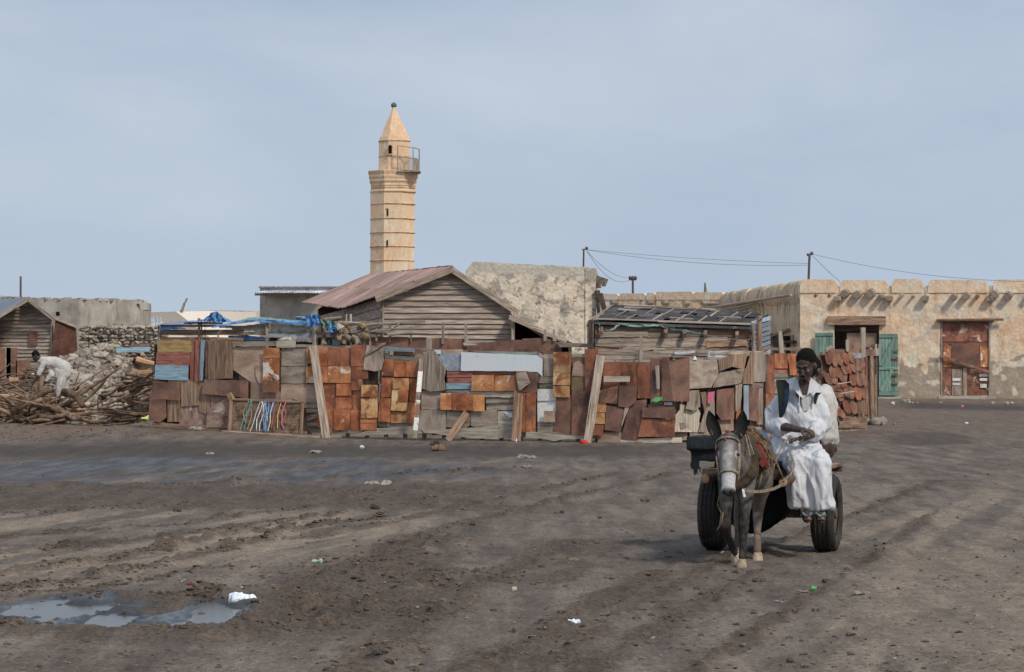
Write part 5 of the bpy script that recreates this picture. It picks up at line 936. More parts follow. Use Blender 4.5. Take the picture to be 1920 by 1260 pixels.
for a, b, r in (((480, 100), (920, 105), .04), ((300, 90), (810, 22), .05), ((690, 128), (1040, 115), .04), ((480, 120), (760, 90), .04), ((740, 60), (800, 10), .035), ((470, 95), (640, 125), .035), ((270, 110), (560, 40), .05)):
    A, B = IL.pt(*z3(*a), .15), IL.pt(*z3(*b), .1); mid = A.lerp(B, .5) + Vector((0, 0, random.uniform(-.06, .06))); ob('branch', MB().tube([A, mid, B], [r, r * .8, r * .5], 6), 'wood_grey', inner, grain=B - A)
for a, b in (((1640, 200), (1920, 215)),): pass
panel('plank', 'wood_grey', Pz(z4, (290, 190), (640, 205), (640, 235), (340, 232)), 5, .03, .3, 'h', inner, IL); panel('plank', 'wood_grey', Pz(z3, (290, 20), (620, 5), (630, 15), (400, 42), (300, 42)), 5, .03, .2, 'h', inner, IL)
panel('plank', 'wood_grey', Pz(z3, (920, 240), (1380, 262), (1380, 275), (1010, 262)), 6, .03, .2, 'h', inner, IL); panel('plank', 'wood_pale', Pz(z3, (1336, 195), (1450, 205), (1450, 215), (1340, 218)), 6, .03, .2, 'h', inner, IL)
for x, yy in ((190, 175), (268, 170)): panel('upright', 'wood_pale', [z4(x, 80), z4(x + 18, 180)], 3, .04, .1, 'v', inner, IL)
# ---- blue tarp shelter inside the yard
sh = empty('tarp_shelter', V(470, 800, 66), 0, 'low makeshift shelter with a ragged blue tarp roof over the left of the fence', 'shelter')
TL = Line([(296, 63.5), (655, 62)])
def strip(name, mat, top, bot, n=40, amp=.05, off=.1, seed=0, depth=.0, rows=5, par=None, ln=None):
    """crumpled cloth strip: top and bottom polylines in pixels"""
    ln = ln or TL; rs = []; tx, ty = zip(*top); bx, by = zip(*bot)
    for j in range(rows):
        f = j / (rows - 1); r = []
        for k in range(n + 1):
            xa, xb = lerp(tx[0], tx[-1], k / n), lerp(bx[0], bx[-1], k / n); ya, yb = np.interp(xa, tx, ty), np.interp(xb, bx, by)
            x, y = lerp(xa, xb, f), lerp(ya, yb, f); d = mn.noise(Vector((x * .15, y * .2, seed))) * amp + mn.noise(Vector((x * .5, y * .5, seed + 3))) * amp * .6
            e = (mn.noise(Vector((x * .8, j, seed))) * 2.2 if j in (0, rows - 1) else 0)
            p = ln.pt(x, y + e, off + d - depth * (1 - f)); r.append(p)
        rs.append(r)
    m = MB().sheet(rs); k0 = len(m.v); m2 = [v + Vector((0, .012, 0)) for v in m.v]; m.add(m2, [tuple(reversed(f)) for f in m.f])
    return ob(name, m, mat, par or sh, smooth=True)
q = lambda *a: [z2(*p) for p in a]
strip('tarp', 'tarp_blue', q((80, 205), (180, 190), (330, 180), (440, 165), (560, 150), (640, 195)), q((90, 222), (200, 212), (330, 205), (440, 196), (560, 190), (650, 200)), depth=.8, off=.3)
strip('tarp', 'tarp_blue', q((540, 150), (580, 120), (620, 108), (660, 140), (690, 185)), q((500, 195), (580, 200), (620, 205), (660, 205), (690, 200)), 24, .12, .35, 4)
strip('tarp', 'tarp_green', q((680, 185), (760, 155), (860, 150), (1000, 165), (1180, 180), (1400, 190)), q((680, 205), (760, 195), (860, 190), (1000, 185), (1180, 195), (1400, 205)), depth=.9, off=.25, seed=7)
strip('tarp', 'tarp_blue', q((580, 235), (760, 200), (950, 178), (1180, 185), (1320, 195), (1450, 180)), q((585, 250), (760, 222), (950, 195), (1180, 208), (1320, 225), (1470, 240)), off=.42, seed=9)
strip('tarp', 'tarp_blue', q((1370, 160), (1400, 128), (1440, 140), (1490, 135)), q((1400, 240), (1430, 245), (1460, 240), (1500, 205)), 20, .15, .42, 12)
strip('tarp', 'tarp_blue', q((1270, 155), (1310, 148), (1350, 155), (1420, 160)), q((1270, 165), (1310, 165), (1350, 168), (1420, 172)), 14, .08, .3, 15)
strip('tarp', 'tarp_green', q((1490, 180), (1550, 185), (1620, 195)), q((1520, 260), (1560, 280), (1610, 250)), 16, .2, .3, 17); strip('tarp', 'tarp_blue', q((1530, 230), (1600, 235), (1660, 235)), q((1560, 300), (1600, 290), (1640, 265)), 16, .2, .35, 19)
strip('tarp', 'tarp_blue', q((108, 232), (240, 240), (320, 250)), q((108, 275), (170, 262), (320, 256)), 14, .05, .1, 21); strip('tarp', 'tarp_blue', q((620, 312), (780, 305), (980, 330)), q((640, 345), (800, 350), (970, 352)), 16, .06, -.3, 23)
strip('plastic_sheet', 'tarp_white', q((690, 240), (860, 220), (1010, 208)), q((700, 268), (860, 275), (1000, 282)), 20, .08, .0, 25); strip('plastic_sheet', 'tarp_white', q((1025, 215), (1200, 222), (1385, 235)), q((1025, 282), (1200, 285), (1390, 290)), 20, .1, .0, 27); strip('plastic_sheet', 'tarp_white', q((1090, 340), (1200, 312), (1400, 320)), q((1090, 358), (1200, 362), (1400, 366)), 20, .1, .1, 29)
strip('plastic_sheet', 'tarp_green', q((1520, 345), (1570, 340), (1625, 350)), q((1520, 385), (1570, 392), (1625, 392)), 8, .05, .1, 31)
for x0, y0, x1, y1, m in ((100, 262, 800, 308, 'wood_brown'), (780, 278, 1440, 306, 'wood_grey'), (100, 218, 580, 240, 'blue_grey'), (300, 196, 620, 214, 'wood_brown'), (600, 228, 1000, 246, 'wood_grey'), (100, 325, 600, 350, 'wood_brown'), (1000, 296, 1430, 318, 'blue_grey')):
    panel('rail', m, [z2(x0, y0), z2(x1, y1)], 2, .06, .4, 'h', sh, TL)
for x, y0, y1, w, m in ((90, 222, 345, 14, 'blue_grey'), (425, 165, 335, 22, 'wood_brown'), (450, 175, 335, 14, 'wood_brown'), (995, 205, 345, 24, 'wood_grey'), (1390, 240, 400, 44, 'wood_grey'), (1462, 200, 400, 40, 'wood_brown'), (590, 300, 345, 14, 'wood_grey'), (1630, 290, 400, 20, 'wood_dark'), (1670, 130, 220, 14, 'wood_pale'), (1705, 130, 190, 18, 'wood_pale'), (484, 190, 335, 5, 'wood_dark'), (1540, 260, 400, 16, 'wood_dark')):
    A, B = TL.pt(*z2(x + w / 2, y1 + 300), .1), TL.pt(*z2(x + w / 2, y0), .12); ob('post', MB().tube([A, B], w / 4.5 / 2 / F * 65, 7), m, sh, grain=(0, 0, 1))
ob('dark_inside', slab(TL, 300, 632, 640, 660, -1.2, .05), 'black', sh)  # near-black strip hung in place of the shade inside the shelter
for k in range(26):
    a = z2(1490 + random.uniform(0, 320), random.uniform(200, 340)); b = (a[0] + random.uniform(-12, 12), a[1] + random.uniform(5, 22)); A, B = TL.pt(*a, random.uniform(0, .4)), TL.pt(*b, random.uniform(0, .4)); ob('rag', MB().tube([A, A.lerp(B, .5) + Vector((.05, -.05, 0)), B], [.05, .09 * random.random() + .03, .04], 6), random.choice(['wood_brown', 'bag_grey', 'wood_pale', 'rope']), sh, grain=B - A)
for a, b in (((1620, 205), (1810, 210)), ((1640, 275), (1830, 225)), ((1270, 165), (1560, 200)), ((1600, 330), (1800, 245)), ((1500, 180), (1640, 160))): A, B = TL.pt(*z2(*a), .2), TL.pt(*z2(*b), .15); ob('pole', MB().tube([A, B], [.05, .035], 6), 'wood_grey', sh, grain=B - A)
# ---- wooden shack with felt roof
sk = empty('wooden_shack', V(1270, 800, 61), 0, 'plank shack with a patched black felt roof behind the fence', 'shed')
KL = Line([(1113, 60), (1405, 61), (1442, 66)]); YK = 61
rows = [612, 622, 632, 640, 650, 657, 666, 674, 684, 700, 720, 745, 770]
for i in range(len(rows) - 1):
    xs = [1115]; 
    while xs[-1] < 1404: xs.append(min(1405, xs[-1] + random.uniform(45, 120)))
    for a, b in zip(xs[:-1], xs[1:]):
        tl = random.uniform(-2, 2); panel('plank', random.choice(['wood_barn', 'wood_barn', 'wood_brown', 'wood_grey']), [(a, rows[i + 1] + tl), (b, rows[i + 1] - tl), (b, rows[i] - .6 - tl), (a, rows[i] - .6 + tl)], (i % 2) + random.random(), .03, .7, 'h', sk, KL)
ob('front_backing', slab(KL, 1115, 606, 1404, 775, -.06, .05), 'wood_dark', sk)
def kr(u, v): # roof point: u along 0..1, v from ridge 0 to eave 1
    A, B = V(1150, 571, 64.6), V(1425, 588, 65.4); C, D = V(1112, 603, 59.8), V(1412, 613, 60.8); return A.lerp(B, u).lerp(C.lerp(D, u), v)
ob('roof_deck', MB().prism([kr(0, 1), kr(1, 1), kr(1, 0), kr(0, 0)], Vector((0, 0, -.06))), 'roof_felt', sk, grain=(1, 0, 0))
def kq(nm, m, u0, v0, u1, v1, l, sk_=0):
    P = [kr(u0 + sk_, v1), kr(u1 + sk_, v1), kr(u1, v0), kr(u0, v0)]; P = [p + Vector((0, -.01, l + random.uniform(0, .02))) for p in P]; ob(nm, MB().prism(P, Vector((0, 0, -.015))), m, sk, grain=(1, 0, 0))
for u0, v0, u1, v1 in ((.16, .3, .33, .62), (.02, .66, .22, .93), (.24, .6, .42, .93), (.35, .02, .5, .4), (.4, .42, .58, .75), (.46, .76, .6, .96), (.5, .02, .66, .33), (.6, .34, .74, .8), (.68, .02, .84, .38), (.76, .4, .88, .8), (.86, .03, 1, .4), (.62, .8, .8, .97), (.88, .62, 1, .84), (.12, .78, .26, .94), (.3, .05, .36, .3), (.2, .04, .3, .2)): kq('felt_sheet', 'roof_felt', u0, v0, u1, v1, .03, random.uniform(-.02, .01))
for u, v0, v1 in ((.14, .3, .75), (.3, .2, .6), (.22, .6, .95), (.42, .1, .5), (.38, .5, .95), (.57, .1, .5), (.53, .5, .95), (.72, .1, .5), (.67, .5, .95), (.85, .1, .55), (.8, .5, .95), (.94, .1, .5), (.01, .1, 1)): kq('batten', 'ply_grey', u, v0, u + .009, v1, .045, -.03)
for u0, v0, u1, v1 in ((.08, .05, .3, .1), (.1, .18, .28, .24), (.08, .35, .2, .4), (.45, .72, .6, .76), (.74, .5, .9, .53), (.6, .02, .7, .08), (0, .94, .4, 1.0), (.4, .95, .75, 1.0), (.6, .93, 1.0, 1.0), (.3, .1, .5, .14)): kq('roof_slat', 'wood_grey', u0, v0, u1, v1, .05)
for u in (.45, .57, .7, .05, .9): ob('rafter_end', MB().beam(kr(u, .97) + Vector((0, .1, -.1)), kr(u, 1.02) + Vector((0, -.02, -.25)), .09, .12), 'wood_brown', sk, grain=(0, 0, 1))
ob('side_wall', MB().prism([KL.pt(1405, 780), KL.pt(1441, 772), KL.pt(1441, 590), KL.pt(1405, 608)], Vector((-.02, .1, 0))), 'mudbrick_grey' if 'mudbrick_grey' in M else 'roof_felt', sk)
for k in range(11):
    y = 596 + k * 9; panel('side_slat', random.choice(['tin', 'wood_grey', 'blue_grey']), [(1406, y + 14), (1440, y + 4), (1440, y - 3), (1406, y + 7)], 2, .03, .8, 'h', sk, KL)
ob('corner_post', MB().tube([KL.pt(1413, 780, .15), KL.pt(1412, 592, .15)], .065, 7), 'wood_brown', sk, grain=(0, 0, 1)); ob('corner_post', MB().tube([KL.pt(1406, 780, .2), KL.pt(1405, 606, .2)], .045, 7), 'wood_grey', sk, grain=(0, 0, 1))
KT = Line([(1100, 59.3), (1460, 60.4)])
q4 = lambda *a: [(1080 + x / 4.571, 480 + y / 4.571) for x, y in a]
for m, t_, b_, s in (('tarp_green', ((165, 565), (210, 640), (280, 630), (350, 580)), ((185, 575), (205, 655), (285, 645), (360, 592)), 1), ('tarp_green', ((340, 575), (500, 585), (700, 590)), ((350, 592), (500, 610), (690, 602)), 2), ('tarp_green', ((700, 595), (880, 625), (1055, 655)), ((705, 605), (870, 642), (1045, 670)), 3), ('tarp_green', ((1540, 560), (1580, 520), (1620, 490)), ((1550, 575), (1590, 530), (1630, 500)), 4)):
    strip('torn_netting', m, q4(*t_), q4(*b_), 20, .06, .15, s, par=sk, ln=KT)
wire(KT.pt(*q4((1055, 662))[0], .1), KT.pt(*q4((1480, 715))[0], .1), .05, 'dark cable hanging across the plank shack front', r=.014)
# ------------------------------------------------------------ stone wall and rubble at the left
rng = random.Random(11)
sw = empty('dry_stone_wall', V(230, 690, 90), 0, 'partly collapsed dry stone wall of pale coral blocks below the grey house', 'wall')
WL = Line([(150, 89.4), (305, 88.2)])
ob('wall_core', MB().prism([WL.pt(150, 700, -.2), WL.pt(305, 700, -.2), WL.pt(305, 612, -.25), WL.pt(240, 608, -.25), WL.pt(200, 605, -.25), WL.pt(155, 616, -.25)], Vector((0, .6, 0))), 'stone', sw)
def stone_mesh(seed, n=1):
    r = random.Random(seed); bm = bmesh.new(); bmesh.ops.create_icosphere(bm, subdivisions=n, radius=.5)
    for v in bm.verts: v.co *= 1 + r.uniform(-.22, .22); v.co = Vector([max(-.42, min(.42, c)) for c in v.co])
    me = bpy.data.meshes.new('stone'); bm.to_mesh(me); bm.free(); me.materials.append(M['stone']); return me
SM = [stone_mesh(i) for i in range(14)]
def stone(p, s, parent=None, label=None, cat=None, group=None, name='stone'):
    o = bpy.data.objects.new(name, rng.choice(SM)); COL.objects.link(o)
    if parent: o.parent = parent; p = wm(parent).inverted() @ Vector(p)
    o.location = p; o.scale = s; o.rotation_euler = (rng.uniform(-.4, .4), rng.uniform(-.4, .4), rng.uniform(0, 6.3)); return tag(o, label, cat, group)
y = 611; n = 0
while y < 672 and n < 292:
    x = 150 + rng.uniform(0, 5); h = rng.uniform(4.5, 7)
    while x < 304:
        w = rng.uniform(5, 11); top = 603 + 5 * N2(x, 0, .06) + (6 if 262 < x else 0)
        if y > top and n < 292: p = WL.pt(x + w / 2, y + h / 2, rng.uniform(-.08, .1)); stone(p, (w * 1.3 / F * 88, .35, h * 1.4 / F * 88), sw); n += 1
        x += w
    y += h
# rubble slope: loose stones, each a thing, smaller ones as one mass
k = 0
for i in range(230):
    px = rng.uniform(120, 302); py = 655 + 100 * rng.random() ** 1.1
    if px < 150 and py > 735: continue
    Yg = lerp(86, 69, (py - 655) / 100) + rng.uniform(-.6, .6); X = (px - 960) / F * Yg; z = gz(X, Yg); zt = CAMH - (py - HZ) / F * Yg
    s = rng.uniform(.14, .5) * (1.1 if py < 720 else .7)
    stone((X, Yg, z + s * .2), (s * rng.uniform(.8, 1.4), s, s * rng.uniform(.5, .9)), None, 'loose pale coral stone on the rubble slope left of the painted boards', 'stone', 'stones scattered over the rubble slope', 'rubble_stone')
xs = []; 
for i in range(2600): Yg = 66 + 22 * rng.random(); px = rng.uniform(95, 320); xs.append(((px - 960) / F * Yg, Yg))
xa = np.array(xs); zz = gzs(xa[:, 0], xa[:, 1]); lumps('rubble', [(a, b, c) for (a, b), c in zip(xs, zz)], [.05 + .12 * rng.random() ** 2 for _ in xs], 'stone', .7, 1, 9, label='small broken stones covering the slope below the wall', cat='rubble')
for nm, m, (x, y, w, h), Yd, lb in (('blue_board', 'blue', (218, 652, 62, 9), 80, 'pale blue board resting on the rubble below the stone wall'), ('rusty_board', 'rust_dark', (245, 646, 36, 5), 80.5, 'brown board behind the pale blue board on the rubble')):
    A, B = V(x, y + h / 2, Yd), V(x + w, y + h / 2 - 2, Yd); ob(nm, MB().beam(A, B, .05, h / F * Yd, up=(0, 0, 1)), m, grain=(1, 0, 0), label=lb, cat='board')
for x, y, m, s, lb in ((62, 684, 'bag_white', .25, 'white scrap lying by the plank shed'), (180, 722, 'black', .3, 'black rag on the rubble slope, upper one'), (190, 737, 'black', .35, 'black rag on the rubble slope, lower one'), (228, 744, 'blue_rag', .35, 'blue rag at the foot of the rubble slope'), (140, 731, 'tarp_green', .3, 'grey green rag beside the bending man'), (235, 783, 'purple', .32, 'violet rag under the brushwood by the fence corner'), (250, 780, 'purple', .25, 'smaller violet rag right beside the larger one'), (290, 800, 'yellowgreen', .3, 'yellow green plastic at the fence corner foot'), (262, 797, 'bag_grey', .2, 'grey wad of plastic near the fence corner'), (43, 793, 'bag_white', .18, 'clear white plastic bag in front of the firewood heap'), (252, 735, 'black', .3, 'dark hat shaped scrap on the brushwood')):
    Yg = gY(y) if y > 770 else lerp(84, 66, (y - 665) / 110)
    X = (x - 960) / F * Yg; z = gz(X, Yg); mb = MB(); 
    for _ in range(4): mb.ell((X + rng.uniform(-s, s) * .8, Yg + rng.uniform(-.1, .1), z + .06), (s * rng.uniform(.3, .6), s * .4, s * rng.uniform(.12, .3)), (0, rng.uniform(-30, 30), 0), 8)
    ob('rag' if m not in ('bag_white', 'bag_grey') else 'plastic_bag', fuse(mb, .03, 1, lambda c, n_: c + n_ * .03 * mn.noise(c * 9)), m, smooth=True, label=lb, cat='litter')
# ------------------------------------------------------------ firewood
def branch_pts(x, Y, L, ang, z0, lift, bend, n=6):
    P = []; a = ang; p = Vector((x, Y, z0)); st = L / n
    for i in range(n + 1): P.append(p.copy()); a += rng.uniform(-bend, bend); p = p + Vector((math.cos(a), math.sin(a) * .8, lift + rng.uniform(-.1, .1))) * st
    return P
def branch(x, Y, L, ang, z0, r, lift=0, bend=.3, lb=None, mat='branch', grp=None):
    P = branch_pts(x, Y, L, ang, z0, lift, bend); rs = [r * (1 - .55 * i / 6) * rng.uniform(.85, 1.15) for i in range(7)]
    mb = MB().tube(P, rs, 6)
    if rng.random() < .5 and L > 1: i = rng.randint(2, 4); d = Vector((rng.uniform(-1, 1), rng.uniform(-1, 1), .5)).normalized(); mb.tube([P[i], P[i] + d * L * .2, P[i] + d * L * .35 + Vector((0, 0, -.05))], [rs[i] * .7, rs[i] * .5, rs[i] * .3], 5)
    return ob('branch', mb, mat, smooth=True, label=lb, cat='branch', group=grp)
g1 = 'branches in the firewood heap in front of the bending man'
for i in range(95):
    px = min(185, rng.gauss(88, 42)); h = math.exp(-((px - 90) / 60) ** 2); Yg = rng.uniform(65.2, 68.5); X = (px - 960) / F * Yg; z = gz(X, Yg)
    branch(X, Yg, rng.uniform(.7, 1.9), rng.choice([0, math.pi]) + rng.uniform(-.7, .7), z + .05 + h * rng.uniform(0, .5), rng.uniform(.022, .07), rng.gauss(0, .35), .45, 'crooked grey brown branch in the low firewood heap at the feet of the bending man', rng.choice(['branch', 'branch', 'wood_grey_b']) if 'wood_grey_b' in M else 'branch', g1)
for (pts, r, lb) in (([(118, 735), (135, 738), (148, 748), (156, 762)], .11, 'thick bent branch arching over the right of the firewood heap'), ([(30, 766), (60, 750), (85, 735), (95, 728)], .1, 'thick smooth branch sloping up to the bending man'), ([(22, 774), (50, 758), (80, 748)], .08, 'long pale branch low on the left of the firewood heap'), ([(75, 780), (100, 783), (125, 778), (140, 786), (150, 784)], .075, 'thick reddish branch along the front of the firewood heap'), ([(85, 760), (110, 770), (140, 780), (170, 792), (200, 790)], .07, 'long winding branch reaching right from the firewood heap')):
    P = []
    for i, (x, y) in enumerate(pts): Yg = 65.4 - .1 * i; P.append(V(x, y, Yg))
    ob('branch', MB().tube(P, [r * (1 - .4 * i / len(P)) for i in range(len(P))], 8), 'branch', smooth=True, label=lb, cat='branch')
g2 = 'branches heaped against the left end of the fence'
for i in range(70):
    px = rng.gauss(262, 16); Yg = rng.uniform(65, 69); X = (min(px, 284) - 960) / F * Yg; z = max(gz(X, Yg), 0)
    branch(X - .4, Yg, rng.uniform(.6, 1.5), rng.uniform(-.6, .5), z + rng.uniform(.02, 1.25), rng.uniform(.02, .05), rng.uniform(-.3, .5), .3, 'dark thin branch in the brushwood heaped against the left end of the fence', 'branch', g2)
mb = MB()
for i in range(520):
    px = rng.uniform(-40, 105) if i < 330 else max(228, rng.gauss(264, 14)); Yg = (rng.uniform(66, 73) if i < 240 else rng.uniform(73, 80)) if i < 330 else rng.uniform(64.5, 68); X = (px - 960) / F * Yg; z = max(0, gz(X, Yg)) + rng.uniform(0, .22)
    P = branch_pts(X, Yg, rng.uniform(.4, 1.2), rng.choice([0, math.pi]) + rng.gauss(0, .7), z, rng.gauss(.03, .18), .5, 4); r = rng.uniform(.015, .05); mb.tube(P, [r, r, r * .8, r * .7, r * .5], 5)
ob('brushwood', mb, 'branch', kind='stuff', label='tangled brushwood covering the yard behind the firewood heap', cat='brushwood', smooth=True)
for x0, y0, x1, y1 in ((0, 745, 42, 741), (18, 713, 35, 712), (256, 674, 292, 683), (252, 700, 285, 697)):
    Yd = 66 if x0 > 200 else 70; ob('branch', MB().tube([V(x0, y0, Yd), V((x0 + x1) / 2, (y0 + y1) / 2 + 1, Yd), V(x1, y1, Yd)], [.09, .08, .06], 7), 'branch_cut', label={0: 'pale peeled log lying left of the firewood heap', 18: 'short pale peeled log up behind the firewood heap', 256: 'pale peeled branch sticking out above the fence end', 252: 'second pale branch in the brushwood beside the fence end'}[x0], cat='branch')
# ------------------------------------------------------------ people and donkey
skin = NG('dark_skin'); v = skin.coord('Object', (1, 1, 1), False)
skin.set(skin.b.inputs['Base Color'], skin.ramp(skin.noise(v, 30, 3), [(.35, (.05, .027, .018, 1)), (.65, (.088, .05, .034, 1))])); skin.b.inputs['Roughness'].default_value = .42; skin.b.inputs['Specular IOR Level'].default_value = .5; M['skin'] = skin.m
objmat('sole_skin', 'lighter_skin', [S(120, 80, 60), S(140, 95, 75)], sc=6)
objmat('hair', 'black_hair', [(.004, .004, .004, 1), (.009, .008, .008, 1)], sc=60, bump=.8, fine=120, rough=1)
objmat('eye_white', 'eye_white', [S(90, 82, 76, 1), S(104, 96, 88, 1)], sc=3, rough=.3)
objmat('eye_dark', 'eye_dark', [(.005, .004, .004, 1), (.008, .006, .005, 1)], sc=3, rough=.2)
objmat('lips', 'lips', [(.06, .028, .024, 1), (.08, .038, .032, 1)], sc=8, rough=.5)
def cloth(k, c0, c1, spots=()):
    g = NG('cloth_' + k); v = g.coord('Object', (1, 1, 1), False); f = g.noise(v, 5, 5); s = g.noise(g.n('ShaderNodeVectorMath', {0: v, 1: (1, 1, .35)}, operation='MULTIPLY').outputs[0], 16, 4, .6, 1.6)
    col = g.ramp(f, [(.35, c0), (.65, c1)])
    for c, sc_, lo, hi in spots: col = g.mix(g.mr(g.noise(v, sc_, 4, .6), lo, hi), col, c)
    g.set(g.b.inputs['Base Color'], col); g.b.inputs['Roughness'].default_value = .85; g.b.inputs['Specular IOR Level'].default_value = .15
    g.set(g.b.inputs['Normal'], g.n('ShaderNodeBump', {'Height': s, 'Strength': .55, 'Distance': .03}).outputs[0]); M[k] = g.m
cloth('robe', (.58, .59, .62, 1), (.68, .69, .72, 1), [((.5, .45, .4, 1), 6, .63, .74)])
cloth('shirt2', (.5, .48, .45, 1), (.62, .6, .57, 1), [((.44, .38, .32, 1), 6, .55, .7)])
cloth('undershirt', (.5, .49, .46, 1), (.6, .58, .55, 1)); cloth('trousers', (.52, .48, .4, 1), (.66, .62, .54, 1), [((.3, .24, .17, 1), 9, .56, .68)])
cloth('vest', (.018, .024, .02, 1), (.03, .034, .03, 1)); cloth('navy', (.016, .024, .05, 1), (.025, .038, .075, 1)); cloth('black_sheet', (.018, .022, .026, 1), (.032, .037, .042, 1))
cloth('red_cloth', (.16, .035, .03, 1), (.24, .055, .05, 1)); cloth('khaki', (.055, .042, .028, 1), (.09, .07, .048, 1)); cloth('blue_cloth', (.04, .1, .2, 1), (.07, .15, .28, 1)); cloth('purple_cloth', (.05, .02, .04, 1), (.08, .03, .06, 1))
A_ = math.radians(-15.0)
ax = G(1444.5, 1031.5); TC = Matrix.Translation(ax) @ Matrix.Rotation(A_, 4, 'Z'); TCi = TC.inverted()
def L(px, py, ly):
    """local point (cart axes: x to its left wheel, y backwards) that lies in pixel px, py at local depth ly"""
    r = Vector(((px - 960) / F, 1, -(py - HZ) / F)); o = TCi @ Vector((0, 0, CAMH)); d = TCi.to_3x3() @ r; t = (ly - o.y) / d.y; return o + d * t
def GL(px, py, z=0): return TCi @ G(px, py, z)
def fold(amp, k, ph=0, k2=None):
    return lambda i, t: 1 + amp * i * (math.sin(k * t + ph + .2 * i) + .5 * math.sin((k2 or k * 2 + 1) * t + i * .4 + 1))
# ---- cart
cart = empty('donkey_cart', ax, A_, 'two wheeled donkey cart on car tyres carrying the man in white', 'cart')
objmat('tyre', 'tyre_rubber', [S(34, 32, 30), S(54, 50, 46)], sc=6, rough=.85, spots=[(S(86, 76, 66), 3, .55, .7)], bump=.2)
objmat('cart_wood', 'cart_wood', [S(52, 42, 36), S(84, 70, 60)], sc=8); objmat('cart_steel', 'cart_steel', [S(52, 46, 42), S(78, 70, 62)], sc=8, rough=.7)
R_ = .338
for sx in (-1, 1):
    w = bpy.data.objects.new('wheel', None); COL.objects.link(w); w.parent = cart; w.location = (0, 0, 0); WM[w.name] = wm(cart)
    cxw = sx * .50; mb = MB(); pr = [(.2, -.075), (.225, -.095), (.29, -.105), (.322, -.092), (.336, -.06), (.338, 0), (.336, .06), (.322, .092), (.29, .105), (.225, .095), (.2, .075)]; n = 40; vs = []; fs = []
    for k in range(n):
        a = 2 * math.pi * k / n
        for (r, u) in pr: vs.append((cxw + u, r * math.cos(a), R_ + r * math.sin(a)))
    m = len(pr)
    for k in range(n): fs += [(k * m + j, ((k + 1) % n) * m + j, ((k + 1) % n) * m + j + 1, k * m + j + 1) for j in range(m - 1)]
    mb.add(vs, fs); ob('tyre', mb, 'tyre', w, local=True, smooth=True)
    tr = MB()
    for u in (-.055, -.02, .02, .055): tr.tube([(cxw + u, (R_ + .001) * math.cos(2 * math.pi * k / 48), R_ + (R_ + .001) * math.sin(2 * math.pi * k / 48)) for k in range(49)], .007, 4, False)
    ob('tread', tr, 'tyre', w, local=True, kind='stuff')
    mb = MB(); mb.tube([(cxw - .07, 0, R_), (cxw - .065, 0, R_), (cxw + .065, 0, R_), (cxw + .07, 0, R_)], [.2, .205, .205, .2], 28, False)
    mb.tube([(cxw + .02, 0, R_), (cxw + .035, 0, R_)], [.195, .195], 28); mb.tube([(cxw - .02, 0, R_), (cxw + .09, 0, R_)], [.06, .05], 14)
    for k in range(5): a = 2 * math.pi * k / 5; mb.tube([(cxw + .03, .1 * math.cos(a), R_ + .1 * math.sin(a)), (cxw + .055, .1 * math.cos(a), R_ + .1 * math.sin(a))], .011, 6)
    ob('rim', mb, 'cart_steel', w, local=True)
ob('axle', MB().box((0, 0, R_), (.86, .09, .09)), 'cart_steel', cart, local=True)
ob('spring_block', MB().box((-.3, 0, .55), (.07, .5, .12)).box((-.3, 0, .44), (.06, .1, .14)), 'cart_wood', cart, local=True); ob('spring_block', MB().box((.3, 0, .55), (.07, .5, .12)).box((.3, 0, .44), (.06, .1, .14)), 'cart_wood', cart, local=True)
for k in range(9): ob('bed_plank', MB().box((-.44 + .11 * k, .25, .725), (.104, 1.7, .03)), 'wood_brown', cart, local=True, grain=(0, 1, 0))
ob('front_rail', MB().box((0, -.63, .70), (.98, .06, .09)), 'cart_wood', cart, local=True); ob('rear_rail', MB().box((0, 1.1, .70), (.98, .06, .09)), 'cart_wood', cart, local=True)
s1 = L(1322, 898, -2.0); s2 = L(1468, 905, -1.25)
ob('shaft', MB().tube([s1, lerp(s1, Vector((-.36, -.6, .69)), .5), (-.36, -.6, .69), (-.38, .5, .68)], [.034, .038, .04, .04], 12), 'cart_wood', cart, local=True, grain=(0, 1, 0), smooth=False)
ob('shaft', MB().tube([s2, (.32, -.6, .69), (.34, .5, .68)], [.036, .04, .04], 12), 'cart_wood', cart, local=True, grain=(0, 1, 0))
for s in (s1, s2): ob('shaft_end', MB().ell(s + Vector((0, -.002, 0)), (.036, .01, .036)), 'branch_cut', cart, local=True)
# dark sheet slung under the bed
mb = MB(); secs = []
rows = []
for j in range(13):
    u = j / 12; x = lerp(-.42, .30, u); zb = .70 - .53 * math.sin(math.pi * (u * .9 + .08)) ** .55
    rows.append([Vector((x + .02 * mn.noise(Vector((j, k, 0))), lerp(-.42, .55, k / 8), zb + .05 * (k / 8) + .02 * mn.noise(Vector((j * .7, k * .9, 3))))) for k in range(9)])
mb.sheet(rows); k0 = len(mb.v); mb.add([v + Vector((0, 0, .015)) for v in mb.v], [tuple(reversed(f)) for f in mb.f]); ob('slung_sheet', mb, 'vest', cart, local=True, smooth=True)
mb = MB().add([(lerp(-.42, .30, u / 12), -.40 + .02 * math.sin(u), .70 - (.53 * math.sin(math.pi * (u / 12 * .9 + .08)) ** .55)) for u in range(13)] + [(lerp(-.42, .30, u / 12), -.44, .70) for u in range(12, -1, -1)], [tuple(range(26))]); mb.prism([Vector(v) for v in mb.v], Vector((0, .02, 0))); ob('slung_front', mb, 'vest', cart, local=True)
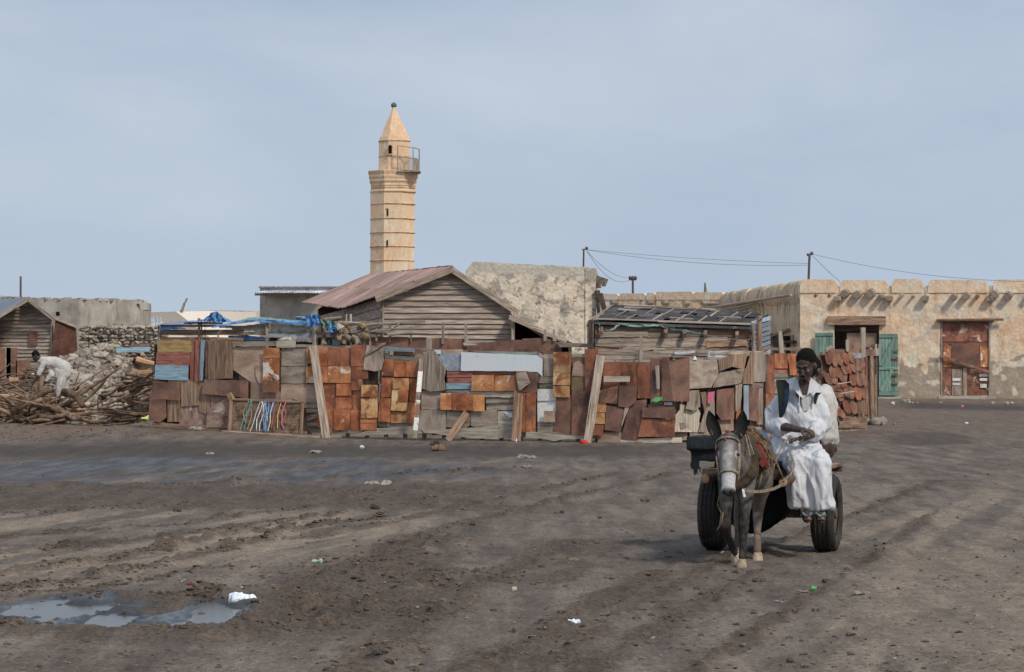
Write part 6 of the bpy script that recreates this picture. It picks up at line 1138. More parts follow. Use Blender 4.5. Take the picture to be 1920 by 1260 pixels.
# ---- black sheet load at the cart front left
o_ = L(1320, 842, -.45)
mb = MB(); lc = L(1324, 842, -.42)
mb.box((lc.x + .05, -.2, lc.z), (.36, .5, .20), Euler((.03, .03, 0))).box((lc.x + .03, -.22, lc.z + .05), (.39, .53, .12), Euler((-.02, -.02, 0)))
me = fuse(mb, .013, 2, lambda c, n_: c + n_ * (.010 * mn.noise(c * 6) + .006 * mn.noise(c * 17))); o = ob('covered_load', me, 'black_sheet', None, local=True, smooth=True, label='black sheet folded over a flat load on the cart corner behind the donkey head', cat='sheet')
o.matrix_world = TC; WM[o.name] = TC
mb = MB()
for k in range(30): p = L(1298 + 12 * rng.random(), 862, -.48); mb.tube([p, p + Vector((rng.uniform(-.02, .02), 0, -.05)), p + Vector((rng.uniform(-.02, .03), 0, -rng.uniform(.07, .14)))], [.010, .007, .003], 5)
ob('ragged_edge', mb, 'black_sheet', o, local=True, kind='stuff')
# ---- donkey
dk = empty('donkey', TC @ Vector((L(1382, 1050, -1.8).x, -1.35, 0)), A_, 'grey donkey with a pale muzzle and rope halter pulling the cart', 'donkey')
DT = wm(dk).inverted() @ TC
def D(px, py, ly): return DT @ L(px, py, ly)
mb = MB()
ch, mid, rp = D(1383, 862, -1.82), D(1398, 860, -1.3), D(1412, 858, -.72)
mb.ell(D(1384, 872, -1.78), (.165, .2, .2)).ell(D(1391, 874, -1.5), (.19, .25, .215)).ell(D(1400, 876, -1.15), (.21, .3, .225)).ell(D(1410, 866, -.78), (.155, .22, .19))
mb.cap(D(1386, 838, -1.7), D(1412, 842, -.75), .12, .13)
# neck to poll
mb.chain([D(1390, 858, -1.78), D(1379, 842, -1.93), D(1366, 828, -2.08)], [.135, .105, .08], 16); mb.chain([D(1392, 885, -1.8), D(1381, 868, -1.95), D(1370, 846, -2.05)], [.11, .085, .07], 16)
# head
hp, hm_, hn = D(1364, 826, -2.08), D(1366, 872, -2.2), D(1366, 916, -2.3)
dirn = (hn - hp).normalized()
mb.ell(lerp(hp, hm_, .35), (.077, .09, .1)).chain([lerp(hp, hm_, .1), hm_, lerp(hm_, hn, .55), hn], [.084, .077, .059, .052], 18)
mb.ell(D(1363, 852, -2.15) + Vector((-.058, .0, 0)), (.032, .04, .04)).ell(D(1364, 852, -2.15) + Vector((.058, .0, 0)), (.032, .04, .04))
mb.ell(hn + Vector((0, -.004, -.012)), (.063, .05, .046)).ell(hn + Vector((0, .03, -.045)), (.036, .035, .022)).ell(lerp(hm_, hn, .2) + Vector((0, .06, 0)), (.045, .06, .09))
# legs
def leg(pts, rs): mb.chain(pts, [r * 1.12 for r in rs], 12)
leg([D(1366, 890, -1.78), D(1362, 930, -1.82), D(1361, 962, -1.84), D(1360, 985, -1.86), D(1366, 1008, -1.76), D(1374, 1027, -1.68), D(1378, 1036, -1.68)], [.085, .058, .041, .043, .026, .031, .026])
leg([D(1398, 890, -1.78), D(1398, 930, -1.8), D(1396, 965, -1.81), D(1394, 986, -1.82), D(1393, 1015, -1.83), D(1393, 1037, -1.83), D(1392, 1045, -1.85)], [.085, .06, .04, .043, .027, .032, .03])
leg([D(1421, 866, -.82), D(1427, 905, -.95), D(1424, 935, -.88), D(1421, 962, -.80), D(1420, 995, -.98), D(1420, 1023, -1.1), D(1420, 1033, -1.13)], [.12, .095, .055, .042, .028, .032, .03])
leg([D(1398, 870, -.75), D(1396, 910, -.8), D(1390, 940, -.72), D(1385, 965, -.58), D(1384, 1000, -.56), D(1383, 1022, -.6), D(1383, 1030, -.62)], [.12, .09, .055, .042, .028, .03, .028])
mb.chain([D(1415, 850, -.62), D(1418, 880, -.52), D(1419, 920, -.5)], [.03, .022, .03], 8)
dm = fuse(mb, .0105, 4)
dmat = NG('donkey_coat'); v = dmat.coord('Object', (1, 1, 1), False); f = dmat.noise(v, 9, 5, .65); f2 = dmat.noise(v, 70, 3, .7)
dcol = dmat.ramp(f, [(.35, S(80, 76, 73, 1.2)), (.65, S(116, 110, 106, 1.2))])
dcol = dmat.mix(dmat.attr('coat_pale'), dcol, S(184, 182, 182, 1.15)); dcol = dmat.mix(dmat.attr('coat_dark'), dcol, (.018, .017, .018, 1)); dcol = dmat.mix(dmat.attr('coat_tan'), dcol, S(140, 120, 102, 1.1))
dcol = dmat.n('ShaderNodeVectorMath', {0: dcol, 'Scale': dmat.mr(f2, .3, .7, .7, 1.3)}, operation='SCALE').outputs[0]
dmat.set(dmat.b.inputs['Base Color'], dcol); dmat.b.inputs['Roughness'].default_value = .9; dmat.b.inputs['Specular IOR Level'].default_value = .15
dmat.set(dmat.b.inputs['Normal'], dmat.n('ShaderNodeBump', {'Height': f2, 'Strength': .5, 'Distance': .006}).outputs[0]); M['donkey'] = dmat.m
from mathutils.bvhtree import BVHTree
bvh = BVHTree.FromPolygons([v_.co for v_ in dm.vertices], [p_.vertices for p_ in dm.polygons])
def onface(p, dx=0.): 
    h = bvh.ray_cast(Vector((p.x, p.y - 1, p.z)), Vector((dx, 1, 0)).normalized()); return h[0] if h[0] else p
eyes = [onface(D(1346.5, 853, -2.17)), onface(D(1383, 852, -2.17))]
pale = []; dark = []; tan = []
hn0 = hn + Vector((0, 0, -.02)); eyes = [D(1347, 854, -2.17), D(1384, 853, -2.17)]
for vt in dm.vertices:
    c = vt.co; isH = (c - hp).dot(dirn) > -.02 and c.y < hp.y + .1 and c.z > .3 and (c - (hp + dirn * max(0, min(.5, (c - hp).dot(dirn))))).length < .13
    tq = (c - hp).dot(dirn) / (hn - hp).length
    p = 0.; d_ = 0.; tn = 0.
    if isH:
        p = float(ss(.55, .85, tq)) * .85 * (1 - float(ss(1.0, 1.1, tq))); d_ = .8 * float(ss(1.0, 1.1, tq))
        p = max(p, .6 * float(ss(.06, .02, abs(c.x - hm_.x))) * float(ss(.0, .3, tq)) * (.6 + .6 * mn.noise(c * 25)))
        for e in eyes: p = max(p, .55 * float(ss(.05, .03, (c - e).length)))
        d_ = max(d_, .45 * float(ss(.14, .02, tq)))
        for e in eyes: d_ = max(d_, .9 * float(ss(.022, .014, (c - e).length)))
    elif c.z < .62:
        lat = c.x
        d_ = .85 * float(ss(.62, .38, c.z)) if c.y < -.2 else .25
        if lat > D(1410, 1000, -1.0).x and c.y > -.1: tn = .5 * float(ss(.4, .3, c.z)); d_ = .9 * float(ss(.2, .17, c.z)); 
        if c.y < -.2: d_ = max(.0, d_ - .3 * mn.noise(c * 30)); tn = .03
        elif c.y > .3: tn = .25; d_ = .8 * float(ss(.25, .2, c.z))
    pale.append(max(0, min(1, p))); dark.append(max(0, min(1, d_))); tan.append(max(0, min(1, tn)))
for nm, a in (('pale', pale), ('dark', dark), ('tan', tan)): at = dm.attributes.new('coat_' + nm, 'FLOAT', 'POINT'); at.data.foreach_set('value', np.array(a, dtype=np.float32))
ob('body', dm, 'donkey', dk, local=True, smooth=True)
objmat('hoof', 'hoof_horn', [S(120, 106, 90), S(158, 142, 122)], sc=14); objmat('ear_in', 'ear_inside', [(.012, .011, .011, 1), (.022, .02, .02, 1)], sc=10); objmat('mane', 'dark_mane', [(.02, .018, .018, 1), (.04, .036, .034, 1)], sc=40)
for (x, y, ly, tl, fl) in ((1380, 1043, -1.62, 35, 0), (1391, 1053, -1.9, 0, 1), (1421, 1041, -1.16, 0, 1), (1383, 1036, -.64, 0, 1)):
    c = D(x, y, ly)
    if fl: c.z = .03
    Rm = Euler((math.radians(tl), 0, 0)).to_matrix(); mb = MB(); n = 12
    P = [[c + Rm @ Vector((r * math.cos(2 * math.pi * k / n), r * 1.1 * math.sin(2 * math.pi * k / n) - o2, h)) for k in range(n)] for r, h, o2 in ((.044, -.03, .014), (.041, .0, .008), (.033, .035, 0))]
    mb.add(P[0] + P[1] + P[2], [(j * n + k, j * n + (k + 1) % n, (j + 1) * n + (k + 1) % n, (j + 1) * n + k) for j in range(2) for k in range(n)] + [tuple(range(n - 1, -1, -1)), tuple(range(2 * n, 3 * n))])
    ob('hoof', mb, 'hoof', dk, local=True, smooth=False)
for base, tip, s in ((D(1347, 822, -2.06), D(1329, 769, -2.02), -1), (D(1383, 822, -2.06), D(1393, 768, -2.02), 1)):
    ax_ = (tip - base); Ln = ax_.length; u = ax_.normalized(); side = Vector((1, 0, 0)); side = (side - u * side.dot(u)).normalized(); fw = side.cross(u).normalized()
    if fw.y > 0: fw = -fw
    prof_ = [(0, .028), (.15, .044), (.35, .053), (.6, .049), (.8, .032), (.93, .013), (1, .002)]
    rowsf = []; rowsb = []
    for q_, w_ in prof_:
        c = base + ax_ * q_ + side * s * .01 * math.sin(q_ * 3); rowsf.append([c + side * w_ * k - fw * (.55 * w_ * (1 - k * k)) * 1.0 for k in (-1, -.6, 0, .6, 1)]); rowsb.append([c + side * w_ * 1.04 * k - fw * (.55 * w_ * (1 - k * k) + .012 * (1 - abs(k) * .7)) for k in (-1, -.6, 0, .6, 1)])
    mb = MB().sheet(rowsb); mb.sheet([r[::-1] for r in rowsf])
    e = ob('ear', mb, 'mane', dk, local=True, smooth=True)
    ob('ear_lining', MB().sheet([[p + fw * .003 + (c2 - p) * .08 for p in r for c2 in [r[2]]] for r in rowsf[:6]]), 'ear_in', e, local=True, smooth=True)
    fur = MB()
    for k in range(3): q_ = rng.uniform(0, .3); w_ = np.interp(q_, [a for a, b in prof_], [b for a, b in prof_]); sg = rng.choice((-1, 1)); c = base + ax_ * q_ + side * w_ * sg * .9; fur.tube([c, c - side * sg * .02 + u * .03 + fw * .006], [.004, .001], 4)
    ob('ear_fur', fur, 'rope', e, local=True, kind='stuff')
for e in eyes: ob('eye', MB().ell(e + Vector((0, .004, 0)), (.016, .012, .011)), 'eye_dark', dk, local=True, smooth=True)
for sx in (-1, 1): ob('nostril', MB().ell(onface(hn + Vector((.026 * sx, 0, -.02))), (.010, .006, .013)), 'eye_dark', dk, local=True, smooth=True)
mb = MB()
for k in range(60): t_ = rng.random(); a = lerp(D(1365, 818, -2.1), D(1388, 822, -1.75), t_); mb.tube([a + Vector((rng.uniform(-.025, .025), 0, 0)), a + Vector((rng.uniform(-.03, .03), rng.uniform(-.04, .01), .05))], [.007, .002], 4)
ob('mane', mb, 'mane', dk, local=True, kind='stuff')
# halter, collar, straps
def band(c, rx, ry, r, nrm, n=24, squash=.5):
    nrm = nrm.normalized(); x = Vector((1, 0, 0)); x = (x - nrm * x.dot(nrm)).normalized(); y = nrm.cross(x); return [c + x * rx * math.cos(2 * math.pi * k / n) + y * ry * math.sin(2 * math.pi * k / n) for k in range(n + 1)]
cN = lerp(hm_, hn, .42); ob('noseband', MB().tube(band(cN + Vector((0, .01, 0)), .073, .078, .01, dirn), .010, 6, False), 'strap', dk, local=True, smooth=True)
cB = lerp(hp, hm_, .12); ob('browband', MB().tube(band(cB + Vector((0, .01, 0)), .092, .105, .01, dirn), .009, 6, False), 'strap', dk, local=True, smooth=True)
for sx in (-1, 1):
    P = [cB + Vector((.092 * sx, .0, 0)), lerp(cB, cN, .5) + Vector((.09 * sx, -.01, 0)), cN + Vector((.075 * sx, 0, 0))]
    ob('cheek_strap', MB().tube(P, .011, 6), 'strap', dk, local=True, smooth=True)
    ob('cheek_rope', MB().tube([P[0] + Vector((0, .03, 0)), lerp(P[0], P[2], .5) + Vector((.012 * sx, .035, 0)), P[2] + Vector((0, .02, -.03)), P[2] + Vector((-.01 * sx, .02, -.06))], .009, 6), 'rope', dk, local=True, smooth=True)
ob('rope_loop', MB().tube([D(1348, 930, -2.2), D(1345, 945, -2.18), D(1352, 962, -2.15), D(1349, 985, -2.1), D(1344, 995, -2.1), D(1353, 980, -2.1), D(1356, 960, -2.12)], .005, 5), 'rope', dk, local=True, smooth=True)
ob('brow_ribbon', MB().beam(D(1346, 838, -2.2), D(1338, 862, -2.15), .02, .008), 'purple_cloth', dk, local=True); ob('brow_ribbon', MB().beam(D(1362, 806, -2.1), D(1360, 826, -2.2), .012, .008), 'red_cloth', dk, local=True)
# collar: thick pad hugging the neck
cc = D(1384, 866, -1.84); mb = MB(); nr = Vector((-.12, -1, .42))
P = band(cc, .122, .2, 0, nr, 28); mb.tube(P, [.044 + .01 * math.sin(i * 1.3) for i in range(len(P))], 12, False, 1.0); mb.tube([p + Vector((0, .07, .01)) for p in P], [.05 + .012 * math.sin(i * 1.7 + 1) for i in range(len(P))], 12, False)
ob('collar', fuse(mb, .014, 2, lambda c, n_: c + n_ * .016 * mn.noise(c * 16)), 'khaki', dk, local=True, smooth=True)
for a, b, m in (((1395, 815, -1.98), (1404, 855, -2.0), 'strap'), ((1399, 815, -1.96), (1411, 853, -1.98), 'strap')): ob('collar_strap', MB().beam(D(*a), D(*b), .012, .03), m, dk, local=True)
# saddle pad, red cloth, straw bundle, blue cloth
def drape(cx, ly, w, dep, zt, drop, m, nm, seed, th=.02):
    rows = []
    for j in range(9):
        yv = ly - dep / 2 + dep * j / 8; rows.append([DT @ Vector((cx + w * math.sin(a), yv, zt - drop * (1 - math.cos(a)) + .012 * mn.noise(Vector((a * 3, j * .7, seed))))) for a in [lerp(-1.5, 1.5, k / 20) for k in range(21)]])
    mb = MB().sheet(rows); mb.sheet([[p - Vector((0, 0, th)) for p in r[::-1]] for r in rows]); return ob(nm, mb, m, dk, local=True, smooth=True)
xc = L(1393, 850, -1.45).x; zt = L(1393, 810, -1.45).z
drape(xc + .01, -1.48, .215, .34, zt + .01, .30, 'red_cloth', 'saddle_cloth', 1); drape(xc + .02, -1.38, .2, .3, zt + .035, .2, 'blue_cloth', 'saddle_blanket', 5)
ob('red_flap', MB().prism([D(1409, 832, -1.80), D(1421, 834, -1.74), D(1431, 850, -1.68), D(1438, 868, -1.64), D(1430, 876, -1.66), D(1418, 866, -1.72)][::-1], Vector((.01, .02, 0))), 'red_cloth', dk, local=True)
mb = MB()
for k in range(240):
    a = L(1392 + rng.uniform(-4, 20), 805 + rng.uniform(-6, 12), -1.5 + rng.uniform(-.08, .12)); b = L(1425 + rng.uniform(-14, 18), 835 + rng.uniform(-10, 12), -1.5 + rng.uniform(-.1, .1)); c = b + Vector((rng.uniform(-.03, .06), rng.uniform(-.05, .05), -rng.uniform(.03, .2)))
    m_ = a.lerp(b, .5) + Vector((0, 0, .03)); mb.tube([DT @ p for p in (a, m_, b, c)], [.008, .010, .008, .004], 4)
ob('straw_rope_bundle', mb, 'rope', dk, local=True, kind='stuff')
for pts, r, m in (([(1400, 812, -1.72), (1412, 850, -1.72), (1432, 880, -1.6), (1404, 925, -1.7)], .012, 'khaki'), ([(1435, 858, -1.55), (1428, 890, -1.6), (1422, 915, -1.62)], .009, 'rope'), ([(1448, 850, -1.4), (1462, 882, -1.3), (1468, 897, -1.26)], .009, 'rope')):
    ob('harness_strap', MB().tube([D(*p) for p in pts], r, 6), m, dk, local=True, smooth=True)
P = [D(1393, 917, -1.98), D(1410, 922, -1.95), D(1432, 921, -1.75), D(1452, 916, -1.5), D(1466, 909, -1.32), D(1480, 897, -1.05), D(1487, 880, -.85)]
mb = MB(); 
for a, b in zip(P[:-1], P[1:]): mb.beam(a, b, .008, .024)
ob('breast_strap', mb, 'strap', dk, local=True); ob('strap_tag', MB().beam(P[0], D(1396, 932, -2.0), .022, .006), 'bag_white', dk, local=True)
# ---- person helper
def finish_person(parent, T, mb, vox=.0085, it=2): return ob('body', fuse(mb, vox, it), 'skin', parent, local=True, smooth=True)
def hand(mb, w, dirv, palm, s=1.0, curl=.6, side=1):
    """palm and five fingers; w wrist point, dirv finger direction, palm: palm normal"""
    d = Vector(dirv).normalized(); pn = Vector(palm); pn = (pn - d * pn.dot(d)).normalized(); x = d.cross(pn)
    c = w + d * .05 * s; mb.chain([w, w + d * .03 * s], [.024 * s, .028 * s], 10)
    for k in (-1.2, -.4, .4, 1.2): mb.cap(w + d * .02 * s + x * k * .014 * s, w + d * .082 * s + x * k * .019 * s, .014 * s, .0125 * s, 8)
    for k, L_ in zip((-1.5, -.5, .5, 1.5), (.062, .078, .084, .07) if side > 0 else (.07, .084, .078, .062)):
        p = w + d * .085 * s + x * k * .018 * s; P = [p]; a = curl * .5
        for q in (.45, .32, .25): dd = d * math.cos(a) + pn * math.sin(a); p = p + dd * L_ * q * s; P.append(p); a += curl * .8
        mb.chain(P, [.0105 * s, .0098 * s, .009 * s, .008 * s], 8)
    t0 = w + d * .03 * s + x * side * .026 * s; mb.chain([t0, t0 + (d * .6 + x * side * .8 + pn * .3) * .035 * s, t0 + (d + x * side * .55 + pn * .8) * .055 * s], [.014 * s, .0115 * s, .009 * s], 8)
def face(mb, c, fwd, up, s=1.0):
    """head with features; c = centre of cranium"""
    f = Vector(fwd).normalized(); u = Vector(up); u = (u - f * u.dot(f)).normalized(); x = f.cross(u)
    Rm = Matrix((x, f, u)).transposed()
    def q(a, b, c_): return c + (x * a + f * b + u * c_) * s
    def e(p, r):
        k0 = len(mb.v); mb.ell((0, 0, 0), tuple(v_ * s for v_ in r), None, 16)
        for i in range(k0, len(mb.v)): mb.v[i] = p + Rm @ mb.v[i]
    e(q(0, -.015, .02), (.075, .095, .088)); e(q(0, .03, -.03), (.062, .06, .075)); e(q(0, .052, -.088), (.034, .032, .03)); e(q(0, .03, -.07), (.055, .048, .036))
    e(q(0, .078, .012), (.05, .016, .012)); e(q(0, .092, -.028), (.0125, .018, .026)); e(q(0, .1, -.045), (.019, .016, .011)); e(q(.035, .07, -.03), (.02, .02, .018)); e(q(-.035, .07, -.03), (.02, .02, .018))
    e(q(0, .088, -.066), (.024, .012, .008)); e(q(0, .087, -.078), (.021, .012, .008))
    for sx in (-1, 1): e(q(.078 * sx, -.01, -.015), (.011, .02, .03))
    return q, Rm, x, f, u
def face_bits(q, Rm, parent, s=1.0, beard=True):
    def blob(nm, p, r, m):
        mb = MB().ell((0, 0, 0), tuple(v_ * s for v_ in r)); mb.v = [p + Rm @ v_ for v_ in mb.v]; return ob(nm, mb, m, parent, local=True, smooth=True)
    for sx in (-1, 1):
        blob('eye', q(.03 * sx, .072, .0), (.014, .012, .006), 'eye_white'); blob('pupil', q(.03 * sx, .083, -.001), (.006, .005, .005), 'eye_dark'); blob('eyebrow', q(.031 * sx, .09, .018), (.02, .006, .0045), 'hair')
    blob('lips', q(0, .1, -.079), (.02, .006, .006), 'lips')
    if beard: blob('moustache', q(0, .101, -.061), (.026, .006, .005), 'hair'); blob('goatee', q(0, .082, -.106), (.012, .012, .012), 'hair')
def hair(q, Rm, parent, s=1.0, low=-.0):
    mb = MB(); mb.ell((0, 0, 0), (.083 * s, .098 * s, .09 * s), None, 28); mb.v = [q(0, -.03, .04) + Rm @ v_ for v_ in mb.v]
    k0 = len(mb.v); mb.ell((0, 0, 0), (.08 * s, .06 * s, .075 * s), None, 24)
    for i in range(k0, len(mb.v)): mb.v[i] = q(0, -.058, .0) + Rm @ mb.v[i]
    return ob('hair', fuse(mb, .009, 1, lambda c, n_: c + n_ * .005 * (mn.noise(c * 60))), 'hair', parent, local=True, smooth=True)
# ---- the driver in white
man = empty('person', TC @ Vector((L(1495, 850, -.35).x, -.35, .74)), A_, 'man in a white robe with dark vest straps driving the cart, looking down', 'person')
MT = wm(man).inverted() @ TC
def H(px, py, ly): return MT @ L(px, py, ly)
mb = MB(); hc = H(1511, 684, -.50)
q, Rm, fx, ff, fu = face(mb, hc, (-.22, -1, -.42), (-.08, -.3, 1), 1.06)
mb.chain([H(1506, 745, -.36), H(1508, 722, -.40), H(1509, 700, -.45)], [.07, .056, .055], 14)
shL, shR = H(1464, 756, -.32), H(1531, 755, -.30)
mb.chain([shL, H(1496, 750, -.31), shR], [.045, .06, .045]); mb.chain([H(1496, 770, -.32), H(1494, 800, -.31), H(1492, 838, -.3)], [.095, .1, .12])
elL, elR = H(1450, 797, -.38), H(1541, 800, -.36); wrL, wrR = H(1500, 806, -.66), H(1507, 823, -.64)
mb.chain([shL, elL], [.055, .042]); mb.chain([elL, H(1475, 801, -.52), wrL], [.043, .04, .026]); mb.chain([shR, elR], [.055, .042]); mb.chain([elR, H(1522, 815, -.54), wrR], [.043, .038, .026])
hipL, hipR = H(1478, 848, -.3), H(1510, 848, -.3); knL, knR = H(1496, 868, -.74), H(1538, 870, -.76); anL, anR = H(1510, 953, -.70), H(1535, 953, -.70)
for a, b, c_ in ((hipL, knL, anL), (hipR, knR, anR)): mb.chain([a, b, lerp(b, c_, .4), c_], [.085, .06, .055, .038])
for a, tx, ly in ((anL, 1516, -.9), (anR, 1541, -.88)):
    t_ = H(tx - 1, 972, ly); mb.chain([a, lerp(a, t_, .35) + Vector((0, 0, -.015)), lerp(a, t_, .75), t_], [.04, .042, .042, .026], 10)
    for k in range(5): b0 = t_ + Vector(((k - 2) * .014, .01, 0)); mb.cap(b0, b0 + Vector((0, -.035 + .004 * abs(k - 1), -.01)), .0105, .009, 8)
hand(mb, wrL, H(1522, 808, -.70) - wrL, (.1, .2, -1), 1.0, .75, -1); hand(mb, wrR, H(1482, 822, -.74) - wrR, (.2, .1, -1), 1.0, .5, 1)
body = finish_person(man, MT, mb, .0075, 2); face_bits(q, Rm, body, 1.06); hair(q, Rm, body, 1.06)
# robe: torso, sleeves, lap and hanging skirt in one cloth
mb = MB(); F1 = fold(.006, 5, .4)
X_, Y_, Z_ = Vector((1, 0, 0)), Vector((0, 1, 0)), Vector((0, 0, 1))
mb.loft([(H(1497, 744, -.33), X_ * .15, Y_ * .075), (H(1497, 752, -.33), X_ * .2, Y_ * .10), (H(1496, 770, -.34), X_ * .205, Y_ * .135), (H(1495, 795, -.34), X_ * .2, Y_ * .14), (H(1493, 820, -.33), X_ * .205, Y_ * .15), (H(1490, 840, -.32), X_ * .225, Y_ * .18), (H(1490, 862, -.3), X_ * .23, Y_ * .2)], 36, F1)
mb.chain([H(1466, 753, -.34), H(1449, 790, -.37)], [.075, .072]); mb.chain([H(1449, 780, -.37), H(1449, 797, -.38), H(1461, 800, -.46)], [.07, .072, .06]); mb.cap(H(1456, 803, -.42), H(1463, 800, -.47), .066, .062)
mb.chain([H(1529, 752, -.32), H(1541, 790, -.35), H(1540, 802, -.38)], [.075, .072, .07]); mb.chain([H(1540, 803, -.38), H(1524, 814, -.52)], [.07, .055])
mb.cap(H(1497, 742, -.31), H(1500, 736, -.33), .08, .07)
for a, b in ((hipL, knL), (hipR, knR)): mb.chain([a + Vector((0, 0, .0)), b + Vector((0, 0, 0))], [.125, .092])
mb.chain([H(1478, 840, -.38), H(1470, 850, -.45), H(1480, 868, -.6)], [.09, .09, .07]); mb.chain([lerp(hipL, hipR, .5), lerp(knL, knR, .5)], [.12, .075])
def skirt(top, a, bot, ra0, ra1, rb0, rb1, k, ph):
    secs = []; n = 7
    for i in range(n): t_ = i / (n - 1); secs.append((top.lerp(bot, t_) + Vector((0, -.02 * math.sin(t_ * 3), 0)), X_ * lerp(ra0, ra1, t_), Y_ * lerp(rb0, rb1, t_)))
    mb.loft(secs, 60, fold(.02, k, ph))
skirt(knL + Vector((0, -.0, .02)), 0, H(1503, 951, -.72), .09, .105, .085, .115, 6, .3); skirt(knR + Vector((0, -.0, .02)), 0, H(1541, 956, -.74), .085, .088, .085, .105, 5, 1.3)
skirt(lerp(knL, knR, .5) + Vector((0, .02, .0)), 0, H(1520, 940, -.66), .1, .14, .07, .1, 7, 2.0)
def robe_disp(c, n_):
    t_ = math.sin(c.z * 14 + 3 * mn.noise(c * 4)) if c.z < .12 else 0
    w = mn.noise(Vector((c.x * 13, c.y * 13, c.z * 5))) * .016 + mn.noise(Vector((c.x * 26 + c.z * 8, c.y * 22, c.z * 9))) * .009
    ridge = (1 - abs(mn.noise(Vector((c.x * 9 + c.z * 4, c.y * 9, c.z * 3.2 + 5))))) ** 4 * .022
    if c.z > .12: w += .012 * math.sin(c.x * 34 + c.z * 26 + 5 * mn.noise(c * 5)) * float(ss(0, .3, mn.noise(c * 4) + .15))
    return c + n_ * (w + ridge - .004)
robe = ob('robe', fuse(mb, .0095, 2, robe_disp), 'robe', man, local=True, smooth=True)
# neckline opening, collar flaps, undershirt, vest straps
ch_ = H(1509, 752, -.47)
ob('chest', MB().prism([H(1497, 722, -.462), H(1504, 738, -.478), H(1510, 741, -.482), H(1516, 738, -.478), H(1522, 724, -.46), H(1510, 718, -.45)][::-1], Vector((0, .05, 0))), 'skin', robe, local=True)
ob('undershirt', MB().prism([H(1499, 733, -.474), H(1503, 752, -.492), H(1506, 772, -.497), H(1515, 768, -.497), H(1520, 750, -.492), H(1519, 734, -.474), H(1513, 741, -.486), H(1505, 741, -.486)], Vector((0, .035, 0))), 'undershirt', robe, local=True)
def flap(pts, m, nm, par, th=.012, b=Vector((0, 1, 0))): return ob(nm, MB().prism([H(*p) for p in pts], b * th), m, par, local=True)
flap([(1473, 713, -.42), (1492, 706, -.42), (1497, 718, -.46), (1506, 747, -.505), (1498, 741, -.505), (1484, 724, -.48)], 'robe', 'collar_flap', robe)
flap([(1519, 707, -.42), (1540, 724, -.46), (1539, 731, -.49), (1518, 737, -.51), (1513, 742, -.51), (1517, 722, -.47)], 'robe', 'collar_flap', robe)
def strap3(pts, w, m, nm, par, th=.01):
    rows = [[p + Vector((-w[i] / 2, 0, 0)), p + Vector((0, -.008, 0)), p + Vector((w[i] / 2, 0, 0))] for i, p in enumerate([H(*p) for p in pts])]
    mb = MB().sheet(rows); mb.sheet([[p + Vector((0, th, 0)) for p in r[::-1]] for r in rows]); return ob(nm, mb, m, par, local=True, smooth=True)
strap3([(1465, 712, -.38), (1466, 720, -.44), (1468, 745, -.495), (1466, 765, -.505), (1464, 782, -.50)], [.09, .1, .085, .06, .03], 'vest', 'vest_strap', robe)
strap3([(1476, 718, -.43), (1475, 735, -.495), (1472, 758, -.515), (1468, 778, -.505)], [.03, .045, .045, .02], 'navy', 'vest_edge', robe)
strap3([(1535, 736, -.42), (1530, 742, -.47), (1528, 758, -.475)], [.05, .04, .015], 'vest', 'vest_strap', robe)
mb = MB(); rr = [[H(1500, 725, -.5), H(1506, 744, -.507)], [H(1497, 740, -.51), H(1497, 768, -.517)]]
ob('placket', MB().beam(H(1499, 742, -.503), H(1499, 772, -.512), .008, .022), 'robe', robe, local=True)
# trousers hems, sandals, cloth in hand, reins
tr = MB()
for c_, r in ((H(1513, 954, -.74), .052), (H(1531, 958, -.74), .05)): tr.loft([(c_ + Vector((0, 0, .07)), X_ * r, Y_ * r), (c_ + Vector((0, 0, .0)), X_ * r * 1.15, Y_ * r * 1.1), (c_ + Vector((0, 0, -.05)), X_ * r * .9, Y_ * r * .95)], 20, fold(.05, 5))
ob('trousers', fuse(tr, .009, 1, lambda c, n_: c + n_ * .008 * mn.noise(c * 28)), 'trousers', man, local=True, smooth=True)
for a, tx, ly in ((anL, 1516, -.9), (anR, 1541, -.88)):
    t_ = H(tx, 978, ly); hl = a + Vector((0, .03, -.055)); d = t_ + Vector((0, -.03, -.012)) - hl; mb = MB(); n = 14; P = []
    u = d.normalized(); sx = Vector((1, 0, 0)); nn = sx.cross(u).normalized()
    for k in range(n): aa = 2 * math.pi * k / n; P.append(hl + d * (.5 + .5 * math.cos(aa)) + sx * .04 * math.sin(aa) * (1 + .15 * math.cos(aa)))
    mb.prism(P, nn * -.016); ob('sandal', mb, 'sole_skin' if False else 'khaki', man, local=True)
    for s_ in (-1, 1): p0 = hl + d * .84 + Vector((0, -.012, .045)); ob('sandal_strap', MB().tube([p0, hl + d * .64 + sx * .034 * s_ + Vector((0, -.015, .058)), hl + d * .42 + sx * .046 * s_ + Vector((0, -.01, .02))], .013, 6), 'tarp_green', man, local=True, smooth=True)
mb = MB(); 
for p, r in ((H(1470, 822, -.76), .022), (H(1475, 817, -.75), .02), (H(1487, 831, -.72), .02), (H(1492, 828, -.7), .018), (H(1480, 814, -.74), .015)): mb.ell(p, (r * 1.3, r, r * .7), (0, 20, 0))
ob('rag', fuse(mb, .007, 1, lambda c, n_: c + n_ * .006 * mn.noise(c * 50)), 'undershirt', man, local=True, smooth=True)
ob('rein', MB().tube([H(1474, 828, -.76), H(1482, 850, -.85), H(1490, 870, -.95), H(1486, 885, -1.05), H(1476, 896, -1.2), H(1470, 902, -1.3)], .006, 6), 'strap', man, local=True, smooth=True)
ob('rein', MB().tube([H(1470, 826, -.76), H(1462, 845, -.95), H(1452, 872, -1.15), H(1446, 890, -1.3)], .0045, 6), 'rope', man, local=True, smooth=True)
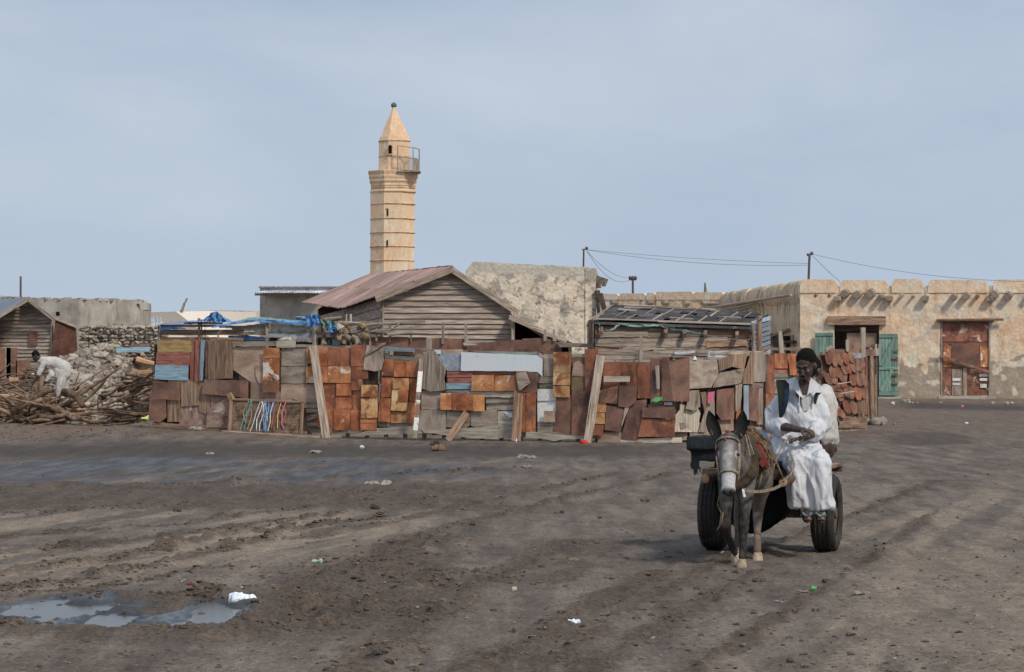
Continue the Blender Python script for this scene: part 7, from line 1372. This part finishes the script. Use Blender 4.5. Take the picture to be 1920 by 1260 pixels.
# ---- second man, behind
m2 = empty('person', TC @ Vector((L(1545, 850, .25).x, .25, .74)), A_, 'second man in off white shirt sitting back to back with the driver, mostly hidden', 'person')
M2 = wm(m2).inverted() @ TC
def K(px, py, ly): return M2 @ L(px, py, ly)
mb = MB(); hc2 = K(1525, 694, .15); q2, Rm2, *_ = face(mb, hc2, (.55, .8, -.15), (0, 0, 1), 1.0)
mb.chain([K(1523, 708, .14), K(1526, 728, .12)], [.055, .065]); mb.chain([K(1512, 740, .15), K(1545, 740, .15)], [.06, .06]); mb.chain([K(1530, 750, .12), K(1535, 800, .12), K(1538, 838, .15)], [.12, .11, .13])
mb.chain([K(1548, 738, .18), K(1558, 762, .2), K(1561, 773, .3)], [.055, .04, .032]); hand(mb, K(1561, 774, .3), (.35, .2, -.5), (-1, 0, 0), .9, .5)
mb.chain([K(1535, 845, .2), K(1556, 822, .42), K(1561, 842, .48)], [.09, .05, .045]); mb.chain([K(1530, 850, .2), K(1550, 848, .5)], [.09, .07]); mb.chain([K(1551, 825, .35), K(1556, 838, .42), K(1560, 846, .44)], [.035, .03, .025]); mb.cap(K(1556, 845, .42), K(1561, 850, .35), .028, .02)
b2 = finish_person(m2, M2, mb, .011, 2); hair(q2, Rm2, b2, 1.0)
mb = MB(); mb.loft([(K(1528, 726, .13), X_ * .12, Y_ * .08), (K(1530, 738, .13), X_ * .15, Y_ * .10), (K(1533, 765, .13), X_ * .165, Y_ * .13), (K(1536, 800, .13), X_ * .165, Y_ * .14), (K(1536, 820, .15), X_ * .175, Y_ * .16), (K(1537, 834, .17), X_ * .15, Y_ * .14)], 30, fold(.008, 5))
mb.chain([K(1546, 736, .17), K(1557, 764, .22)], [.075, .07]); mb.chain([K(1538, 828, .2), K(1556, 822, .4)], [.11, .085])
ob('shirt', fuse(mb, .012, 2, lambda c, n_: c + n_ * (.012 * mn.noise(Vector((c.x * 12, c.y * 12, c.z * 7))) + .007 * mn.noise(c * 26))), 'shirt2', m2, local=True, smooth=True)
ob('vest', MB().prism([K(1537, 805, -.04), K(1538, 835, -.04), K(1530, 846, -.04), K(1527, 815, -.04)], Vector((0, .1, 0))), 'navy', m2, local=True)
# ---- dark navy seat blanket under the driver
sb = MB(); sb.ell(MT @ L(1478, 868, -.4) , (.2, .28, .07)); o = ob('seat_cushion', MB().loft([(MT @ (L(1490, 868, -.35) + Vector((0, -.28 + .09 * i, -.03))), X_ * (.27 - .02 * abs(3 - i)), Z_ * .06) for i in range(7)], 20), 'navy', None, local=True, smooth=True, label='dark blue cushion under the driver on the cart bed', cat='cushion'); o.matrix_world = wm(man)
# ---- bending man at the firewood
YMn = 67.2; bx = (105 - 960) / F * YMn; bzz = gz(bx, YMn)
bm_ = empty('person', Vector((bx, YMn, bzz)), 0, 'man in white clothes bending over the firewood heap at the left', 'person')
def B(px, py, dy=0): return V(px, py, YMn + dy) - Vector((bx, YMn, bzz))
mb = MB(); hb = B(66.5, 667.5); qb, Rb, *_ = face(mb, hb, (-.85, -.3, -.75), (-.6, -.1, .8), 1.05)
sh1, sh2 = B(84, 678, -.16), B(88, 680, .16); hip = B(122, 690)
mb.chain([B(80, 676), B(73, 671)], [.065, .055]); mb.chain([B(86, 682), B(104, 682), hip], [.13, .13, .14])
w1, w2 = B(60, 722, -.2), B(79, 722, -.1)
mb.chain([sh1, B(72, 702, -.22), w1], [.055, .042, .028]); mb.chain([sh2, B(96, 707, -.1), w2], [.055, .04, .028])
hand(mb, w1, (-.25, -.1, -1), (.6, 0, 0), 1.05, .5); hand(mb, w2, (-.6, -.1, -.6), (0, 0, -1), 1.05, .6)
foot = CAMH
for dx, dy in ((-4, -.12), (3, .12)):
    kn = B(118 + dx, 728, dy); an = Vector((kn.x + .06, kn.y, .08)); mb.chain([hip + Vector((0, dy * .6, -.02)), kn, an], [.095, .06, .042]); mb.cap(an + Vector((0, 0, -.03)), an + Vector((-.16, 0, -.045)), .04, .03)
bb = finish_person(bm_, None, mb, .014, 2); hair(qb, Rb, bb, 1.05)
mb = MB(); mb.chain([B(80, 677), B(90, 681), B(105, 681), B(120, 689)], [.12, .175, .17, .175], 20); mb.chain([sh1, B(73, 700, -.22)], [.085, .07]); mb.chain([sh2, B(97, 703, -.1), B(88, 713, -.1)], [.085, .075, .06]); mb.chain([B(112, 690), B(112, 704)], [.17, .17])
ob('shirt', fuse(mb, .016, 2, lambda c, n_: c + n_ * (.02 * mn.noise(c * 9) + .01 * mn.noise(c * 20))), 'shirt2', bm_, local=True, smooth=True)
mb = MB(); mb.chain([B(121, 690), B(122, 700)], [.175, .17]); 
for dx, dy in ((-6, -.12), (4, .12)): mb.chain([B(120 + dx * .5, 698, dy * .5), B(118 + dx, 728, dy), B(120 + dx, 748, dy)], [.14, .115, .1])
ob('trousers', fuse(mb, .016, 2, lambda c, n_: c + n_ * (.018 * mn.noise(Vector((c.x * 10, c.y * 10, c.z * 4))) + .008 * mn.noise(c * 20))), 'shirt2', bm_, local=True, smooth=True)
ob('branch', MB().tube([V(83, 738, YMn - .25), V(75, 728, YMn - .2), V(80, 705, YMn - .2)], [.09, .075, .06], 8), 'branch', smooth=True, label='stout upright branch gripped by the bending man', cat='branch')
# ------------------------------------------------------------ litter and stones on the ground, one by one
def litter(px, py, w, h, m, lb, nm='plastic_bag', cat='bag', flat=.5, n=5, rough_=.018, dp=.5):
    p = G(px, py)
    for _ in range(4): z = gz(p.x, p.y); p = G(px, py, z)
    s = w / F * p.y / 2; zh = h / F * p.y; mb = MB(); r = random.Random(int(px * 7 + py))
    for k in range(n): mb.ell((p.x + r.uniform(-.7, .7) * s, p.y + r.uniform(-.3, .3) * s, z + zh * .35), (s * r.uniform(.3, .5), s * dp * r.uniform(.5, .9), zh * r.uniform(.35, .6)), (r.uniform(-15, 15), r.uniform(-25, 25), r.uniform(0, 90)), 10)
    me = fuse(mb, min(max(.004, s * .07), zh * .12 + .002), 1, lambda c, n_: c + n_ * s * .16 * (abs(mn.noise(c * (2.2 / s) * .9)) + .5 * mn.noise(c * 5 / s)))
    return ob(nm, me, m, smooth=True, label=lb, cat=cat)
litter(454, 1131, 54, 22, 'bag_white', 'crumpled white plastic bag at the right edge of the puddle', n=8)
litter(594, 1056, 22, 10, 'bag_green2' if 'bag_green2' in M else 'tarp_green', 'pale green crumpled bag on smooth mud right of the ruts')
litter(680, 841, 14, 7, 'bag_white', 'small white scrap on the dark mud before the fence', 'paper', 'litter', n=3)
litter(825, 846, 32, 16, 'branch', 'brown lump of earth lying before the fence prop', 'earth_clod', 'stone', n=5); litter(812, 835, 24, 12, 'clod', 'dark clod just behind the brown lump before the fence', 'earth_clod', 'stone', n=4)
litter(967, 829, 7, 8, 'bag_white', 'tiny white wad at the foot of the fence plank', 'paper', 'litter', n=2)
litter(398, 853, 26, 5, 'bag_grey', 'long grey rag on the dark mud left of centre', 'rag', 'litter', n=4); litter(590, 849, 32, 4, 'bag_grey', 'thin grey rag on the dark mud before the rust sheets', 'rag', 'litter', n=4)
litter(992, 878, 30, 6, 'bag_grey', 'pale crumpled paper on mud in front of the fence middle', 'paper', 'litter', n=4); litter(706, 909, 60, 5, 'bag_grey', 'flat pale sheet half buried in the dark mud', 'paper', 'litter', n=5); litter(983, 859, 48, 5, 'bag_grey', 'flat grey sack half buried before the fence', 'sack', 'litter', n=5)
litter(1080, 1168, 34, 7, 'bag_white', 'flattened white cup lying in the bare foreground mud', 'crushed_cup', 'litter', n=3); litter(1526, 1106, 12, 9, 'bag_green', 'bright green wrapper on the ground below the cart', 'wrapper', 'litter', n=3); litter(1508, 1111, 22, 4, 'bag_grey', 'pale scrap beside the bright green wrapper', 'wrapper', 'litter', n=3)
litter(1411, 1009, 16, 8, 'bag_white', 'white paper on the ground under the cart', 'paper', 'litter', n=3); litter(372, 807, 34, 8, 'bag_grey', 'pale rags heaped at the foot of the plywood', 'rag', 'litter', n=6)
litter(1288, 815, 40, 26, 'rope', 'bunch of straw against the fence behind the black load', 'straw_bundle', 'straw', n=7); litter(1640, 797, 46, 16, 'bag_grey', 'pale sack at the corner of the pole palisade', 'sack', 'sack', n=7); litter(1612, 798, 22, 16, 'bag_grey', 'knobbly grey bundle right under the palisade corner', 'bundle', 'sack', n=5)
litter(1678, 797, 8, 6, 'stone', 'small pale stone on the brown earth right of the palisade', 'stone', 'stone', n=2); litter(1810, 795, 12, 4, 'bag_white', 'white scrap on the far road before the rusty door', 'paper', 'litter', n=3); litter(1804, 764, 8, 5, 'pink', 'pink scrap on the far kerb before the rusty door', 'paper', 'litter', n=2)
litter(966, 1107, 20, 8, 'stone', 'small flat stone in the middle of the bare mud', 'stone', 'stone', n=3); litter(1084, 1054, 40, 8, 'branch', 'flat brown clod left of the cart wheel', 'earth_clod', 'stone', n=4); litter(1098, 832, 30, 6, 'red_plastic', 'red plastic piece under the rusty sheets', 'plastic_piece', 'litter', n=3)
litter(395, 1100, 34, 5, 'bag_grey', 'pale strip of cloth above the puddle', 'rag', 'litter', n=4); litter(362, 1097, 30, 5, 'ply_pink_' if 'ply_pink_' in M else 'red_cloth', 'dull reddish rag above the puddle', 'rag', 'litter', n=4); litter(1620, 1113, 44, 4, 'bag_grey', 'thin pale plastic sheet trodden into the ground at right', 'plastic_sheet', 'litter', n=4)
dn = [(1530, 1146, 16), (1596, 1192, 18), (1603, 1180, 14), (1596, 1228, 18), (1686, 1104, 11), (1863, 1119, 9), (1652, 1103, 7), (1758, 1100, 7), (1903, 1034, 9), (1380, 1172, 14), (1640, 1012, 8), (1832, 1046, 9), (1884, 1044, 7), (1055, 961, 12), (1042, 962, 9), (1094, 900, 15), (818, 1076, 34), (880, 985, 26), (1126, 972, 10), (1262, 997, 10), (1480, 1242, 26), (1512, 1252, 24), (1545, 1222, 10), (1210, 940, 18), (966, 876, 8), (1000, 1096, 12), (700, 955, 30), (450, 1015, 20), (330, 960, 20), (360, 1000, 16)]
for i, (x, y, w) in enumerate(dn): litter(x, y, w, w * .42, 'clod', 'small dark clod of mud lying loose on the open ground', 'mud_clod', 'clod', n=3)['group'] = 'loose clods on the open ground'
g5 = [(1700, 757, 26), (1715, 758, 14), (1895, 759, 18), (1862, 758, 14), (1765, 757, 10), (1673, 759, 16)]
for i, (x, y, w) in enumerate(g5): litter(x, y, w, w * .4, 'stone', 'small pale stone at the foot of the ochre building wall', 'wall_foot_stone', 'stone', n=2)['group'] = 'stones along the ochre wall foot'
